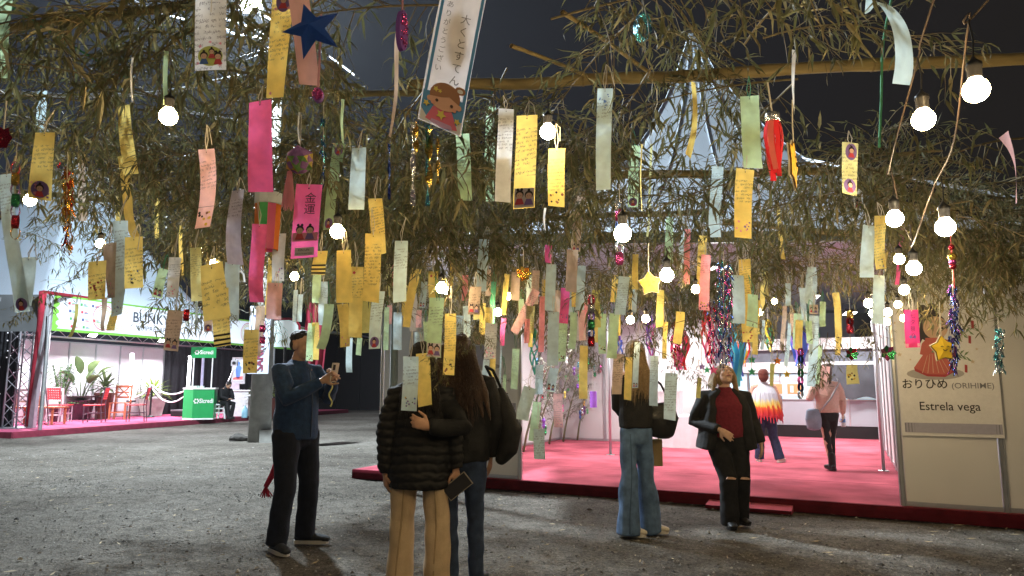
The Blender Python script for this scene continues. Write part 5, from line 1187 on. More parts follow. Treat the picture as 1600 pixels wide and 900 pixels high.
mb = MB(); torso(mb, j, .80, [(.84, .20, .15), (.92, .205, .155), (1.08, .19, .145), (1.26, .20, .14), (1.36, .175, .11), (1.42, .085, .085)])
for s in 'LR': sleeve(mb, j, s, (.080, .074, .066, .060, .052), .97)
skin(mb, 'coat', BLKF, t, .009, 3, folds(.007, 9, seed=4.4))
trousers(t, j, DJEAN, [(.098, .115), (.090, .098), (.068, .075), (.062, .066), (.056, .062), (.052, .058)], disp=folds(.005, 15, seed=1.4))
shoes(t, j, DSHOE, WSOLE, .25)
mb = MB(); hair_cap(mb, j, 1.04); hc = j['head']; q = random.Random(6)
for k in range(12):
    x = -.115+.021*k; w = q.uniform(-.02, .02); ring_shell(mb, [hc+Vector((x*.8, -.05, .03)), hc+Vector((x*1.15, -.085, -.12)), hc+Vector((x*1.5+.015+w, -.125, -.28)), hc+Vector((x*1.7+.03+w, -.145, -.42-.05*math.sin(k*1.3)))], [.026, .030, .027, .008], 8)
skin(mb, 'hair', HAIRB, t, .0075, 2, strands(.005, 26)); loose(t, hc, HAIRB, 150, .125, .47, -.135, 2)
place(t, GP3, R(0), .955)
b0 = GP3+Vector((.26, .06, 1.06)); bk = thing('shoulder_bag', 'black soft bag hanging at the back of the long haired woman', 'bag', b0)
mb = MB(); ring_shell(mb, [(.0, 0, .20), (.03, 0, .08), (.07, 0, -.06), (.05, 0, -.20), (.0, 0, -.26)], [(.03, .05), (.06, .09), (.075, .11), (.07, .10), (.04, .07)], 14)
mb.v = [tuple(Vector(p)+b0) for p in mb.v]; mb.v = [tuple(Vector(p)) for p in mb.v]; o_ = skin(mb, 'bag_body', BLKF, bk, .012, 3, folds(.005, 12)); o_.data.transform(Matrix.Translation(-b0))
mb = MB(); mb.tube([b0+Vector((0, 0, .22)), b0+Vector((-.05, -.06, .33)), b0+Vector((-.10, -.02, .36)), b0+Vector((-.03, .05, .22))], .011, 6); mb.build('strap', BLKF, bk, smooth=True)

# 4. woman in wide blue jeans, black top, blond hair, looking up
t = person('blonde woman in a black top and wide blue jeans reaching up to the strips', None, 0)
j = J(look=(.75, .45, .15), head=(.02, .0, 1.585), ftL=(1, -.25, 0), ftR=(1, -.1, 0), hipL=(.075, 0, .90), hipR=(-.085, 0, .90), knL=(.10, .05, .48), knR=(-.095, -.04, .48), anL=(.15, .10, .085), anR=(-.115, -.06, .085),
      shL=(.165, .02, 1.38), elL=(.20, .10, 1.30), wrL=(.12, .14, 1.50), shR=(-.17, .0, 1.37), elR=(-.18, .10, 1.10), wrR=(-.05, .20, 1.0))
body(t, j, SKINF, {'L': dict(d=(-.1, .1, 1), up=(.8, -.5, 0), curl=.5, thumb=1), 'R': dict(d=(.6, .5, .3), up=(0, 0, 1), curl=.5, thumb=1)}, .0075)
mb = MB(); torso(mb, j, .80, [(.93, .185, .14), (1.0, .185, .142), (1.10, .172, .135), (1.26, .182, .132), (1.36, .16, .10), (1.42, .08, .08)])
sleeve(mb, j, 'L', (.075, .068, .060, .06, .06), .1); sleeve(mb, j, 'R', (.075, .072, .064, .058, .05), .6)
skin(mb, 'top', BLKF, t, .009, 3, folds(.007, 9, seed=7.4))
trousers(t, j, JEAN, [(.092, .115), (.090, .10), (.086, .10), (.092, .105), (.108, .115), (.122, .13)], top=1.05, hipw=.165, hipd=.135, disp=folds(.010, 6, .6, seed=3.1), hem=.065)
leg_seam(t, j, 'R', (.108, .105, .125), mat('denim_seam', (.055, .10, .19), .85, var=.2), 1.0)
shoes(t, j, WSHOE, WSOLE, .25)
mb = MB(); hair_cap(mb, j, 1.04); hc = j['head']; q = random.Random(16)
for k in range(12):
    x = -.075+.0135*k; w = q.uniform(-.03, .03); ring_shell(mb, [hc+Vector((x*.75, -.055, .03)), hc+Vector((x*1.1+w*.5, -.09, -.10)), hc+Vector((x*1.3-w, -.11, -.24)), hc+Vector((x*1.5+w*1.4, -.12, -.36-.04*math.sin(k*2.3)))], [.026, .028, .023, .006], 8)
skin(mb, 'hair', HAIRL, t, .0075, 2, strands(.006, 24)); loose(t, hc, HAIRL, 130, .095, .40, -.115, 3)
JP = gp(998, 836); place(t, JP, R(0), .99); t.scale = (.84, .95, .99)
b0 = JP+Vector((.22, .0, 1.0)); bg_ = thing('shoulder_bag', 'black leather shoulder bag at the hip of the woman in wide jeans', 'bag', b0)
mb = MB(); pts = [(-.14, .10), (.13, .10), (.17, -.02), (.08, -.15), (-.10, -.15), (-.15, -.04)]
mb = MB(); ring_shell(mb, [(0, 0, .10), (.01, 0, .0), (.0, 0, -.13)], [(.125, .05), (.15, .075), (.12, .065)], 14); o_ = skin(mb, 'bag_body', mat('black_leather', (.014, .014, .015), .35, var=.2, bump=.2), bg_, .010, 2, folds(.003, 14))
mb = MB(); mb.tube([b0+Vector((-.10, 0, .12)), b0+Vector((-.13, -.05, .30)), b0+Vector((-.10, -.02, .38)), b0+Vector((.02, .06, .30)), b0+Vector((.10, .02, .12))], .010, 6); mb.build('strap', BLKF, bg_, smooth=True)
pb = JP+Vector((.20, .25, .62)); pg = thing('paper_bag', 'brown paper bag just visible behind the woman in wide jeans', 'bag', pb)
mb = MB(); mb.box(pb+Vector((.0, 0, .06)), (.14, .09, .24)); mb.build('bag_body', mat('kraft_paper', (.33, .23, .10), .8, var=.15), pg); mb = MB(); mb.tube([pb+Vector((-.04, -.03, .18)), pb+Vector((-.03, -.03, .27)), pb+Vector((.03, -.03, .27)), pb+Vector((.04, -.03, .18))], .006, 5); mb.build('handle', mat('kraft_paper', (.33, .23, .10)), pg)

# 5. woman in a burgundy sweater and open black jacket, facing the camera, head raised
t = person('blonde woman in a burgundy sweater under an open black jacket, head raised', None, 0)
j = J(look=(.10, -.85, .5), hup=(0, .5, 1), head=(0, -.01, 1.59), hipL=(.095, 0, .88), hipR=(-.095, 0, .88), knL=(.12, -.04, .48), knR=(-.03, -.10, .49), anL=(.12, .10, .10), anR=(-.01, -.03, .085), ftL=(.2, -1, 0), ftR=(-.1, -1, 0),
      shL=(.195, .01, 1.37), shR=(-.195, .01, 1.37), elL=(.27, .06, 1.10), wrL=(.33, .0, .86), elR=(-.29, .07, 1.08), wrR=(-.115, -.185, 1.02))
body(t, j, SKINF, {'L': dict(d=(.05, -.1, -1), up=(.9, -.4, 0), curl=.35, thumb=-1), 'R': dict(d=(.75, -.2, -.6), up=(-.1, -1, .2), curl=.25, thumb=1)}, .007, 1.1)
mb = MB(); torso(mb, j, .8, [(.93, .185, .150), (1.02, .190, .158), (1.12, .185, .155), (1.26, .185, .160), (1.35, .155, .11), (1.425, .075, .075)]); skin(mb, 'sweater', BURG, t, .009, 3, folds(.003, 12, seed=2))
for sg, s in ((1, 'L'), (-1, 'R')):
    mb = MB(); pts = []; rr = []
    for (z, x, a, b) in ((.80, .20, .095, .16), (.92, .175, .095, .165), (1.08, .165, .085, .155), (1.24, .155, .08, .150), (1.36, .135, .07, .112), (1.42, .075, .04, .08)): pts.append((sg*x, .022, z)); rr.append((a, b))
    ring_shell(mb, pts, rr, 16, c0=.08); sleeve(mb, j, s, (.082, .076, .068, .062, .052), .94); skin(mb, 'jacket_side', BLKF, t, .009, 3, folds(.006, 9, seed=sg+5))
mb = MB(); torso(mb, j, .8, [(.80, .20, .10), (1.05, .19, .10), (1.26, .185, .10), (1.36, .16, .08), (1.41, .09, .06)]); mb.v = [(x, y+.085, z) for x, y, z in mb.v]; skin(mb, 'jacket_back', BLKF, t, .012, 3)
trousers(t, j, mat('black_jeans', (.012, .012, .014), .85, var=.3, scale=20, bump=.25, bscale=120), [(.110, .125), (.104, .108), (.088, .09), (.082, .085), (.084, .088), (.090, .095)], hipw=.195, hipd=.145, hem=.06)
for s, dx in (('L', 0), ('R', 0)):
    k = j['kn'+s]; mb = MB(); mb.prism([(-.045, -.008), (.04, -.014), (.05, .0), (.02, .012), (-.03, .014)], k+Vector((0, -.092, .03)), Vector((1, 0, 0)), zz, .012); mb.build('knee_rip', SKINF, t)
shoes(t, j, mat('black_boot', (.012, .012, .013), .5), BLACKP, .25)
mb = MB(); hair_cap(mb, j, 1.03); hc = j['head']
for sg in (-1, 1):
    for k in range(5): a = .5+.42*k; ring_shell(mb, [hc+Vector((sg*.065, .01+.02*k, .06)), hc+Vector((sg*.098, .0+.025*k, -.03)), hc+Vector((sg*(.105+.006*k), .02*k, -.11)), hc+Vector((sg*(.125-.008*k), .015*k-.01, -.175))], [.024, .027, .026, .012], 8)
skin(mb, 'hair', HAIRL, t, .0075, 2, strands(.005, 26))
place(t, gp(1141, 822), R(0), .87); t.scale = (.97, .95, .87)

# 6. tie-dye woman and 7. pink knit woman on the carpet, both walking away
def tie_dye():
    m, nt, b = nm('tie_dye_cape'); N = nt.nodes; L = nt.links; tc = N.new('ShaderNodeTexCoord'); sx = N.new('ShaderNodeSeparateXYZ'); L.new(tc.outputs['Object'], sx.inputs[0])
    nz = N.new('ShaderNodeTexNoise'); nz.inputs['Scale'].default_value = 9; mp = N.new('ShaderNodeMapping'); mp.inputs['Scale'].default_value = (2.4, 2.4, .5); L.new(tc.outputs['Object'], mp.inputs[0]); L.new(mp.outputs[0], nz.inputs['Vector'])
    ma = N.new('ShaderNodeMath'); ma.operation = 'MULTIPLY_ADD'; L.new(nz.outputs['Fac'], ma.inputs[0]); ma.inputs[1].default_value = .22; L.new(sx.outputs[2], ma.inputs[2])
    mr = N.new('ShaderNodeMapRange'); mr.inputs['From Min'].default_value = .86; mr.inputs['From Max'].default_value = 1.55; L.new(ma.outputs[0], mr.inputs['Value'])
    cr = N.new('ShaderNodeValToRGB'); L.new(mr.outputs[0], cr.inputs[0]); e = cr.color_ramp.elements; e[0].position = 0; e[0].color = (.60, .06, .10, 1); e[1].position = 1; e[1].color = (.66, .68, .74, 1)
    for p, c in ((.22, (.72, .05, .05, 1)), (.36, (.80, .12, .03, 1)), (.42, (.85, .62, .10, 1)), (.52, (.80, .70, .30, 1)), (.6, (.60, .64, .72, 1))): k = e.new(p); k.color = c
    L.new(cr.outputs[0], b.inputs['Base Color']); b.inputs['Roughness'].default_value = .85; return m
t = person('woman in a white, yellow and red tie dyed cape walking away on the carpet', None, 0)
j = J(look=(.35, .9, 0), ftL=(.6, .7, 0), ftR=(.2, 1, 0), knL=(.12, .0, .48), anL=(.20, -.06, .09), knR=(-.09, .05, .48), anR=(-.10, .10, .085), elL=(.27, .0, 1.12), wrL=(.29, .02, .90), elR=(-.26, .02, 1.12), wrR=(-.26, .06, .9))
body(t, j, SKINF, {'L': dict(d=(.1, .2, -1), up=(1, -.2, 0), curl=.4, thumb=1), 'R': dict(d=(0, .2, -1), up=(-1, 0, 0), curl=.4, thumb=-1)}, .009)
mb = MB(); torso(mb, j, .8, [(.84, .30, .19), (.95, .285, .19), (1.1, .25, .17), (1.26, .22, .15), (1.36, .18, .115), (1.43, .08, .08)]); 
def cape(co, no):
    a = np.arctan2(co[:, 1], co[:, 0]); k = np.clip((1.35-co[:, 2])/.5, 0, 1); return (.018*k*np.sin(a*13+2*np.sin(co[:, 2]*6))+.006*np.sin(a*29)).astype(np.float32)
skin(mb, 'cape', tie_dye(), t, .011, 3, cape)
mb = MB(); q = random.Random(9)
for k in range(34):
    a = k/34*6.283; p = Vector((math.cos(a)*.285, math.sin(a)*.18, .86)); l = q.uniform(.07, .17); mb.tube([p, p+Vector((math.cos(a)*.015, math.sin(a)*.015, -l))], [.018, .006], 5)
mb.build('fringe', flat('cape_fringe', (.66, .07, .10)), t)
trousers(t, j, DJEAN, [(.10, .12), (.095, .105), (.085, .09), (.08, .085), (.08, .085), (.082, .088)]); shoes(t, j, WSHOE, WSOLE, .26)
mb = MB(); hair_cap(mb, j, 1.08); skin(mb, 'hair', HAIRR, t, .0085, 2, strands(.004, 30))
place(t, gp(1199, 722, .124), R(0), .82); t.scale = (.88, .86, .82)
t = person('woman in a pale pink knit top and black leggings walking away with a bottle', None, 0)
j = J(look=(.1, 1, -.05), ftL=(.15, 1, 0), ftR=(-.1, 1, 0), knL=(.05, .04, .48), anL=(.035, .02, .085), knR=(-.05, -.02, .50), anR=(-.03, -.10, .11), hipL=(.075, 0, .9), hipR=(-.075, 0, .9),
      elL=(.24, -.01, 1.12), wrL=(.27, .08, .90), elR=(-.28, -.02, 1.16), wrR=(-.22, .20, 1.16))
body(t, j, SKINF, {'L': dict(d=(.0, .2, -1), up=(1, -.2, 0), curl=.7, thumb=1), 'R': dict(d=(.5, .8, .2), up=(-1, .2, 0), curl=.4, thumb=-1)}, .009)
mb = MB(); torso(mb, j, .8, [(.93, .19, .14), (1.0, .185, .14), (1.10, .172, .132), (1.26, .19, .135), (1.36, .165, .10), (1.42, .08, .08)])
for s in 'LR': sleeve(mb, j, s, (.074, .068, .058, .05, .042), .96)
skin(mb, 'knit_top', PINKK, t, .010, 3, folds(.005, 11, seed=1.1))
trousers(t, j, BLKF, [(.088, .115), (.080, .09), (.058, .066), (.054, .058), (.048, .054), (.04, .044)], hipw=.165, hipd=.13, hem=-.06, disp=folds(.002, 12)); shoes(t, j, mat('black_boot', (.012, .012, .013)), BLACKP, .26)
mb = MB()
for s in 'LR': ring_shell(mb, [j['an'+s]+zz*.15, j['an'+s]+zz*.02, j['an'+s]-zz*.03], [.052, .05, .05], 12)
skin(mb, 'boot_shaft', mat('black_boot', (.012, .012, .013)), t, .009, 2)
mb = MB(); hair_cap(mb, j, 1.03); ring_shell(mb, [j['head']+Vector((0, -.11, .01)), j['head']+Vector((0, -.13, -.1)), j['head']+Vector((0, -.12, -.2))], [.03, .035, .012], 10); skin(mb, 'hair', HAIRB, t, .0085, 2, strands(.004, 30))
PP = gp(1299, 735, .124); place(t, PP, R(0), .85); t.scale = (.88, .86, .85)
b0 = PP+Vector((-.215, -.03, .70)); bg_ = thing('crossbody_bag', 'small grey blue crossbody bag at the hip of the woman in pink', 'bag', b0)
mb = MB(); ring_shell(mb, [(0, 0, .11), (0, 0, .0), (0, 0, -.12)], [(.10, .04), (.12, .055), (.10, .05)], 12); skin(mb, 'bag_body', mat('grey_blue_bag', (.22, .27, .35), .6, var=.25), bg_, .010, 2)
mb = MB(); mb.tube([b0+Vector((.08, -.03, .10)), b0+Vector((.20, -.12, .28)), b0+Vector((.34, -.10, .50)), b0+Vector((.36, .0, .55))], .012, 6); mb.build('strap', mat('grey_strap', (.35, .35, .38), .6), bg_, smooth=True)
b0 = PP+Vector((.245, .09, .585)); wb = thing('water_bottle', 'clear plastic water bottle held upside down by the woman in pink', 'bottle', b0)
mb = MB(); mb.lathe(b0+zz*.0, [(.03, 0), (.032, .02), (.032, .13), (.015, .17), (.014, .19)], 12); mb.build('bottle_body', mat('clear_plastic', (.66, .70, .74), .15, spec=.6), wb, smooth=True); mb = MB(); mb.lathe(b0+zz*.06, [(.0335, 0), (.0335, .05)], 12, cap=False); mb.build('label_band', flat('label_blue', (.12, .25, .55)), wb)

# 8. man sitting on the white stool, looking down
t = person('man in black sitting on the white stool with his head bowed', None, 0)
j = J(pel=(0, .02, .54), waist=(0, -.02, .70), chest=(0, -.10, .88), sh=(0, -.17, .98), neck=(0, -.21, 1.04), head=(0, -.29, 1.12), look=(0, -.75, -.65), hup=(0, -.6, .8),
      hipL=(.09, 0, .52), hipR=(-.09, 0, .52), knL=(.12, -.44, .50), knR=(-.13, -.42, .50), anL=(.12, -.34, .085), anR=(-.12, -.52, .085), shL=(.18, -.15, .96), shR=(-.18, -.15, .96), elL=(.22, -.25, .72), wrL=(.06, -.42, .66), elR=(-.22, -.25, .72), wrR=(-.06, -.42, .66))
body(t, j, SKIN, {'L': dict(d=(-.5, -.8, .1), up=(.2, .2, 1), curl=.6, thumb=-1), 'R': dict(d=(.5, -.8, .1), up=(-.2, .2, 1), curl=.6, thumb=1)}, .0095)
mb = MB(); ring_shell(mb, [(0, .03, .50), (0, 0, .62), (0, -.03, .74), (0, -.10, .88), (0, -.165, .97), (0, -.20, 1.03)], [(.175, .14), (.175, .14), (.17, .135), (.19, .135), (.165, .10), (.08, .075)], 18)
for s in 'LR': sleeve(mb, j, s, (.078, .07, .06, .052, .04), .95)
skin(mb, 'black_shirt', BLKF, t, .011, 3, folds(.005, 10, seed=2.5))
mb = MB(); ring_shell(mb, [(-.09, .02, .53), (.09, .02, .53)], [(.13, .12), (.13, .12)], 14, Vector((0, 1, 0)))
for s in 'LR': h, k, a = j['hip'+s], j['kn'+s], j['an'+s]; ring_shell(mb, [h, mix(h, k, .5), k, mix(k, a, .4), a], [.10, .085, .075, .072, .068], 14)
skin(mb, 'trousers', BLKF, t, .011, 3, folds(.004, 11, seed=1)); shoes(t, j, BLACKP, BLACKP, .27)
mb = MB(); hair_cap(mb, j, .99); skin(mb, 'hair', HAIRD, t, .0095, 2)
place(t, stp, R(58), 1.0)
hp_ = Matrix.Translation(stp) @ Matrix.Rotation(R(58), 4, 'Z') @ Vector((0, -.55, .70)); t = thing('phone', 'dark phone in the hands of the seated man', 'phone', hp_); mb = MB(); mb.box(hp_, (.075, .012, .15), Matrix.Rotation(R(58), 3, 'Z') @ Matrix.Rotation(R(-50), 3, 'X')); mb.build('phone_case', BLACKP, t)
# ------------------------------------------------------------------ overhead bamboo lattice and dry branches
def cane(pts, r, label):
    P = [Vector(p) for p in pts]; L = sum((P[i+1]-P[i]).length for i in range(len(P)-1)); n = max(8, int(L/.07)); Q = []; rr = []
    for i in range(n+1):
        f = i/n*(len(P)-1); k = min(int(f), len(P)-2); p = P[k].lerp(P[k+1], f-k); Q.append(p + Vector((0, 0, .006*math.sin(i*.37)))); rr.append(r*(1.13 if i % 5 == 0 else 1.0)*(1-.0*i))
    t = thing('bamboo_pole', label, 'pole', P[0]); mb = MB(); mb.tube(Q, rr, 12); mb.build('cane', BAMBOO, t, smooth=True)
    for i in range(0, n+1, 10):
        d = (Q[min(i+1, n)]-Q[max(i-1, 0)]).normalized(); mb = MB(); mb.lathe(Q[i]-d*.006, [(r*1.2, 0), (r*1.22, .006), (r*1.2, .012)], 12, axis=d, cap=False); mb.build('node_ring', mat('bamboo_node', (.24, .17, .07), .6, var=.3), t)
    return t
cane([at(640, 133, 3.9), at(850, 129, 3.78), at(1100, 116, 3.65), at(1640, 88, 3.45)], .032, 'thick bamboo pole crossing the top right under the dark sky')
pt = cane([at(960, 274, 5.5), at(1415, 266, 5.45)], .032, 'bamboo pole with a cut open end in front of the tent peak')
e = at(1415, 266, 5.45); mb = MB(); mb.lathe(e+Vector((.001, 0, 0)), [(.031, 0), (.024, .003), (.02, -.03)], 12, axis=Vector((1, 0, 0))); mb.build('cut_end', mat('cut_bamboo', (.42, .30, .14), .7), pt)
cane([at(-20, 50, 4.7), at(120, 30, 4.6), at(320, 8, 4.5)], .028, 'bamboo pole slanting across the upper left corner')
cane([at(360, 142, 5.3), at(680, 147, 5.2)], .024, 'bamboo pole behind the purple beaded gem at the upper middle')
cane([at(420, 236, 6.2), at(760, 228, 6.2)], .025, 'thin bamboo pole above the patterned paper ball')
cane([at(560, 352, 7.4), at(1130, 330, 7.3)], .03, 'long bamboo pole low under the white tent roof')
cane([at(1130, 347, 7.0), at(1640, 392, 6.4)], .03, 'bamboo pole running to the right edge before the tent eave')
cane([at(20, 300, 6.8), at(420, 330, 7.0)], .027, 'bamboo pole before the left white tent')
cane([at(880, 20, 2.9), at(1024, 118, 3.72)], .010, 'slim cane leaning onto the thick pole at the top')
cane([at(800, 72, 3.3), at(925, 122, 3.75)], .010, 'slim cane tied to the left part of the thick pole')

def leaf_into(mb, p, d, up, l, w, bend):
    d = d.normalized(); s = d.cross(up); s = s.normalized() if s.length > .02 else d.orthogonal().normalized(); u = s.cross(d)
    a = p; m1 = p+d*l*.3+u*(bend*l*.10); m2 = p+d*l*.68+u*(bend*l*.02); tip = p+d*l-u*(l*bend*.28); c = .35*w
    b = len(mb.v); mb.v += [tuple(x) for x in (a, m1-s*w+u*c, m1, m1+s*w+u*c, m2-s*w*.7+u*c*.7, m2, m2+s*w*.7+u*c*.7, tip)]
    mb.f += [(b, b+2, b+1), (b, b+3, b+2), (b+1, b+2, b+5, b+4), (b+2, b+3, b+6, b+5), (b+4, b+5, b+7), (b+5, b+6, b+7)]; mb.m += [0]*6
def make_branch(seed, L, droop, dens, leafk=1.0, separate=0):
    q = random.Random(seed); stem = MB(); fol = MB(); sep = []
    pts = []; rr = []
    for i in range(13):
        f = i/12; pts.append(Vector((L*f*(1-.15*f*f*droop), .05*L*math.sin(f*3+seed), .10*L*math.sin(f*math.pi*.6)*(.5) - droop*L*f*f*.85))); rr.append(.0055*(1-f*.8)+.0008)
    stem.tube(pts, rr, 5, cap=False)
    def spot(f): k = min(int(f*12), 11); return pts[k].lerp(pts[k+1], f*12-k), (pts[k+1]-pts[k]).normalized()
    n = int(dens*L)
    for k in range(n):
        f = .12+.88*(k+q.random())/n; p, t = spot(min(f, .999)); a = q.uniform(0, 6.28); side = t.orthogonal().normalized(); side = Matrix.Rotation(a, 3, t) @ side
        d = (t*.75+side*.95+Vector((0, 0, .05-.35*q.random()))).normalized(); tl = q.uniform(.14, .42)*(1.1-.5*f)
        tw = [p]; dd = d.copy()
        for i in range(4): dd = (dd+Vector((q.uniform(-.15, .15), q.uniform(-.15, .15), -.13))).normalized(); tw.append(tw[-1]+dd*tl/4)
        stem.tube(tw, [.0030, .0026, .0021, .0017, .0010], 3, cap=False)
        for i in range(1, 5):
            for e in range(1 if i < 4 else 4):
                if q.random() < .15: continue
                sd = Vector((q.uniform(-1, 1), q.uniform(-1, 1), q.uniform(-.85, .5))); ld = (dd*.7+sd*.75).normalized(); l = q.uniform(.055, .115)*leafk; w = l*q.uniform(.05, .08)
                tgt = fol
                if separate and len(sep) < separate and q.random() < .3: tgt = MB(); sep.append(tgt)
                leaf_into(tgt, tw[i], ld, Vector((q.uniform(-.6, .6), q.uniform(-.6, .6), 1)), l, w, q.uniform(-.4, 1.3))
    return stem, fol, sep
BR = []
for k in range(16):
    L, dr = [(1.3, .12), (1.5, .22), (1.1, .32), (1.6, .15), (1.0, .42), (1.4, .34), (1.2, .05), (1.7, .26)][k % 8]
    st, fo, sp_ = make_branch(100+k, L, dr, 30, 1.25 if k < 6 else 1.12, 14 if k < 6 else 0)
    a = st.build('stem', TWIG, smooth=True); b = fo.build('foliage', LEAF, smooth=False, kind='stuff'); ls = [m_.build('leaf', LEAF) for m_ in sp_]
    BR.append((a.data, b.data, [l.data for l in ls], L, dr))
    for o in [a, b]+ls: bpy.data.objects.remove(o)
nbr = [0]
def add_branch(p, rz, tilt, k, label, sc=1.0, leaves=False):
    a, b, ls, L, dr = BR[k]
    t = thing('bamboo_branch', label, 'branch', p, 'dry bamboo branches of the overhead canopy'); t.rotation_euler = (0, tilt, rz); t.scale = (sc, sc, sc)
    for nme, me in (('stem', a), ('foliage', b)):
        o = bpy.data.objects.new(nme, me); COL.objects.link(o); o.parent = t
        if nme == 'foliage': o['kind'] = 'stuff'
    if leaves:
        for me in ls: o = bpy.data.objects.new('leaf', me); COL.objects.link(o); o.parent = t
    nbr[0] += 1; return t
q = random.Random(21)
def scatter(n, y0, y1, x0, x1, z0, z1, label, ks=range(16), lv=False, rzr=None, tl=(-.1, .35), sc=(.8, 1.1), avoid=None):
    c = 0; tries = 0
    while c < n and tries < n*30:
        tries += 1
        Y = q.uniform(y0, y1); X = q.uniform(x0(Y) if callable(x0) else x0, x1(Y) if callable(x1) else x1); z = q.uniform(z0, z1)
        if avoid and avoid(X, Y, z): continue
        rz = q.uniform(0, 6.28) if rzr is None else q.uniform(*rzr)
        add_branch(Vector((X, Y, z)), rz, q.uniform(*tl), q.choice(list(ks)), label, q.uniform(*sc), lv); c += 1
px2x = lambda px: (lambda Y: (px-800)/FPX*Y)
# near layer across the top
scatter(15, 2.8, 3.9, px2x(-60), px2x(620), 2.75, 3.2, 'dry bamboo branch with sparse curled leaves over the upper left', range(6), True)
scatter(8, 2.8, 3.8, px2x(620), px2x(1150), 2.8, 3.2, 'dry bamboo branch spreading over the thick pole at the top middle', range(6), True)
scatter(6, 2.9, 3.9, px2x(1100), px2x(1330), 2.75, 3.1, 'dry bamboo branch reaching into the dark sky at the upper right', range(6), True)
# middle layer
scatter(34, 4.0, 5.8, px2x(-60), px2x(440), 2.72, 3.15, 'dry bamboo branch in the dense tangle before the left tent')
scatter(54, 4.0, 6.2, px2x(360), px2x(780), 2.6, 3.1, 'dry bamboo branch in the dense tangle over the middle')
scatter(8, 4.0, 6.2, px2x(780), px2x(1010), 2.6, 3.0, 'dry bamboo branch before the left slope of the white tent roof')
scatter(10, 4.4, 6.2, px2x(1000), px2x(1400), 2.45, 2.8, 'dry bamboo branch in the tangle before the tent peak')
# far layer, hanging lowest
scatter(4, 5.6, 7.2, px2x(20), px2x(200), 2.6, 2.9, 'thin drooping bamboo branch silhouetted on the left white tent', sc=(.6, .8))
scatter(40, 6.0, 8.0, px2x(330), px2x(800), 2.4, 2.95, 'dense bamboo branch low behind the hanging strips')
scatter(62, 5.6, 7.8, px2x(660), px2x(1340), 2.2, 2.62, 'dense bamboo branch low across the pavilion entrance')
scatter(42, 4.8, 6.2, px2x(1330), px2x(1640), 2.44, 2.8, 'dense bamboo branch hanging before the panel wall at the right', rzr=(-2.6, .6))
scatter(8, 3.6, 4.8, px2x(1420), px2x(1620), 2.45, 2.7, 'bamboo branch with pale green leaves under the two largest bulbs', rzr=(2.2, 4.2))
print('branches', nbr[0])

# ------------------------------------------------------------------ light bulbs on cords
BULBS = [emit('bulb_glow_%d' % i, c, BULB_E*f) for i, (c, f) in enumerate((((1.0, .76, .42), 1.0), ((1.0, .70, .34), .72), ((1.0, .80, .50), 1.25)))]; BULBM = BULBS[0]; BULBC = emit('bulb_glow_cool', (1.0, .84, .58), BULB_E)
def bulb(px, py, dpx, label, hang=None, real=.060, socket=True):
    Y = real*FPX/dpx; p = at(px, py, Y); r = real/2; t = thing('light_bulb', label, 'bulb', p, 'warm round bulbs on the festoon cords')
    mb = MB(); mb.lathe(p, [(max(.001, r*math.cos(a_)), r*math.sin(a_)) for a_ in [-1.5708+.2244*i for i in range(12)]]+[(r*.5, r*1.0)], 22); mb.build('globe', BULBS[int(px+py) % 3], t, smooth=True)
    mb = MB(); mb.lathe(p+zz*r*1.01, [(r*.52, 0), (r*.56, r*.15), (r*.56, r*.9), (r*.62, r*.95), (r*.62, r*1.3), (r*.28, r*1.6), (r*.1, r*1.9)], 12); mb.build('socket', BLACKP, t, smooth=True)
    mb = MB(); top = p+zz*r*2.8; h = hang if hang is not None else .07; mb.tube([top, top+Vector((.004, 0, h*.5)), top+Vector((-.003, 0, h))], .0022, 5); mb.build('drop_wire', WIREB, t)
    return p+zz*(r*2.8+h)
cordA = []; cordB = []
for (x, y, d, lab, w) in ((1525, 141, 40, 'largest warm bulb at the top right, nearest on its cord', 'A'), (1443, 187, 35, 'second largest warm bulb, lower left of the largest one', 'B'), (1477, 355, 29, 'warm bulb hanging right of the V where two cords meet', 'A'),
                         (1398, 342, 26, 'warm bulb at the left side of the V where two cords meet', 'B'), (1428, 419, 22, 'warm bulb beside the narrow pink strip under the V of cords', 'A'), (1405, 405, 16, 'warm bulb half hidden behind the narrow pink strip', 'B'), (1413, 453, 15, 'small bulb just below the narrow pink strip', 'B')):
    e = bulb(x, y, d, lab, .10); (cordA if w == 'A' else cordB).append(e)
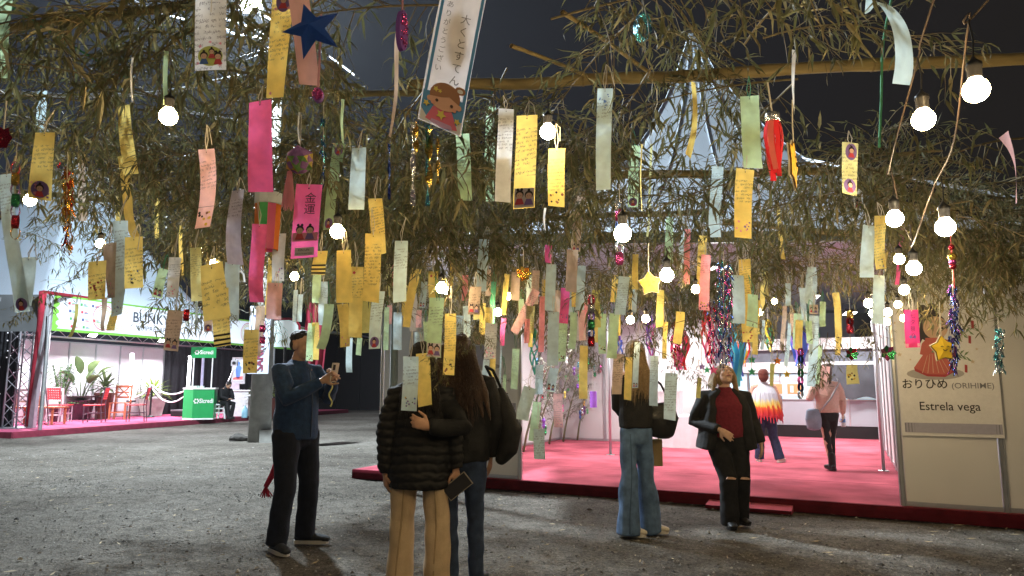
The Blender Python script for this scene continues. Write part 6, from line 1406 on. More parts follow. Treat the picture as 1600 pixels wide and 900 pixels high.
for (x, y, d, lab) in ((1357, 474, 14, 'small bulb left of the low hanging blue strip'), (1363, 490, 11, 'tiny bulb half behind the low hanging blue strip'), (1387, 488, 12, 'tiny bulb just right of the low hanging blue strip'), (1403, 476, 11, 'small bulb between the blue strip and the pink lettered strip'), (1385, 503, 11, 'lowest of the tiny bulbs beside the low blue strip'), (1412, 497, 11, 'tiny bulb at the left edge of the pink lettered strip'),
                      (263, 182, 28, 'bright bulb hanging on a green ribbon at the left'), (856, 206, 25, 'bulb partly hidden by leaves right of the yellow couple strip'), (973, 365, 27, 'bulb beside the foil chain in the middle'), (1042, 430, 21, 'bulb just right of the golden smiling star'), (527, 362, 22, 'bulb below the pale green strip with two ovals'),
                      (690, 450, 17, 'bulb above the heads of the two women'), (697, 455, 10, 'tiny bulb beside the bulb over the two women'), (1087, 452, 13, 'small bulb behind the salmon pink strip'), (157, 381, 14, 'small bulb against the left white tent'), (47, 313, 18, 'bulb behind the yellow strip at the far left'), (334, 411, 12, 'small bulb above the large written yellow strip'),
                      (460, 432, 13, 'small bulb left of the paired yellow strips'), (795, 463, 11, 'tall narrow bulb among the strips in the middle'), (778, 488, 12, 'small bulb near the dark green strip in the middle'), (985, 500, 12, 'small bulb low over the reaching blonde woman'), (1009, 498, 12, 'small bulb right of the reaching blonde woman'), (1187, 488, 10, 'small bulb between green strip and gold strip'), (1210, 471, 9, 'tiny bulb among the right hand leaves over the entrance'),
                      (313, 392, 9, 'tiny bulb over the left yellow written strip')):
    bulb(x, y, d, lab, .05)
mb = None
def cordline(label, pts, r=.003): cable('festoon_cord', label, pts, r, mat('cord_brown', (.06, .042, .03), .45, var=.2), 'cord', None, 6)
fill_bulbs = [Vector((1.35, .75, 2.55)), Vector((1.2, -.9, 2.85)), Vector((.42, .12, 2.35)), Vector((-.45, .22, 2.25)), Vector((-1.15, .5, 2.5))]
for i, p in enumerate(fill_bulbs):                                   # unseen bulbs added overhead to light the strips from the front
    t = thing('light_bulb', ['unseen warm fill bulb added overhead by the right', 'unseen warm fill bulb added behind the viewer, right', 'unseen warm fill bulb added straight overhead', 'unseen warm fill bulb added above the viewer, left', 'unseen warm fill bulb added overhead by the left'][i], 'bulb', p, 'warm round bulbs on the festoon cords'); r = .03
    mb = MB(); mb.lathe(p, [(.001, -r), (r*.5, -r*.87), (r*.86, -r*.5), (r, 0), (r*.90, r*.42), (r*.6, r*.82), (r*.5, r)], 14); mb.build('globe', BULBM, t, smooth=True)
    mb = MB(); mb.lathe(p+zz*r*1.01, [(r*.56, 0), (r*.6, r*1.3), (r*.1, r*1.9)], 12); mb.build('socket', BLACKP, t)
cordline('brown cord carrying the largest bulbs down the right side', [fill_bulbs[0]+zz*.12, at(1548, -5, 1.6), cordA[0], at(1492, 215, 2.0), at(1462, 285, 2.3), cordA[1]*.35+at(1440, 340, 2.5)*.65, at(1424, 385, 2.9), cordA[2], at(1418, 440, 4.0), at(1360, 460, 4.6)])
cordline('second brown cord on the right, joining the first at the V', [at(1462, -10, 1.7), at(1437, 70, 1.85), cordB[0], at(1402, 210, 2.1), at(1388, 270, 2.4), cordB[1], at(1412, 350, 2.8), at(1424, 375, 2.9)])
cordline('unseen brown cord linking the added fill bulbs overhead', [fill_bulbs[0]+zz*.12, fill_bulbs[2]+zz*.12, fill_bulbs[4]+zz*.12, fill_bulbs[3]+zz*.12, fill_bulbs[1]+zz*.12])

# ------------------------------------------------------------------ paper strips
CO = dict(Y=(.90, .69, .20), B=(.58, .73, .76), G=(.54, .74, .46), P=(.78, .47, .47), H=(.93, .15, .40), S=(.95, .36, .38), W=(.72, .72, .72), T=(.64, .49, .38), L=(.56, .52, .60), O=(.55, .50, .16), N=(.12, .42, .25), C=(.78, .74, .34))
CW = dict(Y='yellow', B='pale blue', G='pale green', P='dusty pink', H='hot pink', S='salmon pink', W='white', T='tan', L='lavender', O='olive', N='dark green', C='lime yellow')
DM = [flat('print_hair', (.035, .03, .035)), flat('print_face', (.72, .47, .36)), flat('print_red', (.55, .07, .09)), flat('print_violet', (.22, .14, .38)), flat('print_card', (.66, .58, .60)), flat('print_gold', (.68, .45, .06)), flat('print_blue', (.06, .14, .42)), flat('print_pinkish', (.78, .30, .40)), flat('print_black2', (.03, .03, .03)), flat('print_lime', (.55, .62, .18)), flat('print_brown', (.25, .11, .06))]
qs = random.Random(77)
STRIPS = {}
def strip(x0, y0, x1, y1, w, c, desc, deco='', wr=0, Y=None, real=.068, bend=None, twist=None, string=True, name='paper_strip', full=None, skew=None, yaw=None, col=None, stiff=False):
    Y = Y or max(1.15, min(5.4, real*FPX/w)); pt = at(x0, y0, Y); pb = at(x1, y1, Y); Wd = w*Y/FPX; Wd /= (1.0)
    d = pb-pt; L = d.length; d.normalize(); yaw = qs.uniform(-.3, .3) if yaw is None else yaw
    sd = Vector((math.cos(yaw), math.sin(yaw), 0)); sd = (sd-d*sd.dot(d)).normalized(); Wd = Wd/max(.6, math.cos(yaw)); nrm = sd.cross(d).normalized()
    if nrm.y > 0: nrm = -nrm
    bend = qs.uniform(-.11, .11) if bend is None else bend; twist = qs.uniform(-.5, .5) if twist is None else twist; ph = qs.uniform(0, 3); skew = qs.uniform(-.12, .12) if skew is None else skew
    curl = qs.uniform(-.35, .35)*L if (qs.random() < .4 and deco == '' and not stiff) else 0.0; cl0 = qs.uniform(.55, .8)
    cupk = qs.uniform(-.03, .06)
    def P(u, v, off=0.0):                     # u across 0..1, v down in metres
        f = v/L; a = twist*(f-.2); s_ = sd*math.cos(a)+nrm*math.sin(a); n_ = nrm*math.cos(a)-sd*math.sin(a)
        x = (u-.5)*Wd; vv = v + (skew*Wd*(u-.5)*f)
        return pt + d*vv + s_*x + nrm*(bend*L*(math.sin(f*2.6+ph)-math.sin(ph))) + n_*(cupk*Wd*(1-4*(u-.5)**2)*.5+off+curl*max(0, f-cl0)**2*3) + sd*(.012*math.sin(f*4+ph)*L*.5)
    NR, NC = 12, 4; mb = MB(); uv = []
    for i in range(NR+1):
        for k in range(NC+1): mb.v.append(tuple(P(k/NC, L*i/NR))); uv.append((k/NC*Wd*(.07/max(Wd, .02)), L*i/NR*(.07/max(Wd, .02))))
    mb.f = [(i*(NC+1)+k, (i+1)*(NC+1)+k, (i+1)*(NC+1)+k+1, i*(NC+1)+k+1) for i in range(NR) for k in range(NC)]; mb.m = [0]*len(mb.f); mb.uv = uv
    base = col or CO[c]; j = qs.uniform(.93, 1.07); base = tuple(min(1, a*j) for a in base)
    lab = full or f'{CW[c]} paper strip {desc}'
    wr = wr or (w >= 11 and c not in 'H' and not stiff and qs.random() < .45)
    o = mb.build(name, PAPERW if wr else PAPER, smooth=True, col=base); tag(o, lab, 'paper strip', 'wish strips hanging from the bamboo')
    ORG[o.name] = Vector((0, 0, 0))
    if string:
        h = qs.uniform(.05, .11)*min(1.6, max(.6, Y/2.5)); m = MB(); a = P(.5, .008); b = a+Vector((qs.uniform(-.02, .02), .01, h)); m.tube([a+Vector((0, -.003, 0)), a+Vector((.006, -.004, h*.4)), b], .0011+.0002*Y, 4, cap=False); m.tube([b, a+Vector((-.008, .003, h*.35)), a+Vector((0, .003, 0))], .0011+.0002*Y, 4, cap=False)
        if qs.random() < .45: m.tube([b, b+Vector((.015, -.01, -.02)), b+Vector((.02+qs.uniform(-.01, .02), -.012, -.07-qs.random()*.06))], .0011+.0002*Y, 4, cap=False)
        m.build('string', STRING if c not in 'GN' else GREENCORD, o)
        m = MB(); m.add([P(.5+.03*x, .012+.03*Wd*y, .0012) for x, y in disc2(1, 8)], [tuple(range(8))]); m.build('punch_hole', DM[8], o)
    def poly(pts, m, off=.0012):              # pts in (u, v metres)
        mm = MB(); mm.add([P(u, v, off) for u, v in pts], [tuple(range(len(pts)))]); return mm.build('print', DM[m], o)
    def multi(name, items):
        mm = MB()
        for pts, m, off in items: mm.add([P(u, v, off) for u, v in pts], [tuple(range(len(pts)))], m)
        return mm.build(name, DM, o, kind='stuff')
    ar = Wd
    def ci(u, v, ru, rv=None, n=12): rv = ru*ar if rv is None else rv; return [(u+ru*math.cos(6.2832*i/n), v+rv*math.sin(6.2832*i/n)) for i in range(n)]
    def kid(u, v, k, robe, it, bun=0):         # little child: hair, face, robe, eyes
        n0 = len(it)
        it += [(ci(u, v-.02*ar*k*0, .17*k), 0, .0016), (ci(u, v+.05*ar*k, .13*k), 1, .0020), ([(u-.10*k, v+.17*ar*k), (u+.10*k, v+.17*ar*k), (u+.19*k, v+.42*ar*k), (u-.19*k, v+.42*ar*k)], robe, .0018)]
        it += [(ci(u-.05*k, v+.05*ar*k, .014*k, None, 6), 0, .0024), (ci(u+.05*k, v+.05*ar*k, .014*k, None, 6), 0, .0024)]
        for b in ([-.08, .08] if bun else [0]): it.append((ci(u+b*k, v-.19*ar*k, .06*k), 0, .0016))
        it[n0:] = [(a_, b_, c_+.0016) for a_, b_, c_ in it[n0:]]
    it = []
    for dk in deco.split():
        if dk == 'couple':
            it += [([(.04+.23*k, L-.95*ar), (.27+.23*k, L-.95*ar), (.27+.23*k, L-.04*ar), (.04+.23*k, L-.04*ar)], 4, .0010) for k in range(4)]; kid(.29, L-.66*ar, 1.15, 2, it, 1); kid(.72, L-.62*ar, 1.15, 3, it)
        elif dk == 'pair': kid(.30, L-.62*ar, 1.0, 2, it, 1); kid(.72, L-.58*ar, 1.0, 3, it)
        elif dk == 'oval': it += [(ci(.5, L-.5*ar, .40, .42*ar, 16), 3, .0010)]; kid(.5, L-.58*ar, 1.05, 2, it)
        elif dk == 'ovaltop': it += [(ci(.55, .55*ar, .36, .5*ar, 16), 3, .0010)]; kid(.55, .45*ar, 1.05, 2, it)
        elif dk in ('stars', 'hearts', 'flowers', 'dots', 'bstars', 'maple'):
            n = 9 if dk != 'maple' else 1
            for k in range(n):
                u = qs.uniform(.12, .88); v = L-qs.uniform(.12, 1.0)*ar if dk != 'bstars' else qs.uniform(.25, 1.2)*ar; r = qs.uniform(.05, .10)
                if dk == 'maple': u, v, r = .3, .45*ar, .15
                sh = star2(5, 1, .45) if dk in ('stars', 'bstars') else heart2(1) if dk == 'hearts' else star2(5, 1, .6, qs.random()) if dk in ('flowers', 'maple') else disc2(1, 8)
                m = dict(stars=qs.choice([8, 6, 5, 3]), bstars=6, hearts=2, flowers=qs.choice([7, 3, 7]), dots=qs.choice([8, 10, 5]), maple=2)[dk]
                it.append(([(u+x*r, v-y*r*ar) for x, y in sh], m, .0014))
        elif dk == 'bands':
            for k in range(3): v = L-(.15+.28*k)*ar; it.append(([(0, v), (1, v-.04*ar), (1, v+.08*ar), (0, v+.12*ar)], 8, .0014))
        elif dk == 'family':
            for k, (u, v) in enumerate(((.18, L-.85*ar), (.82, L-.95*ar), (.8, L-.18*ar), (.1, L-.25*ar), (.5, L-1.0*ar))): it.append(([(u+x*.07, v-y*.07*ar) for x, y in star2(6, 1, .4)], 7, .0012))
            it.append((ci(.5, L-.5*ar, .40, .36*ar, 18), 9, .0010)); kid(.3, L-.52*ar, .75, 6, it); kid(.55, L-.66*ar, .6, 2, it); kid(.75, L-.50*ar, .75, 2, it, 1)
        elif dk == 'pinkcorner':
            for k in range(4): u, v = (.2, .9*ar) if k == 0 else (.8, .85*ar) if k == 1 else (.25, L-.2*ar) if k == 2 else (.7, .3*ar); it.append(([(u+x*.10, v-y*.10*ar) for x, y in star2(5, 1, .55)], 7, .0012))
        elif dk == 'fold': it.append(([(.0, L*.72), (1, L*.72), (1, L*.725), (0, L*.725)], 8, .0009))
    if it: multi('printed_picture', it)
    return o, P, L, ar, multi, ci, kid
def vtext(S_, body, u, v0, dv, size, m, name='lettering'):
    o, P, L, ar, *_ = S_; mm = MB()
    for k, ch in enumerate(body):
        vs, fs = text2d(ch); mm.add([P(u+x*size/ar, v0+dv*k-y*size, .002) for x, y in vs], fs)
    return mm.build(name, m, o)
# every strip: top x, top y, bottom x, bottom y, width (photo measures used to find its place in space), colour, what sets it apart
for a in (
 (9, -20, 3, 126, 24, 'G', 'cut off by the left edge at the top', '', 0),
 (330, -25, 328, 108, 48, 'W', 'written all over above a printed family at the top left', 'family', 1),
 (66, 142, 55, 250, 17, 'B', 'in front of the yellow strip at the far left', '', 1),
 (70, 207, 60, 311, 33, 'Y', 'with tiny writing and a round printed couple at the far left', 'oval flowers', 1),
 (193, 165, 195, 268, 22, 'Y', 'written and directly above the long bent yellow strip', '', 1),
 (443, -15, 427, 150, 37, 'Y', 'with a child in an oval, left of the blue paper star', 'ovaltop pinkcorner', 1),
 (406, 158, 406, 299, 40, 'H', 'large, left of the patterned paper ball', '', 0),
 (945, 138, 942, 290, 25, 'B', 'with blue stars stuck at its top, below the thick bamboo pole', 'bstars', 1),
 (1170, 150, 1177, 263, 29, 'G', 'left of the red crepe streamer', '', 0),
 (10, 272, 4, 484, 25, 'B', 'very long at the left edge, printed child at foot', 'oval', 1),
 (127, 250, 125, 345, 12, 'T', 'narrow, right of the orange foil lantern', '', 0),
 (192, 243, 207, 378, 20, 'Y', 'long and bent, below the written yellow one', '', 0),
 (209, 370, 208, 450, 28, 'Y', 'with star confetti along its foot at the left', 'stars', 1),
 (185, 305, 180, 400, 9, 'Y', 'narrow and edge on beside the long bent yellow one', '', 0),
 (188, 345, 181, 493, 24, 'B', 'with blue stars at its foot behind the starred yellow one', 'stars', 0),
 (171, 380, 170, 465, 24, 'T', 'with pink flowers beside the blue starred one', 'flowers', 0),
 (245, 283, 245, 372, 9, 'Y', 'thin and twisted with dark bars at its end', 'bands', 0),
 (322, 233, 317, 356, 28, 'P', 'folded across the middle, left of the large hot pink one', 'fold dots', 0),
 (372, 297, 366, 412, 24, 'L', 'fading from pale blue, left of the hot pink pair', '', 0),
 (45, 402, 41, 478, 24, 'B', 'against the left white tent', '', 0),
 (273, 402, 270, 465, 17, 'W', 'with a printed flower card at its foot over the white banner', 'flowers', 1),
 (256, 420, 241, 464, 17, 'G', 'drooping sideways over the white banner', 'pair', 0),
 (283, 352, 281, 430, 6, 'Y', 'very thin, above the white flowered card strip', '', 0),
 (305, 387, 308, 470, 17, 'C', 'written, left of the large written yellow strip', '', 1),
 (330, 412, 338, 498, 40, 'Y', 'large and covered with handwriting over the white banner', '', 1),
 (343, 450, 344, 540, 26, 'Y', 'with black tape bands across its foot', 'bands', 1),
 (152, 408, 150, 468, 32, 'Y', 'bent with red hearts in front of the left tent', 'hearts', 1),
 (363, 410, 361, 500, 21, 'B', 'behind the large written yellow strip', '', 0),
 (371, 395, 373, 440, 12, 'W', 'short, above the pale blue one behind the large yellow strip', '', 0),
 (274, 485, 266, 548, 22, 'T', 'slanted with a printed figure over the black capitals of the banner', 'pair', 1),
 (178, 493, 175, 517, 14, 'Y', 'short, hanging under the blue starred one', '', 0),
 (163, 465, 159, 517, 10, 'T', 'narrow, beside the rings printed on the banner', '', 0),
 (120, 475, 113, 527, 6, 'O', 'thin, before the left end of the white banner', '', 0),
 (307, 468, 306, 509, 4, 'B', 'thread thin, between the ring chain and the yellow strips', '', 0),
 (325, 497, 325, 518, 12, 'T', 'tiny with a printed child beside the banded yellow strip', 'oval', 0),
 (393, 515, 390, 583, 21, 'Y', 'with tiny writing in front of the toilet sign', 'dots', 1),
 (407, 478, 401, 556, 13, 'T', 'covering part of the toilet sign lettering', '', 0),
 (405, 350, 398, 471, 23, 'H', 'long, below the large hot pink one', '', 0),
 (530, 224, 515, 360, 20, 'G', 'curved with ovals at its top and foot', 'ovaltop oval', 1),
 (561, 231, 556, 328, 25, 'B', 'straight, right of the curved green one', '', 0),
 (722, 209, 728, 316, 22, 'G', 'leaning, below the large picture strip', '', 0),
 (767, 166, 767, 308, 16, 'G', 'long, left of the white strip under the picture strip', '', 0),
 (790, 170, 788, 312, 25, 'W', 'long, between the green one and the yellow couple strip', '', 0),
 (823, 180, 819, 325, 34, 'Y', 'with vertical writing above a printed couple', 'couple', 1),
 (870, 232, 869, 323, 27, 'Y', 'with dark confetti at its foot, right of the yellow couple strip', 'dots', 1),
 (586, 310, 593, 398, 22, 'Y', 'folded over a twig with pale writing', '', 1),
 (583, 365, 580, 472, 25, 'Y', 'wide, at the right of the three gold ones', '', 0),
 (536, 358, 551, 420, 12, 'C', 'leaning just under the glowing bulb', '', 0),
 (537, 391, 534, 472, 25, 'Y', 'the left one of the three gold ones', '', 0),
 (557, 417, 556, 527, 20, 'Y', 'with a red paper maple leaf, middle of the three', 'maple', 0),
 (573, 470, 571, 520, 13, 'O', 'small, behind the long yellow one with the maple leaf', '', 0),
 (627, 376, 624, 471, 21, 'B', 'above the left shoulder of the dark jacketed woman', '', 0),
 (651, 420, 638, 512, 15, 'Y', 'slanting and creased, left of the bulb over the two women', '', 0),
 (677, 424, 675, 466, 16, 'Y', 'with a black mark, left of the bulb over the two women', 'maple', 0),
 (682, 465, 680, 559, 23, 'G', 'with vertical writing and a printed couple, over the dark hair', 'couple', 1),
 (704, 490, 701, 586, 18, 'Y', 'with dots at its foot, before the long dark hair', 'dots', 1),
 (717, 493, 713, 585, 15, 'B', 'just right of the dotted yellow one over the dark hair', '', 0),
 (642, 557, 639, 642, 24, 'B', 'with confetti at its foot on the back of the quilted jacket', 'stars', 1),
 (660, 552, 666, 634, 22, 'Y', 'tilted with a dry sprig lying on it, on the quilted jacket', '', 0),
 (756, 374, 752, 455, 16, 'B', 'shaded, above the long haired woman', '', 0),
 (706, 405, 706, 447, 5, 'Y', 'thin, above the bulb over the two women', '', 0),
 (437, 365, 437, 440, 20, 'W', 'with pink flowers down its edge, right of the hot pink pair', 'flowers', 0),
 (424, 370, 420, 492, 8, 'Y', 'narrow, between the hot pink one and the white flowered one', '', 0),
 (497, 400, 494, 473, 13, 'G', 'written, above the head of the man in navy', '', 1),
 (432, 438, 430, 490, 17, 'B', 'framed by a pink card above the toilet sign', '', 0),
 (430, 442, 427, 498, 22, 'P', 'card behind the small framed blue one', '', 0),
 (502, 392, 500, 430, 22, 'Y', 'short with black bands under the pink lettered card', 'bands', 0),
 (514, 475, 507, 546, 16, 'G', 'leaning, above the raised phone', '', 0),
 (535, 475, 540, 542, 18, 'Y', 'right of the leaning green one above the raised phone', 'flowers', 0),
 (505, 440, 504, 507, 13, 'B', 'behind the leaning green one above the man', '', 0),
 (487, 505, 484, 564, 11, 'G', 'written, in front of the face of the man in navy', 'dots', 1),
 (493, 504, 493, 562, 11, 'Y', 'in front of the face of the man in navy', '', 0),
 (546, 528, 545, 582, 9, 'B', 'narrow, over the dark hall right of the phone', '', 0),
 (592, 455, 585, 545, 20, 'B', 'written with a printed child in an oval, before the dark hall', 'oval', 1),
 (562, 528, 560, 555, 8, 'G', 'short, over the dark hall', '', 0),
 (604, 480, 603, 547, 8, 'G', 'narrow, at the left post of the white panel wall', '', 0),
 (621, 488, 621, 546, 13, 'B', 'on the white panel wall left of the dark jacket', '', 0),
 (462, 453, 460, 503, 6, 'B', 'narrow, above the head of the man in navy', '', 0),
 (470, 460, 468, 503, 7, 'B', 'second narrow one above the head of the man in navy', '', 0),
 (663, 440, 660, 481, 10, 'B', 'small, with a printed pair above the two women', 'pair', 0),
 (655, 485, 654, 512, 9, 'P', 'small, behind the slanting yellow one', 'flowers', 0),
 (906, 306, 900, 392, 15, 'T', 'long and narrow with a printed pair, above the salmon one', 'pair', 0),
 (992, 227, 988, 325, 17, 'G', 'with a seated child in a circle near the tent peak', 'oval', 1),
 (1121, 260, 1115, 369, 18, 'B', 'left of the gold handwritten one below the tent peak', '', 1),
 (1164, 264, 1154, 376, 29, 'Y', 'covered in slanted handwriting below the tent peak', 'flowers', 1),
 (1017, 225, 1012, 370, 4, 'C', 'ribbon thin, hanging before the tent roof', '', 0),
 (1183, 262, 1190, 385, 3, 'T', 'ribbon thin, right of the slanted handwritten one', '', 0),
 (1046, 340, 1045, 412, 13, 'G', 'above the bulb by the golden star', '', 0),
 (1067, 360, 1063, 421, 9, 'B', 'narrow, left of the upper salmon one', '', 0),
 (1074, 358, 1073, 446, 9, 'S', 'upper and narrow, above the bulbs left of the blue tinsel', 'dots', 0),
 (1103, 398, 1100, 485, 16, 'S', 'written, left of the blue tinsel garland', 'dots', 1),
 (1098, 368, 1095, 455, 13, 'Y', 'behind the salmon written one', '', 0),
 (894, 390, 895, 455, 18, 'T', 'in the middle under the narrow pair strip', '', 0),
 (909, 415, 907, 485, 13, 'B', 'right of the lone tan one in the middle', '', 0),
 (861, 413, 859, 485, 16, 'B', 'left of the lone tan one in the middle', '', 0),
 (857, 383, 856, 411, 11, 'H', 'short, above the pale blue one in the middle', '', 0),
 (993, 397, 993, 452, 9, 'Y', 'narrow, behind the golden star', '', 0),
 (975, 432, 969, 491, 17, 'B', 'left of the golden smiling star', '', 0),
 (1152, 430, 1151, 506, 20, 'B', 'wide, right of the blue tinsel garland', '', 0),
 (1163, 405, 1170, 534, 17, 'Y', 'long with red hearts, right of the blue tinsel garland', 'hearts', 0),
 (1176, 460, 1175, 511, 18, 'G', 'short, over the long yellow heart strip', '', 0),
 (1180, 514, 1179, 554, 8, 'Y', 'small, under the short green one at the entrance', '', 0),
 (1328, 223, 1328, 304, 28, 'C', 'bright with a child printed at both ends', 'ovaltop oval', 1),
 (1336, 282, 1345, 327, 19, 'W', 'behind the bright one with a child at both ends', 'pair', 0),
 (1213, 313, 1215, 408, 7, 'Y', 'thin with pale bars, at the right of the tent', '', 0),
 (1357, 352, 1357, 433, 21, 'B', 'left of the written gold one by the bulbs', '', 0),
 (1375, 337, 1387, 418, 21, 'Y', 'written and leaning, beside the bulbs at the right', 'stars', 1),
 (1411, 355, 1411, 443, 7, 'H', 'narrow, crossing in front of the bulbs', '', 0),
 (1270, 417, 1271, 476, 12, 'B', 'with a tan picture below it at the right of the entrance', '', 0),
 (1271, 476, 1271, 491, 13, 'T', 'tiny, at the foot of the pale blue one, right entrance', 'pair', 0),
 (1271, 493, 1270, 604, 14, 'B', 'very long, above the woman in pink', '', 1),
 (1373, 430, 1373, 506, 18, 'B', 'hanging among the tiny bulbs at the right', '', 0),
 (1305, 457, 1316, 533, 11, 'Y', 'curved with brown spots, right of the entrance', 'dots', 0),
 (1253, 450, 1255, 510, 9, 'B', 'curled, at the top right of the entrance', '', 0),
 (1246, 490, 1246, 545, 13, 'G', 'at the top right of the entrance above the foil chain', '', 0),
 (1226, 478, 1223, 547, 7, 'T', 'looped and narrow at the right of the entrance', '', 0),
 (1331, 570, 1332, 600, 19, 'C', 'hanging low at the right under the green foil', 'dots', 0),
 (1290, 572, 1285, 617, 13, 'P', 'leaning, in front of the woman in pink', '', 0),
 (1281, 540, 1278, 600, 8, 'G', 'behind the leaning pink one', '', 0),
 (1207, 568, 1205, 603, 8, 'O', 'short, beside the head of the woman in the cape', '', 0),
 (838, 453, 803, 520, 13, 'P', 'slanting strongly across the middle', '', 0),
 (847, 463, 846, 550, 9, 'S', 'straight, just right of the strongly slanting one', '', 0),
 (865, 487, 862, 571, 17, 'B', 'low and shiny, right of the straight salmon one', '', 0),
 (880, 505, 878, 565, 13, 'G', 'with small red marks, right of the low shiny blue one', 'dots', 0),
 (883, 450, 881, 505, 14, 'H', 'with dark signs, in the middle over the entrance', 'flowers', 0),
 (898, 456, 898, 480, 10, 'Y', 'tiny with pink dots beside the hot pink one', 'flowers', 0),
 (896, 488, 892, 545, 11, 'G', 'left of the foil doll chain', '', 0),
 (912, 540, 910, 623, 13, 'Y', 'hanging low before the decorated bamboo plants', '', 0),
 (960, 490, 955, 560, 16, 'G', 'wide, left of the reaching blonde woman', '', 0),
 (941, 490, 940, 553, 13, 'G', 'with red stars, beside the wide green one', 'maple dots', 0),
 (931, 453, 931, 512, 13, 'O', 'below the golden star at its left', '', 0),
 (1032, 453, 1032, 511, 12, 'O', 'below the golden star at its right', '', 0),
 (1063, 487, 1062, 537, 15, 'Y', 'with leaves across it, left of the red streamers', '', 0),
 (967, 553, 963, 616, 16, 'T', 'before the black top of the reaching woman', '', 0),
 (982, 558, 981, 625, 11, 'Y', 'before the black top of the reaching woman', '', 0),
 (996, 535, 992, 606, 9, 'B', 'in front of the hair of the reaching woman', 'pair', 0),
 (1022, 556, 1021, 634, 13, 'B', 'right of the reaching woman, beside the wide grey one', '', 0),
 (1049, 583, 1046, 656, 19, 'B', 'wide and greyish, before the white wall', '', 0),
 (806, 545, 803, 608, 11, 'G', 'narrow, at the left edge of the entrance', '', 0),
 (828, 605, 814, 655, 20, 'B', 'leaning, low at the left of the bamboo plants', '', 0),
 (839, 628, 833, 690, 13, 'G', 'behind the lowest blue strip', '', 0),
 (842, 670, 843, 718, 17, 'B', 'hanging lowest, written, with a small picture on top', '', 1),
 (871, 615, 873, 668, 14, 'P', 'with small red prints, low before the bamboo plants', 'flowers', 1),
 (829, 478, 827, 521, 13, 'C', 'with orange flowers at its foot, near the entrance', 'flowers', 1),
 (1093, 590, 1091, 622, 7, 'O', 'short, left of the woman in burgundy', '', 0),
 (768, 505, 764, 561, 18, 'W', 'over the long brown hair', 'flowers', 0),
 (743, 448, 742, 492, 19, 'T', 'with a printed pair at its foot, above the brown hair', 'pair', 0),
 (771, 440, 768, 505, 8, 'N', 'narrow, right of the shaded pale blue one', '', 0),
 (792, 428, 784, 492, 8, 'Y', 'slanting, right of the dark green one', '', 0),
 (787, 497, 786, 540, 8, 'H', 'short, right of the brown hair', '', 0),
 (770, 560, 768, 618, 9, 'Y', 'with a printed pair, at the right of the brown hair', 'pair', 0),
 (760, 562, 758, 600, 10, 'B', 'short, at the right of the brown hair', '', 0),
 (783, 540, 782, 604, 3, 'B', 'ribbon thin, on the white lettered poster', '', 0),
 (789, 585, 791, 632, 5, 'G', 'thin, on the white lettered poster', '', 0),
 (727, 430, 726, 470, 9, 'S', 'small, above the pale blue one over the brown hair', '', 0),
 (806, 425, 804, 470, 14, 'T', 'over the entrance next to the strongly slanting pink one', '', 0),
 (1233, 505, 1232, 572, 6, 'B', 'narrow, over the entrance left of the green one', '', 0),
 (1193, 500, 1191, 546, 5, 'B', 'thin, right of the short green one over the entrance', '', 0),
 (1040, 503, 1039, 560, 7, 'Y', 'thin, left of the yellow one with leaves', '', 0),
 (866, 575, 860, 612, 14, 'B', 'with a framed picture, low before the bamboo plants', 'pair', 0),
 (843, 570, 842, 616, 12, 'B', 'small, above the leaning blue one at the bamboo plants', '', 0),
):
    strip(a[0], a[1], a[2], a[3], a[4], a[5], a[6], a[7], a[8], bend=.02 if a[4] > 30 else None)
# the deep middle of the curtain: many small strips that nothing tells apart
qx = random.Random(404)
for k in range(44):
    x = qx.uniform(600, 1000) if k < 34 else qx.uniform(1180, 1330); y = qx.uniform(395, 520); c = qx.choice('YYYBBGGPTWSC'); w = qx.uniform(7, 12); L_ = w*qx.uniform(4, 5.5)
    strip(x, y, x+qx.uniform(-3, 3), y+L_, w, c, '', '', 1 if qx.random() < .4 else 0, Y=qx.uniform(5.0, 6.6), full='small '+CW[c]+' paper strip deep in the crowded curtain over the entrance')
# special strips -----------------------------------------------------------------------------------
S_ = strip(730, -40, 686, 198, 76, 'W', '', full='large white strip in a blue frame with a brown haired girl in a pink robe', Y=1.22, bend=.01, twist=.05, yaw=.0, skew=.28, string=False, col=(.74, .70, .72), stiff=True)
o, P, L, ar, multi, ci, kid = S_
bl, wh = 6, 4
DM2 = [flat('frame_blue', (.10, .30, .58)), flat('girl_hair', (.36, .17, .09)), flat('girl_skin', (.72, .40, .28)), flat('girl_robe', (.72, .16, .24)), flat('girl_lilac', (.60, .36, .60)), flat('girl_star', (.72, .58, .12)), flat('girl_eye', (.10, .05, .04)), flat('girl_white', (.72, .70, .70)), flat('leaf_green', (.20, .45, .12)), flat('girl_cheek', (.74, .33, .24)), flat('pencil', (.20, .18, .18))]
def pic(name, items):
    mm = MB()
    for pts, m, off in items: mm.add([P(u, v, off) for u, v in pts], [tuple(range(len(pts)))], m)
    return mm.build(name, DM2, o)
B0 = L-1.02*ar
pic('blue_frame', [([(.03, 0), (.10, 0), (.10, L-.02), (.03, L-.02)], 0, .001), ([(.90, 0), (.97, 0), (.97, L-.02), (.90, L-.02)], 0, .001), ([(.03, B0+.30*ar), (.97, B0+.30*ar), (.97, L-.05*ar), (.55, L-.01*ar), (.03, L-.12*ar)], 0, .0012)])
pic('corner_triangle', [([(.03, L-.30*ar), (.30, L-.02*ar), (.03, L-.02*ar)], 7, .0014), ([(.97, L-.30*ar), (.72, L-.02*ar), (.97, L-.02*ar)], 7, .0014)])
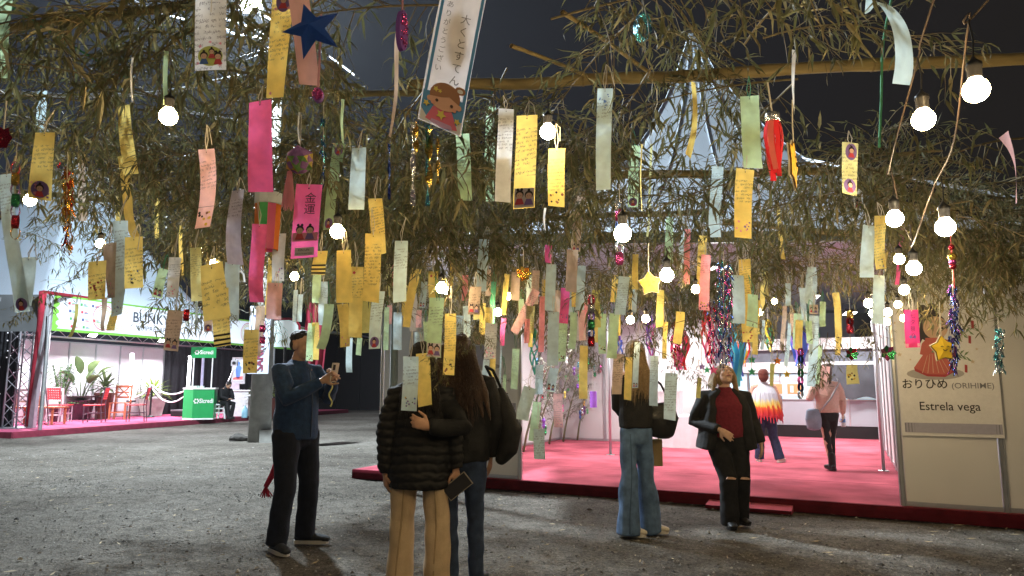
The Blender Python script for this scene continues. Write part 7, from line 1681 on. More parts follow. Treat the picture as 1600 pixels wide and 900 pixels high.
pic('robe', [([(.30, L-.42*ar), (.72, L-.42*ar), (.90, L-.08*ar), (.60, L-.015*ar), (.16, L-.09*ar)], 3, .0018), ([(.30, L-.13*ar), (.75, L-.13*ar), (.80, L-.05*ar), (.55, L-.012*ar), (.28, L-.05*ar)], 4, .0022)])
pic('girl_head', [(ci(.52, L-.70*ar, .345, .30*ar, 22), 1, .0020), (ci(.83, L-.93*ar, .12, .09*ar, 14), 1, .0018), (ci(.83, L-.92*ar, .065, .045*ar, 12), 7, .0021), (ci(.52, L-.575*ar, .33, .19*ar, 22), 2, .0026), ([(.20, L-.62*ar), (.22, L-.80*ar), (.45, L-.93*ar), (.75, L-.86*ar), (.84, L-.62*ar), (.62, L-.72*ar), (.45, L-.66*ar)], 1, .0030), (ci(.19, L-.56*ar, .06), 2, .0024), (ci(.86, L-.56*ar, .06), 2, .0024), (ci(.36, L-.56*ar, .035), 6, .0034), (ci(.70, L-.54*ar, .035), 6, .0034), (ci(.28, L-.49*ar, .045), 9, .0032), (ci(.77, L-.47*ar, .045), 9, .0032)])
pic('star_print', [([(u+x*r, v-y*r*ar) for x, y in star2(5, 1, .5, 1.2)], 5, .0032) for u, v, r in ((.50, L-.28*ar, .12), (.14, L-.42*ar, .08), (.87, L-.26*ar, .08), (.30, L-.80*ar, .07), (.40, L-.78*ar, .05), (.45, B0-.02*ar, .0))][:5])
pic('leaf_print', [([(.72, .30*ar), (.80, .22*ar), (.92, .30*ar), (.86, .42*ar)], 8, .0015)])
vtext(S_, '大くとすてん', .66, L*.30, L*.078, .020, DM2[10]); vtext(S_, 'ありがとうござい', .26, L*.22, L*.060, .014, DM2[10])
S_ = strip(483, 288, 475, 403, 42, 'H', '', full='hot pink card with two large black characters above two printed children', Y=1.85, bend=.0, twist=.0, yaw=.02, stiff=True)
o, P, L, ar, multi, ci, kid = S_
vtext(S_, '金運', .60, L*.20, L*.155, .031, DM[8]); it = [([(.02, L*.66), (.98, L*.66), (.98, L*.775), (.02, L*.775)], 7, .001)]; kid(.30, L*.62, .9, 2, it, 1); kid(.68, L*.62, .9, 3, it); it.append(([(.14, L*.86), (.86, L*.86), (.86, L*.97), (.14, L*.97)], 4, .001)); multi('printed_picture', it)
for body, v, s in (('KIN UN', L*.895, .0085), ('SORTE FINANCEIRA', L*.945, .006)):
    vs, fs = text2d(body); w_ = max(x for x, y in vs)-min(x for x, y in vs); k = (.40 if body == 'KIN UN' else .64)/w_; mm = MB(); mm.add([P(.48+x*k, v-y*s, .002) for x, y in vs], fs); mm.build('lettering', DM[8], o)
S_ = strip(1423, 484, 1427, 543, 23, 'H', '', full='hot pink strip with four vertical characters before the kimono princess poster', Y=3.25, bend=.0, twist=.0, yaw=.0, col=(.95, .07, .27), stiff=True)
vtext(S_, '七夕祭り', .54, S_[2]*.17, S_[2]*.175, .026, flat('char_maroon', (.16, .01, .06)))
o, P, L, ar, multi, ci, kid = S_; multi('printed_picture', [(ci(.38, L*.72, .11), 3, .001), (ci(.64, L*.72, .11), 3, .001), ([(.02, L*.90), (.98, L*.89), (.98, L*.98), (.02, L*.98)], 7, .001)])
# strips curled or seen edge on
def curled(label, path, w, c, Y, tw=None, name='paper_strip', tip=1.0):
    P_ = [at(x, y, Y+dz) for (x, y, dz) in path]; Wd = w*Y/FPX; mb = MB(); uv = []; n = len(P_)*4-4; Q = []
    for i in range(len(P_)-1):
        for k in range(4):
            f = k/4; p0, p1, p2, p3 = P_[max(i-1, 0)], P_[i], P_[i+1], P_[min(i+2, len(P_)-1)]; Q.append(.5*((2*p1)+(p2-p0)*f+(2*p0-5*p1+4*p2-p3)*f*f+(3*p1-p0-3*p2+p3)*f**3))
    Q.append(P_[-1]); m = len(Q)
    for i, p in enumerate(Q):
        a = (tw[0]+(tw[1]-tw[0])*i/(m-1)) if tw else 0; t = (Q[min(i+1, m-1)]-Q[max(i-1, 0)]).normalized(); s = Vector((math.cos(a), math.sin(a), .0)); s = (s-t*s.dot(t)).normalized()*(Wd*.5*(tip+(1-tip)*(1-i/(m-1))))
        for u in (-1, 0, 1): mb.v.append(tuple(p+s*u)); uv.append((u*.03, i*.012))
    mb.f = [(3*i+k, 3*i+3+k, 3*i+4+k, 3*i+1+k) for i in range(m-1) for k in range(2)]; mb.m = [0]*len(mb.f); mb.uv = uv
    o = mb.build(name, PAPER, smooth=True, col=CO[c]); tag(o, label, 'paper strip', 'wish strips hanging from the bamboo'); return o
curled('pale blue strip curled over a twig at the upper right', [(1352, 10, .06), (1372, 3, .05), (1392, 18, .0), (1408, 50, -.02), (1413, 95, -.02), (1409, 132, -.01)], 30, 'B', 2.3, (.5, -.1))
curled('dusty pink strip twisted to a point at the right edge', [(1568, 210, 0), (1580, 235, .02), (1587, 268, .03), (1588, 318, .03)], 22, 'P', 2.9, (.2, 1.2), tip=.35)
curled('yellow strip seen edge on below the thick bamboo pole', [(1083, 128, 0), (1086, 165, .02), (1084, 205, .03), (1075, 244, .02)], 17, 'Y', 3.0, (.9, .75))
curled('cream ribbon seen edge on left of the large picture strip', [(628, 20, 0), (620, 68, 0), (619, 140, 0), (614, 185, .01), (609, 214, .01)], 10, 'T', 1.9, (.6, 1.0), tip=.5)
curled('pink strip with a pale picture behind the blue paper star', [(466, -10, 0), (474, 50, .0), (480, 100, .0), (484, 133, .0)], 34, 'P', 1.45, (.4, .5))
curled('slim green ribbon carrying the bright left bulb', [(260, 80, 0), (258, 120, 0), (259, 165, 0)], 7, 'G', 2.35, (.3, .9))
for (x, y0, y1, w, c, lab) in ((1241, 78, 178, 9, 'W', 'white ribbon holding the golden star at the upper right'), (536, 155, 224, 5, 'G', 'thin green ribbon above the curved green strip'), (468, 175, 225, 3, 'W', 'thin white ribbon above the patterned paper ball'), (1003, 225, 330, 3, 'C', 'thin lime ribbon before the tent roof'), (207, 90, 160, 3, 'W', 'thin white string above the written yellow strip'), (852, 325, 360, 4, 'W', 'thin white ribbon below the yellow couple strip')):
    curled(lab, [(x, y0, 0), (x-2, (y0+y1)/2, .01), (x, y1, .0)], w, c, 2.4, (.3, 1.1), name='ribbon')

# ------------------------------------------------------------------ ornaments
GOLD = mat('golden_felt', (.78, .44, .04), .7, var=.08, scale=20, bump=.2); FOILS = {k: mat('foil_'+k, c, .22, .85, var=.25, scale=30, bump=.5, bscale=50) for k, c in dict(gold=(.75, .50, .10), blue=(.06, .12, .45), teal=(.10, .42, .52), red=(.65, .04, .07), pink=(.80, .12, .42), green=(.08, .50, .20), violet=(.30, .12, .50), silver=(.66, .68, .72), orange=(.80, .26, .04)).items()}
def star_plush(px, py, rpx, Y, label, rot, yaw, mtl=None):
    p = at(px, py, Y); r = rpx*Y/FPX; t = thing('star_ornament', label, 'star', p); ax = Vector((math.cos(yaw), math.sin(yaw), 0)); ay = zz; n = ax.cross(ay)
    st = star2(5, 1, .56, math.pi/2+rot); st = [((st[i][0]*.86+st[i-1][0]*.07+st[(i+1) % 10][0]*.07), (st[i][1]*.86+st[i-1][1]*.07+st[(i+1) % 10][1]*.07)) for i in range(10)]
    mb = MB(); mb.prism([(x*r*1.10, y*r*1.10) for x, y in st], p-n*.004, ax, ay, .004); mb.build('cream_border', flat('cream_border', (.74, .68, .52)), t)
    mb = MB(); mb.prism([(x*r*1.04, y*r*1.04) for x, y in st], p-n*.0005, ax, ay, .004); mb.build('dark_outline', flat('dark_outline', (.16, .09, .02)), t)
    mb = MB(); v = [p+n*.010]+[p+ax*x*r+ay*y*r+n*.002 for x, y in st]; mb.add(v, [(0, 1+i, 1+(i+1) % 10) for i in range(10)]); mb.build('star_body', mtl or GOLD, t)
    d = n*.011
    for s in (-1, 1): mb = MB(); mb.tube([p+d+ax*r*(.22*s+.09*k)+ay*r*(.12+.07*(1-k*k)) for k in (-1, -.5, 0, .5, 1)], r*.022, 5); mb.build('eye', DM[8], t)
    mb = MB(); mb.tube([p+d+ax*r*.15*k+ay*r*(-.14+.10*k*k) for k in (-1, -.5, 0, .5, 1)], r*.026, 5); mb.build('smile', DM[8], t)
    top = p+ax*st[0][0]*r+ay*st[0][1]*r
    mb = MB(); mb.tube([top, top+zz*.05, top+zz*.14+Vector((.004, 0, 0))], .0022, 5); mb.build('string', STRING, t); return t
star_plush(1240, 255, 44, 2.15, 'golden smiling star turned half away, hanging on a white ribbon', -.25, 1.05)
star_plush(1016, 443, 20, 3.3, 'golden smiling star in the middle of the canopy', .12, 0.0)
star_plush(1474, 545, 22, 2.9, 'yellow smiling star over the sleeve of the printed princess', .1, .1, mat('yellow_felt', (.88, .60, .05), .7, var=.06))
# red crepe streamer with a silver cap
p = at(1207, 190, 2.3); t = thing('crepe_streamer', 'red crepe streamer with a silver cap left of the golden star', 'streamer', p)
mb = MB(); mb.lathe(p, [(.024, 0), (.025, .02), (.022, .03)], 12); mb.build('cap', FOILS['silver'], t, smooth=True)
for k in range(9):
    a = k*.7; b = p+Vector((math.cos(a)*.022, math.sin(a)*.018, 0)); l = .15+.05*((k*7) % 5)/4; mb = MB(); s = Vector((-math.sin(a), math.cos(a), 0))*.009
    v = []
    for i in range(7): f = i/6; c = b+Vector((math.cos(a)*.010*math.sin(f*4), math.sin(a)*.01*f, -l*f)); v += [tuple(c-s*(1+.2*math.sin(i*2+k))), tuple(c+s)]
    mb.add(v, [(2*i, 2*i+1, 2*i+3, 2*i+2) for i in range(6)]); mb.build('ribbon', mat('crepe_red' if k % 3 else 'crepe_coral', (.80, .03, .04) if k % 3 else (.85, .20, .16), .8, var=.15, trans=.2), t)
mb = MB(); mb.tube([p+zz*.03, p+zz*.14+Vector((-.01, 0, 0))], .003, 5); mb.build('string', STRING, t)
# patterned paper ball with a pink tassel
p = at(468, 251, 1.9); t = thing('paper_ball', 'patchwork paper ball of green, yellow and violet faces', 'ornament', p); r = 25*1.9/FPX
bm = bmesh.new(); bmesh.ops.create_icosphere(bm, subdivisions=1, radius=r); q = random.Random(12)
fl_ = [[v.co.copy() for v in f.verts] for f in bm.faces]; bm.free(); pal = [mat('ball_green', (.22, .42, .12), .7, var=.35, scale=60), mat('ball_yellow', (.66, .48, .10), .7, var=.35, scale=60), mat('ball_violet', (.40, .20, .46), .7, var=.35, scale=60), mat('ball_pink', (.62, .20, .40), .7, var=.35, scale=60)]
Rt = Matrix.Rotation(.5, 3, 'X') @ Matrix.Rotation(.3, 3, 'Z'); mb = MB()
for vs in fl_:
    w = [p+Rt @ v for v in vs]; ctr = sum(w, Vector())/3; k = [pal[0], pal[1], pal[2], pal[3]][(int((ctr.x-p.x)*90+9)+2*int((ctr.z-p.z)*60+9)) % 4]
    m_ = MB(); nn = (ctr-p).normalized(); m_.add([c+(x-c)*.97 for x, c in zip(w, [ctr]*3)]+[c+(x-c)*.7-nn*.012 for x, c in zip(w, [ctr]*3)], [(0, 1, 2), (0, 3, 4, 1), (1, 4, 5, 2), (2, 5, 3, 0)]); m_.build('paper_face', k, t)
mb = MB(); mb.ball(p, r*.86, 12, 8); mb.build('core', mat('ball_violet', (.40, .20, .46)), t)
p2 = at(453, 268, 1.92); mb = MB()
for k in range(40): a = k*2.4; rr_ = .012*math.sqrt(k/40); mb.tube([p2+Vector((rr_*.5*math.cos(a), rr_*.5*math.sin(a), 0)), p2+Vector((rr_*1.7*math.cos(a), rr_*1.7*math.sin(a), -.098-.006*(k % 3)))], .0013, 4, cap=False)
mb.lathe(p2-zz*.012, [(.004, .014), (.007, .008), (.006, 0)], 8); mb.build('tassel', mat('tassel_pink', (.62, .30, .33), .85, var=.2), t); mb = MB(); mb.tube([p-zz*r*.8, p2+zz*.004], .0015, 4); mb.tube([p+zz*r*.9, p+zz*(r+.09)], .0015, 4); mb.build('string', STRING, t)
# blue folded paper star near the floodlight, purple gems
p = at(487, 45, 1.4); t = thing('folded_star', 'dark blue folded paper star at the top left of the middle', 'ornament', p); r = 52*1.4/FPX; bl_ = mat('origami_blue', (.03, .10, .42), .6, var=.15, trans=.35)
for k in range(5):
    a = math.pi/2+.35+k*1.2566; tip = p+Vector((math.cos(a)*r, .01, math.sin(a)*r)); l = p+Vector((math.cos(a-.63)*r*.42, 0, math.sin(a-.63)*r*.42)); rr_ = p+Vector((math.cos(a+.63)*r*.42, 0, math.sin(a+.63)*r*.42))
    mb = MB(); mb.add([p-Vector((0, .022, 0)), l, tip, rr_, p+Vector((0, .022, 0))], [(0, 1, 2), (0, 2, 3), (4, 2, 1), (4, 3, 2)]); mb.build('star_point', bl_, t)
mb = MB(); mb.tube([p+zz*r*.9, p+zz*(r*.9+.12)], .002, 5); mb.build('string', STRING, t)
def gem(px, py, w, h, Y, label, yaw=0):
    p = at(px, py, Y); t = thing('beaded_gem', label, 'ornament', p); a, b = w*Y/FPX/2, h*Y/FPX/2
    mb = MB(); ax = Vector((math.cos(yaw), math.sin(yaw), 0)); mb.prism([(x*a, y*b) for x, y in disc2(1, 16)], p+ax.cross(zz)*.006, ax, zz, .012); mb.build('felt_back', mat('gem_violet', (.22, .08, .36), .7), t)
    q = random.Random(int(px)); mb = MB()
    for k in range(46): rr_ = math.sqrt(q.random())*.86; w_ = q.random()*6.28; c = p+ax*(a*rr_*math.cos(w_))+zz*(b*rr_*math.sin(w_))+ax.cross(zz)*.007; mb.ball(c, .0028, 6, 4)
    mb.build('bead', FOILS['pink'], t); mb = MB(); mb.tube([p+zz*b, p+zz*(b+.17)], .0025, 5); mb.build('cord', mat('tassel_pink', (.62, .30, .33)), t)
gem(497, 149, 18, 24, 1.45, 'violet gem with pink glitter hanging under the blue paper star'); gem(628, 48, 24, 72, 1.6, 'pink glitter oval seen edge on left of the large picture strip', 1.1)
# foil ornaments
def tinsel(px, y0, y1, w, Y, cols, label, n=130, cat='tinsel', top=None):
    a, b = at(px, y0, Y), at(px, y1, Y); t = thing('tinsel_garland', label, cat, a); q = random.Random(px+y0); wd = w*Y/FPX/2; mbs = [MB() for _ in cols]; L = (a-b).length
    mb = MB(); mb.tube([a+zz*.05, b.lerp(a, .3), b], .0015, 4); mb.build('core_string', STRING, t)
    for k in range(n):
        f = q.random(); c = a.lerp(b, f)+Vector((q.uniform(-1, 1)*wd, q.uniform(-1, 1)*wd, 0)); l = q.uniform(.02, .045)*(L/.5)**.3; s = Vector((q.uniform(-1, 1), q.uniform(-1, 1), q.uniform(-.3, .3))).normalized()*q.uniform(.0012, .003)*(1+Y*.15); d = Vector((q.uniform(-.5, .5), q.uniform(-.5, .5), -1)).normalized()*l
        mbs[q.randrange(len(cols))].add([c-s, c+s, c+d*.5+s*1.2+Vector((0, q.uniform(-.008, .008), 0)), c+d+s, c+d-s, c+d*.5-s], [(0, 1, 2, 5), (5, 2, 3, 4)])
    for m_, c in zip(mbs, cols): m_.build('foil_flakes', FOILS[c], t, kind='stuff')
    return t
tinsel(1131, 408, 566, 22, 3.6, ['blue', 'silver', 'blue', 'teal', 'pink'], 'long blue and silver tinsel garland above the face of the woman in burgundy', 300)
tinsel(1113, 470, 570, 14, 4.2, ['red', 'pink', 'blue'], 'red and blue tinsel left of the long blue garland', 130)
tinsel(1490, 440, 575, 10, 2.9, ['blue', 'blue', 'violet'], 'dark blue tinsel tail right of the yellow smiling star', 170)
tinsel(1561, 512, 577, 11, 3.3, ['teal', 'teal', 'silver'], 'short teal tinsel on the right panel wall', 130)
tinsel(1057, 500, 575, 16, 5.2, ['red', 'pink', 'orange'], 'bright red tinsel behind the yellow leaf covered strip', 130)
tinsel(104, 255, 395, 14, 2.9, ['orange', 'orange', 'red', 'gold'], 'orange foil fringe lantern at the left tent', 150)
tinsel(505, 180, 290, 5, 2.4, ['blue', 'teal'], 'thin blue foil thread hanging in the upper middle', 30)
p = at(1488, 405, 2.85); t = thing('bead_string', 'string of red and flowered beads above the dark blue tinsel', 'ornament', p)
for k, (dz, r_, c) in enumerate(((.05, .012, 'red'), (.01, .018, 'gold'), (-.012, .014, 'pink'), (-.03, .013, 'red'))): mb = MB(); mb.ball(p+zz*dz, r_, 10, 8); mb.build('bead', FOILS[c], t, smooth=True)
mb = MB(); mb.tube([p+zz*.14, p-zz*.12], .0018, 5); mb.build('string', mat('string_red', (.5, .08, .08), .8), t)
def foil_strips(items, label):
    t = None
    for k, (x, y0, y1, w, c) in enumerate(items):
        Y = 2.2; a, b = at(x, y0, Y), at(x, y1, Y)
        if t is None: t = thing('foil_streamer', label, 'streamer', a)
        mb = MB(); v = []; wd = w*Y/FPX/2
        for i in range(15): f = i/14; an = f*7+k*1.3; c_ = a.lerp(b, f); s = Vector((math.cos(an), math.sin(an), 0))*wd; v += [tuple(c_-s), tuple(c_+s)]
        mb.add(v, [(2*i, 2*i+1, 2*i+3, 2*i+2) for i in range(14)]); mb.build('foil_ribbon', FOILS[c], t)
foil_strips([(645, 195, 322, 9, 'silver'), (650, 190, 240, 10, 'gold'), (668, 195, 322, 7, 'teal'), (670, 200, 292, 13, 'gold'), (684, 215, 287, 6, 'gold'), (608, 225, 312, 5, 'blue')], 'gold and blue foil streamer under the large picture strip')
def foil_chain(px, y0, y1, w, Y, cols, label, n):
    a, b = at(px, y0, Y), at(px, y1, Y); t = thing('foil_chain', label, 'paper chain', a); r = (a-b).length/n*.62; q = random.Random(px)
    for k in range(n):
        c = a.lerp(b, (k+.5)/n); an = (k % 2)*1.57+.4; ax = Vector((math.cos(an), math.sin(an), 0)); mb = MB(); v = []; wd = ax.cross(zz)*(w*Y/FPX*.32)
        for i in range(13): g = i/12*6.283; pp_ = c+ax*math.cos(g)*r*.55+zz*math.sin(g)*r; v += [tuple(pp_-wd), tuple(pp_+wd)]
        mb.add(v, [(2*i, 2*i+1, 2*i+3, 2*i+2) for i in range(12)]); mb.build('link', FOILS[cols[k % len(cols)]], t)
    mb = MB(); mb.tube([a+zz*.07, a], .0014, 4); mb.build('string', STRING, t)
foil_chain(1251, 545, 622, 9, 3.9, ['pink', 'blue', 'silver', 'green'], 'foil ring chain of pink, blue and green in the right of the entrance', 7)
foil_chain(968, 312, 412, 13, 3.0, ['silver', 'pink', 'blue', 'teal'], 'silver and pink foil chain beside the bulb in the middle', 6)
foil_chain(291, 470, 515, 13, 3.2, ['silver', 'red', 'blue'], 'short chain of foil rings over the white banner', 3)
foil_chain(24, 255, 372, 14, 2.4, ['red', 'gold', 'violet', 'green', 'violet'], 'many coloured foil chain at the left edge', 7)
foil_chain(1004, 26, 60, 26, 2.6, ['teal'], 'single teal foil ring at the top', 1)
foil_chain(924, 462, 540, 12, 4.2, ['red', 'silver', 'violet', 'green', 'blue'], 'foil doll chain of red, violet and green in the middle', 6)
foil_chain(1328, 486, 520, 11, 3.8, ['gold', 'red', 'red'], 'small gold and red foil lantern at the right of the entrance', 3)
p = at(420, 300, 3.7); t = thing('paper_lantern', 'bright orange and green paper lantern with a white top behind the hot pink strips', 'lantern', p); rl = 22*3.7/FPX; hl = 95*3.7/FPX
mb = MB(); mb.lathe(p, [(rl*.5, 0), (rl, -.01), (rl, -hl*.22), (rl*.97, -hl*.22)], 10); mb.build('top_band', mat('lantern_white', (.82, .84, .84), .6, trans=.4), t)
for k in range(10):
    a0, a1 = k*.6283, (k+1)*.6283; q0, q1 = Vector((math.cos(a0), math.sin(a0), 0))*rl*.96, Vector((math.cos(a1), math.sin(a1), 0))*rl*.96; top = p-zz*hl*.23; bot = p-zz*hl
    mb = MB(); mb.add([top+q0, top+q1, bot+q1*.9, bot+q0*.9, top+q0*.9, top+q1*.9, bot+q1*.8, bot+q0*.8], [(0, 1, 2, 3), (7, 6, 5, 4), (0, 4, 5, 1), (3, 2, 6, 7)]); mb.build('panel', mat('lantern_'+('orange', 'green', 'pink')[k % 3], ((.90, .28, .05), (.15, .70, .25), (.9, .2, .4))[k % 3], .5, trans=.5), t)
mb = MB(); mb.tube([p, p+zz*.12], .002, 4); mb.build('string', STRING, t)
foil_chain(410, 500, 545, 13, 4.4, ['pink', 'pink', 'violet'], 'magenta foil chain left of the man in navy', 5)
def flower(px, py, r, Y, c1, c2, label):
    p = at(px, py, Y); rr_ = r*Y/FPX; t = thing('paper_flower', label, 'ornament', p)
    for k in range(7):
        a = k*.9; d = Vector((math.cos(a), -.35, math.sin(a))); mb = MB(); s = Vector((-math.sin(a), 0, math.cos(a)))*rr_*.38; mb.add([p, p+d*rr_*.6-s, p+d*rr_, p+d*rr_*.6+s], [(0, 1, 2, 3)]); mb.build('petal', FOILS[c1 if k % 2 else c2], t)
    mb = MB(); mb.tube([p, p+zz*.12], .002, 4); mb.build('string', STRING, t)
flower(1330, 553, 11, 3.9, 'red', 'green', 'dark red foil flower above the lime strip at the right'); flower(818, 428, 13, 3.4, 'orange', 'gold', 'orange paper flower over the middle of the entrance'); flower(1386, 552, 13, 5.6, 'pink', 'green', 'pink and green flower at the right post of the entrance')
flower(4, 218, 22, 2.0, 'red', 'red', 'red crepe tuft cut by the left edge')

# ------------------------------------------------------------------ inside the pavilion: decorated bamboo plants and streamers
WL = mat('pale_dry_leaf', (.27, .27, .22), .7, var=.3, scale=40); ST2 = mat('bamboo_stem_green', (.16, .17, .09), .6, var=.3, scale=20)
q = random.Random(31)
OC = ['green', 'blue', 'red', 'pink', 'violet', 'gold', 'teal', 'silver']
for k, (px, py, lean, h) in enumerate(((818, 706, .55, 2.3), (836, 700, .6, 2.5), (858, 694, .55, 2.4), (880, 690, .5, 2.3), (902, 688, .42, 2.0), (826, 690, .2, 2.4))):
    b = gp(px, py, .125); t = thing('bamboo_plant', ['leftmost leaning bamboo stem with small ornaments inside the pavilion', 'second leaning bamboo stem from the left inside the pavilion', 'middle leaning bamboo stem inside the pavilion', 'fourth leaning bamboo stem inside the pavilion', 'rightmost leaning bamboo stem inside the pavilion', 'upright bamboo stem behind the leaning ones inside the pavilion'][k], 'plant', b, 'decorated bamboo plants in the pavilion')
    pts = [b+Vector((lean*h*.6*f**1.3, .1*f, h*f*(1-.08*f))) for f in [i/8 for i in range(9)]]; mb = MB(); mb.tube(pts, [.022*(1-.8*i/8) for i in range(9)], 7); mb.build('stem', ST2, t, smooth=True)
    tw = MB(); lf = MB(); tips = []
    for i in range(26):
        f = .18+.8*i/26; kk = min(int(f*8), 7); p0 = pts[kk].lerp(pts[kk+1], f*8-kk); a = q.random()*6.28; d = Vector((math.cos(a)*.8+.25, math.sin(a)*.6, .55)).normalized(); l = q.uniform(.3, .65)*(1.1-f*.5); tp = [p0, p0+d*l*.5, p0+d*l+Vector((0, 0, -.10*l))]
        tw.tube(tp, [.006, .004, .002], 4, cap=False); tips.append(tp[2])
        for e in range(22): c = tp[0].lerp(tp[2], q.uniform(.3, 1)); dd = Vector((q.uniform(-1, 1), q.uniform(-1, 1), q.uniform(-.8, .6))); leaf_into(lf, c, dd, zz, q.uniform(.07, .13), .010, .6)
    tw.build('twigs', ST2, t); lf.build('foliage', WL, t, kind='stuff')
    for i in range(9):
        c = q.choice(tips); l = q.uniform(.06, .2)
        e = thing('hanging_ornament', f'small {["green", "blue", "red", "pink", "violet", "gold", "teal", "silver"][i % 8]} foil ornament on the bamboo inside the pavilion', 'ornament', c, 'small foil ornaments on the indoor bamboo')
        mb = MB(); mb.tube([c, c-zz*.06], .003, 4); mb.build('string', STRING, e)
        mb = MB(); cc = c-zz*(.06+l/2); w_ = q.uniform(.02, .04); mb.lathe(cc-zz*l/2, [(.004, 0), (w_, l*.25), (w_*.5, l*.5), (w_, l*.75), (.004, l)], 6); mb.build('foil_body', FOILS[OC[i % 8]] if q.random() < .6 else mat('orn_'+OC[i % 8], dict(green=(.15, .6, .2), blue=(.1, .25, .7), red=(.75, .08, .06), pink=(.8, .25, .5), violet=(.3, .12, .6), gold=(.8, .7, .15), teal=(.2, .6, .65), silver=(.7, .7, .7))[OC[i % 8]], .6), e)
vp = at(927, 624, 12.5); t = thing('paper_cylinder', 'violet paper cylinder hanging before the bamboo plants', 'ornament', vp); mb = MB(); mb.lathe(vp-zz*.14, [(.06, 0), (.06, .28)], 14); mb.build('cylinder', mat('orn_violet', (.3, .12, .6)), t); mb = MB(); mb.tube([vp+zz*.14, vp+zz*.5], .004, 4); mb.build('string', STRING, t)
def streamer(px, y0, y1, w, Y, cols, label, n=8):
    a, b = at(px, y0, Y), at(px, y1, Y); L = a.z-b.z; wd = w*Y/FPX/2; t = thing('crepe_streamer', label, 'streamer', a); q = random.Random(px)
    mb = MB(); mb.lathe(a, [(.02, .06), (wd*.8, .02), (wd*.9, -.04), (wd*.6, -.07)], 12); mb.build('top_ball', mat('cr_'+cols[0], CC[cols[0]], .8, trans=.25), t, smooth=True)
    for k in range(n):
        g = k/n*6.28; p0 = a+Vector((math.cos(g)*wd*.75, math.sin(g)*wd*.75, -.05)); s = Vector((-math.sin(g), math.cos(g), 0))*wd*.3; l = L*q.uniform(.75, 1); v = []
        for i in range(9): f = i/8; c = p0+Vector((math.cos(g)*.12*wd*f+.04*math.sin(f*5+k), math.sin(g)*.2*wd*f, -l*f)); v += [tuple(c-s), tuple(c+s)]
        mb = MB(); mb.add(v, [(2*i, 2*i+1, 2*i+3, 2*i+2) for i in range(8)]); mb.build('ribbon', mat('cr_'+cols[k % len(cols)], CC[cols[k % len(cols)]], .8, trans=.25), t)
    mb = MB(); mb.tube([a+zz*.05, a+zz*.4], .004, 4); mb.build('string', STRING, t)
CC = dict(cyan=(.05, .45, .68), orange=(.85, .25, .03), yellow=(.85, .65, .08), red=(.80, .05, .06), pink=(.85, .16, .38), violet=(.26, .14, .52), blue=(.10, .20, .65), green=(.10, .50, .28), teal=(.10, .45, .45))
streamer(1150, 508, 600, 24, 9.5, ['cyan', 'cyan', 'teal', 'blue'], 'bright cyan streamer behind the woman in burgundy'); streamer(1161, 512, 568, 13, 9.7, ['orange', 'yellow', 'red'], 'orange streamer just right of the cyan one', 6)
streamer(1248, 515, 570, 22, 10.2, ['blue', 'violet', 'blue'], 'blue and violet streamer over the right part of the carpet'); streamer(1104, 490, 562, 15, 9.0, ['red', 'pink'], 'red streamer left of the cyan one', 6)
streamer(1062, 520, 575, 26, 9.4, ['pink', 'red', 'pink'], 'pink streamer behind the leaf covered yellow strip'); streamer(965, 525, 570, 12, 10, ['violet', 'blue'], 'violet streamer behind the reaching woman', 6)
streamer(1016, 500, 560, 10, 10, ['violet', 'pink'], 'narrow violet streamer right of the reaching woman', 6); streamer(835, 520, 580, 10, 9.0, ['green', 'teal'], 'green streamer over the left bamboo plants', 6); streamer(1200, 505, 545, 12, 11, ['yellow', 'green'], 'yellow streamer over the cape wearing woman', 6)
def cutstar(px, py, r, Y, c, label):
    p = at(px, py, Y); rr_ = r*Y/FPX; t = thing('cut_star', label, 'star', p); mb = MB(); mb.prism([(x*rr_, y*rr_) for x, y in star2(5, 1, .45)], p, Vector((1, 0, 0)), zz, .01); mb.build('star_body', mat('cr_'+c, CC[c], .6), t); mb = MB(); mb.tube([p+zz*rr_, p+zz*(rr_+.3)], .003, 4); mb.build('string', STRING, t)
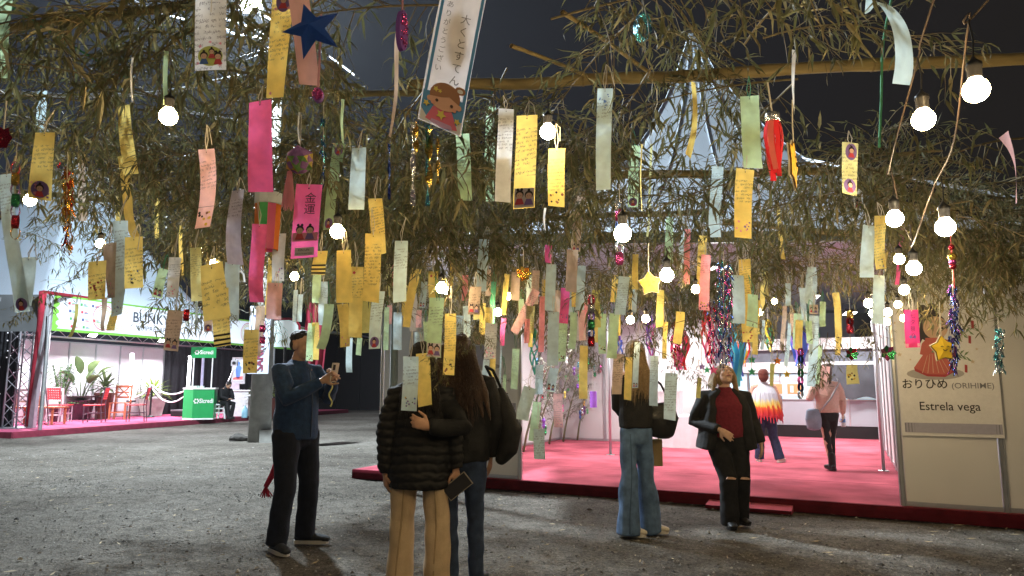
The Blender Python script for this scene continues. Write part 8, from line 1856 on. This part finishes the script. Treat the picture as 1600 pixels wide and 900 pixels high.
for a in ((1175, 562, 7, 6, 'green', 'upper green cut star left of the cape wearing woman'), (1175, 581, 7, 6, 'green', 'lower green cut star left of the cape wearing woman'), (1215, 564, 7, 6, 'orange', 'orange cut star above the cape wearing woman'), (1105, 578, 6, 6, 'green', 'green cut star at the left of the woman in burgundy'), (1097, 573, 6, 6, 'violet', 'violet cut star at the left of the woman in burgundy'), (1230, 585, 6, 6, 'yellow', 'yellow cut star at the back windows'), (1115, 578, 8, 6.2, 'pink', 'pink cut star beside the head of the woman in burgundy')): cutstar(*a)
# two sprigs of bamboo leaf lying over the strips by the two women
for (px, py, Y, k, rz, sc, lab) in ((700, 492, 3.05, 4, .2, .22, 'small drooping leaf sprig over the long dark hair'), (662, 548, 2.75, 4, 1.2, .2, 'small leaf sprig lying over the tilted yellow strip'), (1010, 545, 3.9, 5, .0, .28, 'drooping sprig of leaves right of the reaching woman'), (1070, 500, 4.0, 5, 2.8, .3, 'drooping sprig of leaves left of the tinsel garland'), (1165, 500, 4.0, 4, .3, .3, 'drooping sprig of leaves right of the tinsel garland'), (1285, 520, 3.9, 5, 1.2, .4, 'drooping sprig of leaves above the woman in pink'), (1345, 500, 4.2, 4, .9, .36, 'drooping sprig of leaves at the right post of the entrance'), (800, 500, 4.4, 5, 3.0, .3, 'drooping sprig of leaves at the left post of the entrance'), (310, 462, 3.4, 4, .3, .2, 'dark sprig of leaves over the letters of the white banner'), (120, 432, 3.4, 5, 2.9, .3, 'dark sprig of leaves before the left tent')):
    add_branch(at(px, py, Y), rz, .3, k, lab, sc)
# ------------------------------------------------------------------ thin air volume added to imitate glare round the lamps
HZ = MB(); HZ.box((0, 14, 6.2), (110, 90, 14.8)); hz = HZ.build('haze', [], None); hz['kind'] = 'stuff'
hm = bpy.data.materials.new('glow_haze'); hm.use_nodes = True; hn = hm.node_tree
for n_ in list(hn.nodes):
    if n_.type == 'BSDF_PRINCIPLED': hn.nodes.remove(n_)
pv_ = hn.nodes.new('ShaderNodeVolumePrincipled'); pv_.inputs['Density'].default_value = .0005; pv_.inputs['Anisotropy'].default_value = .55; pv_.inputs['Color'].default_value = (.8, .85, .92, 1)
hn.links.new(pv_.outputs[0], hn.nodes['Material Output'].inputs['Volume']); hz.data.materials.append(hm)
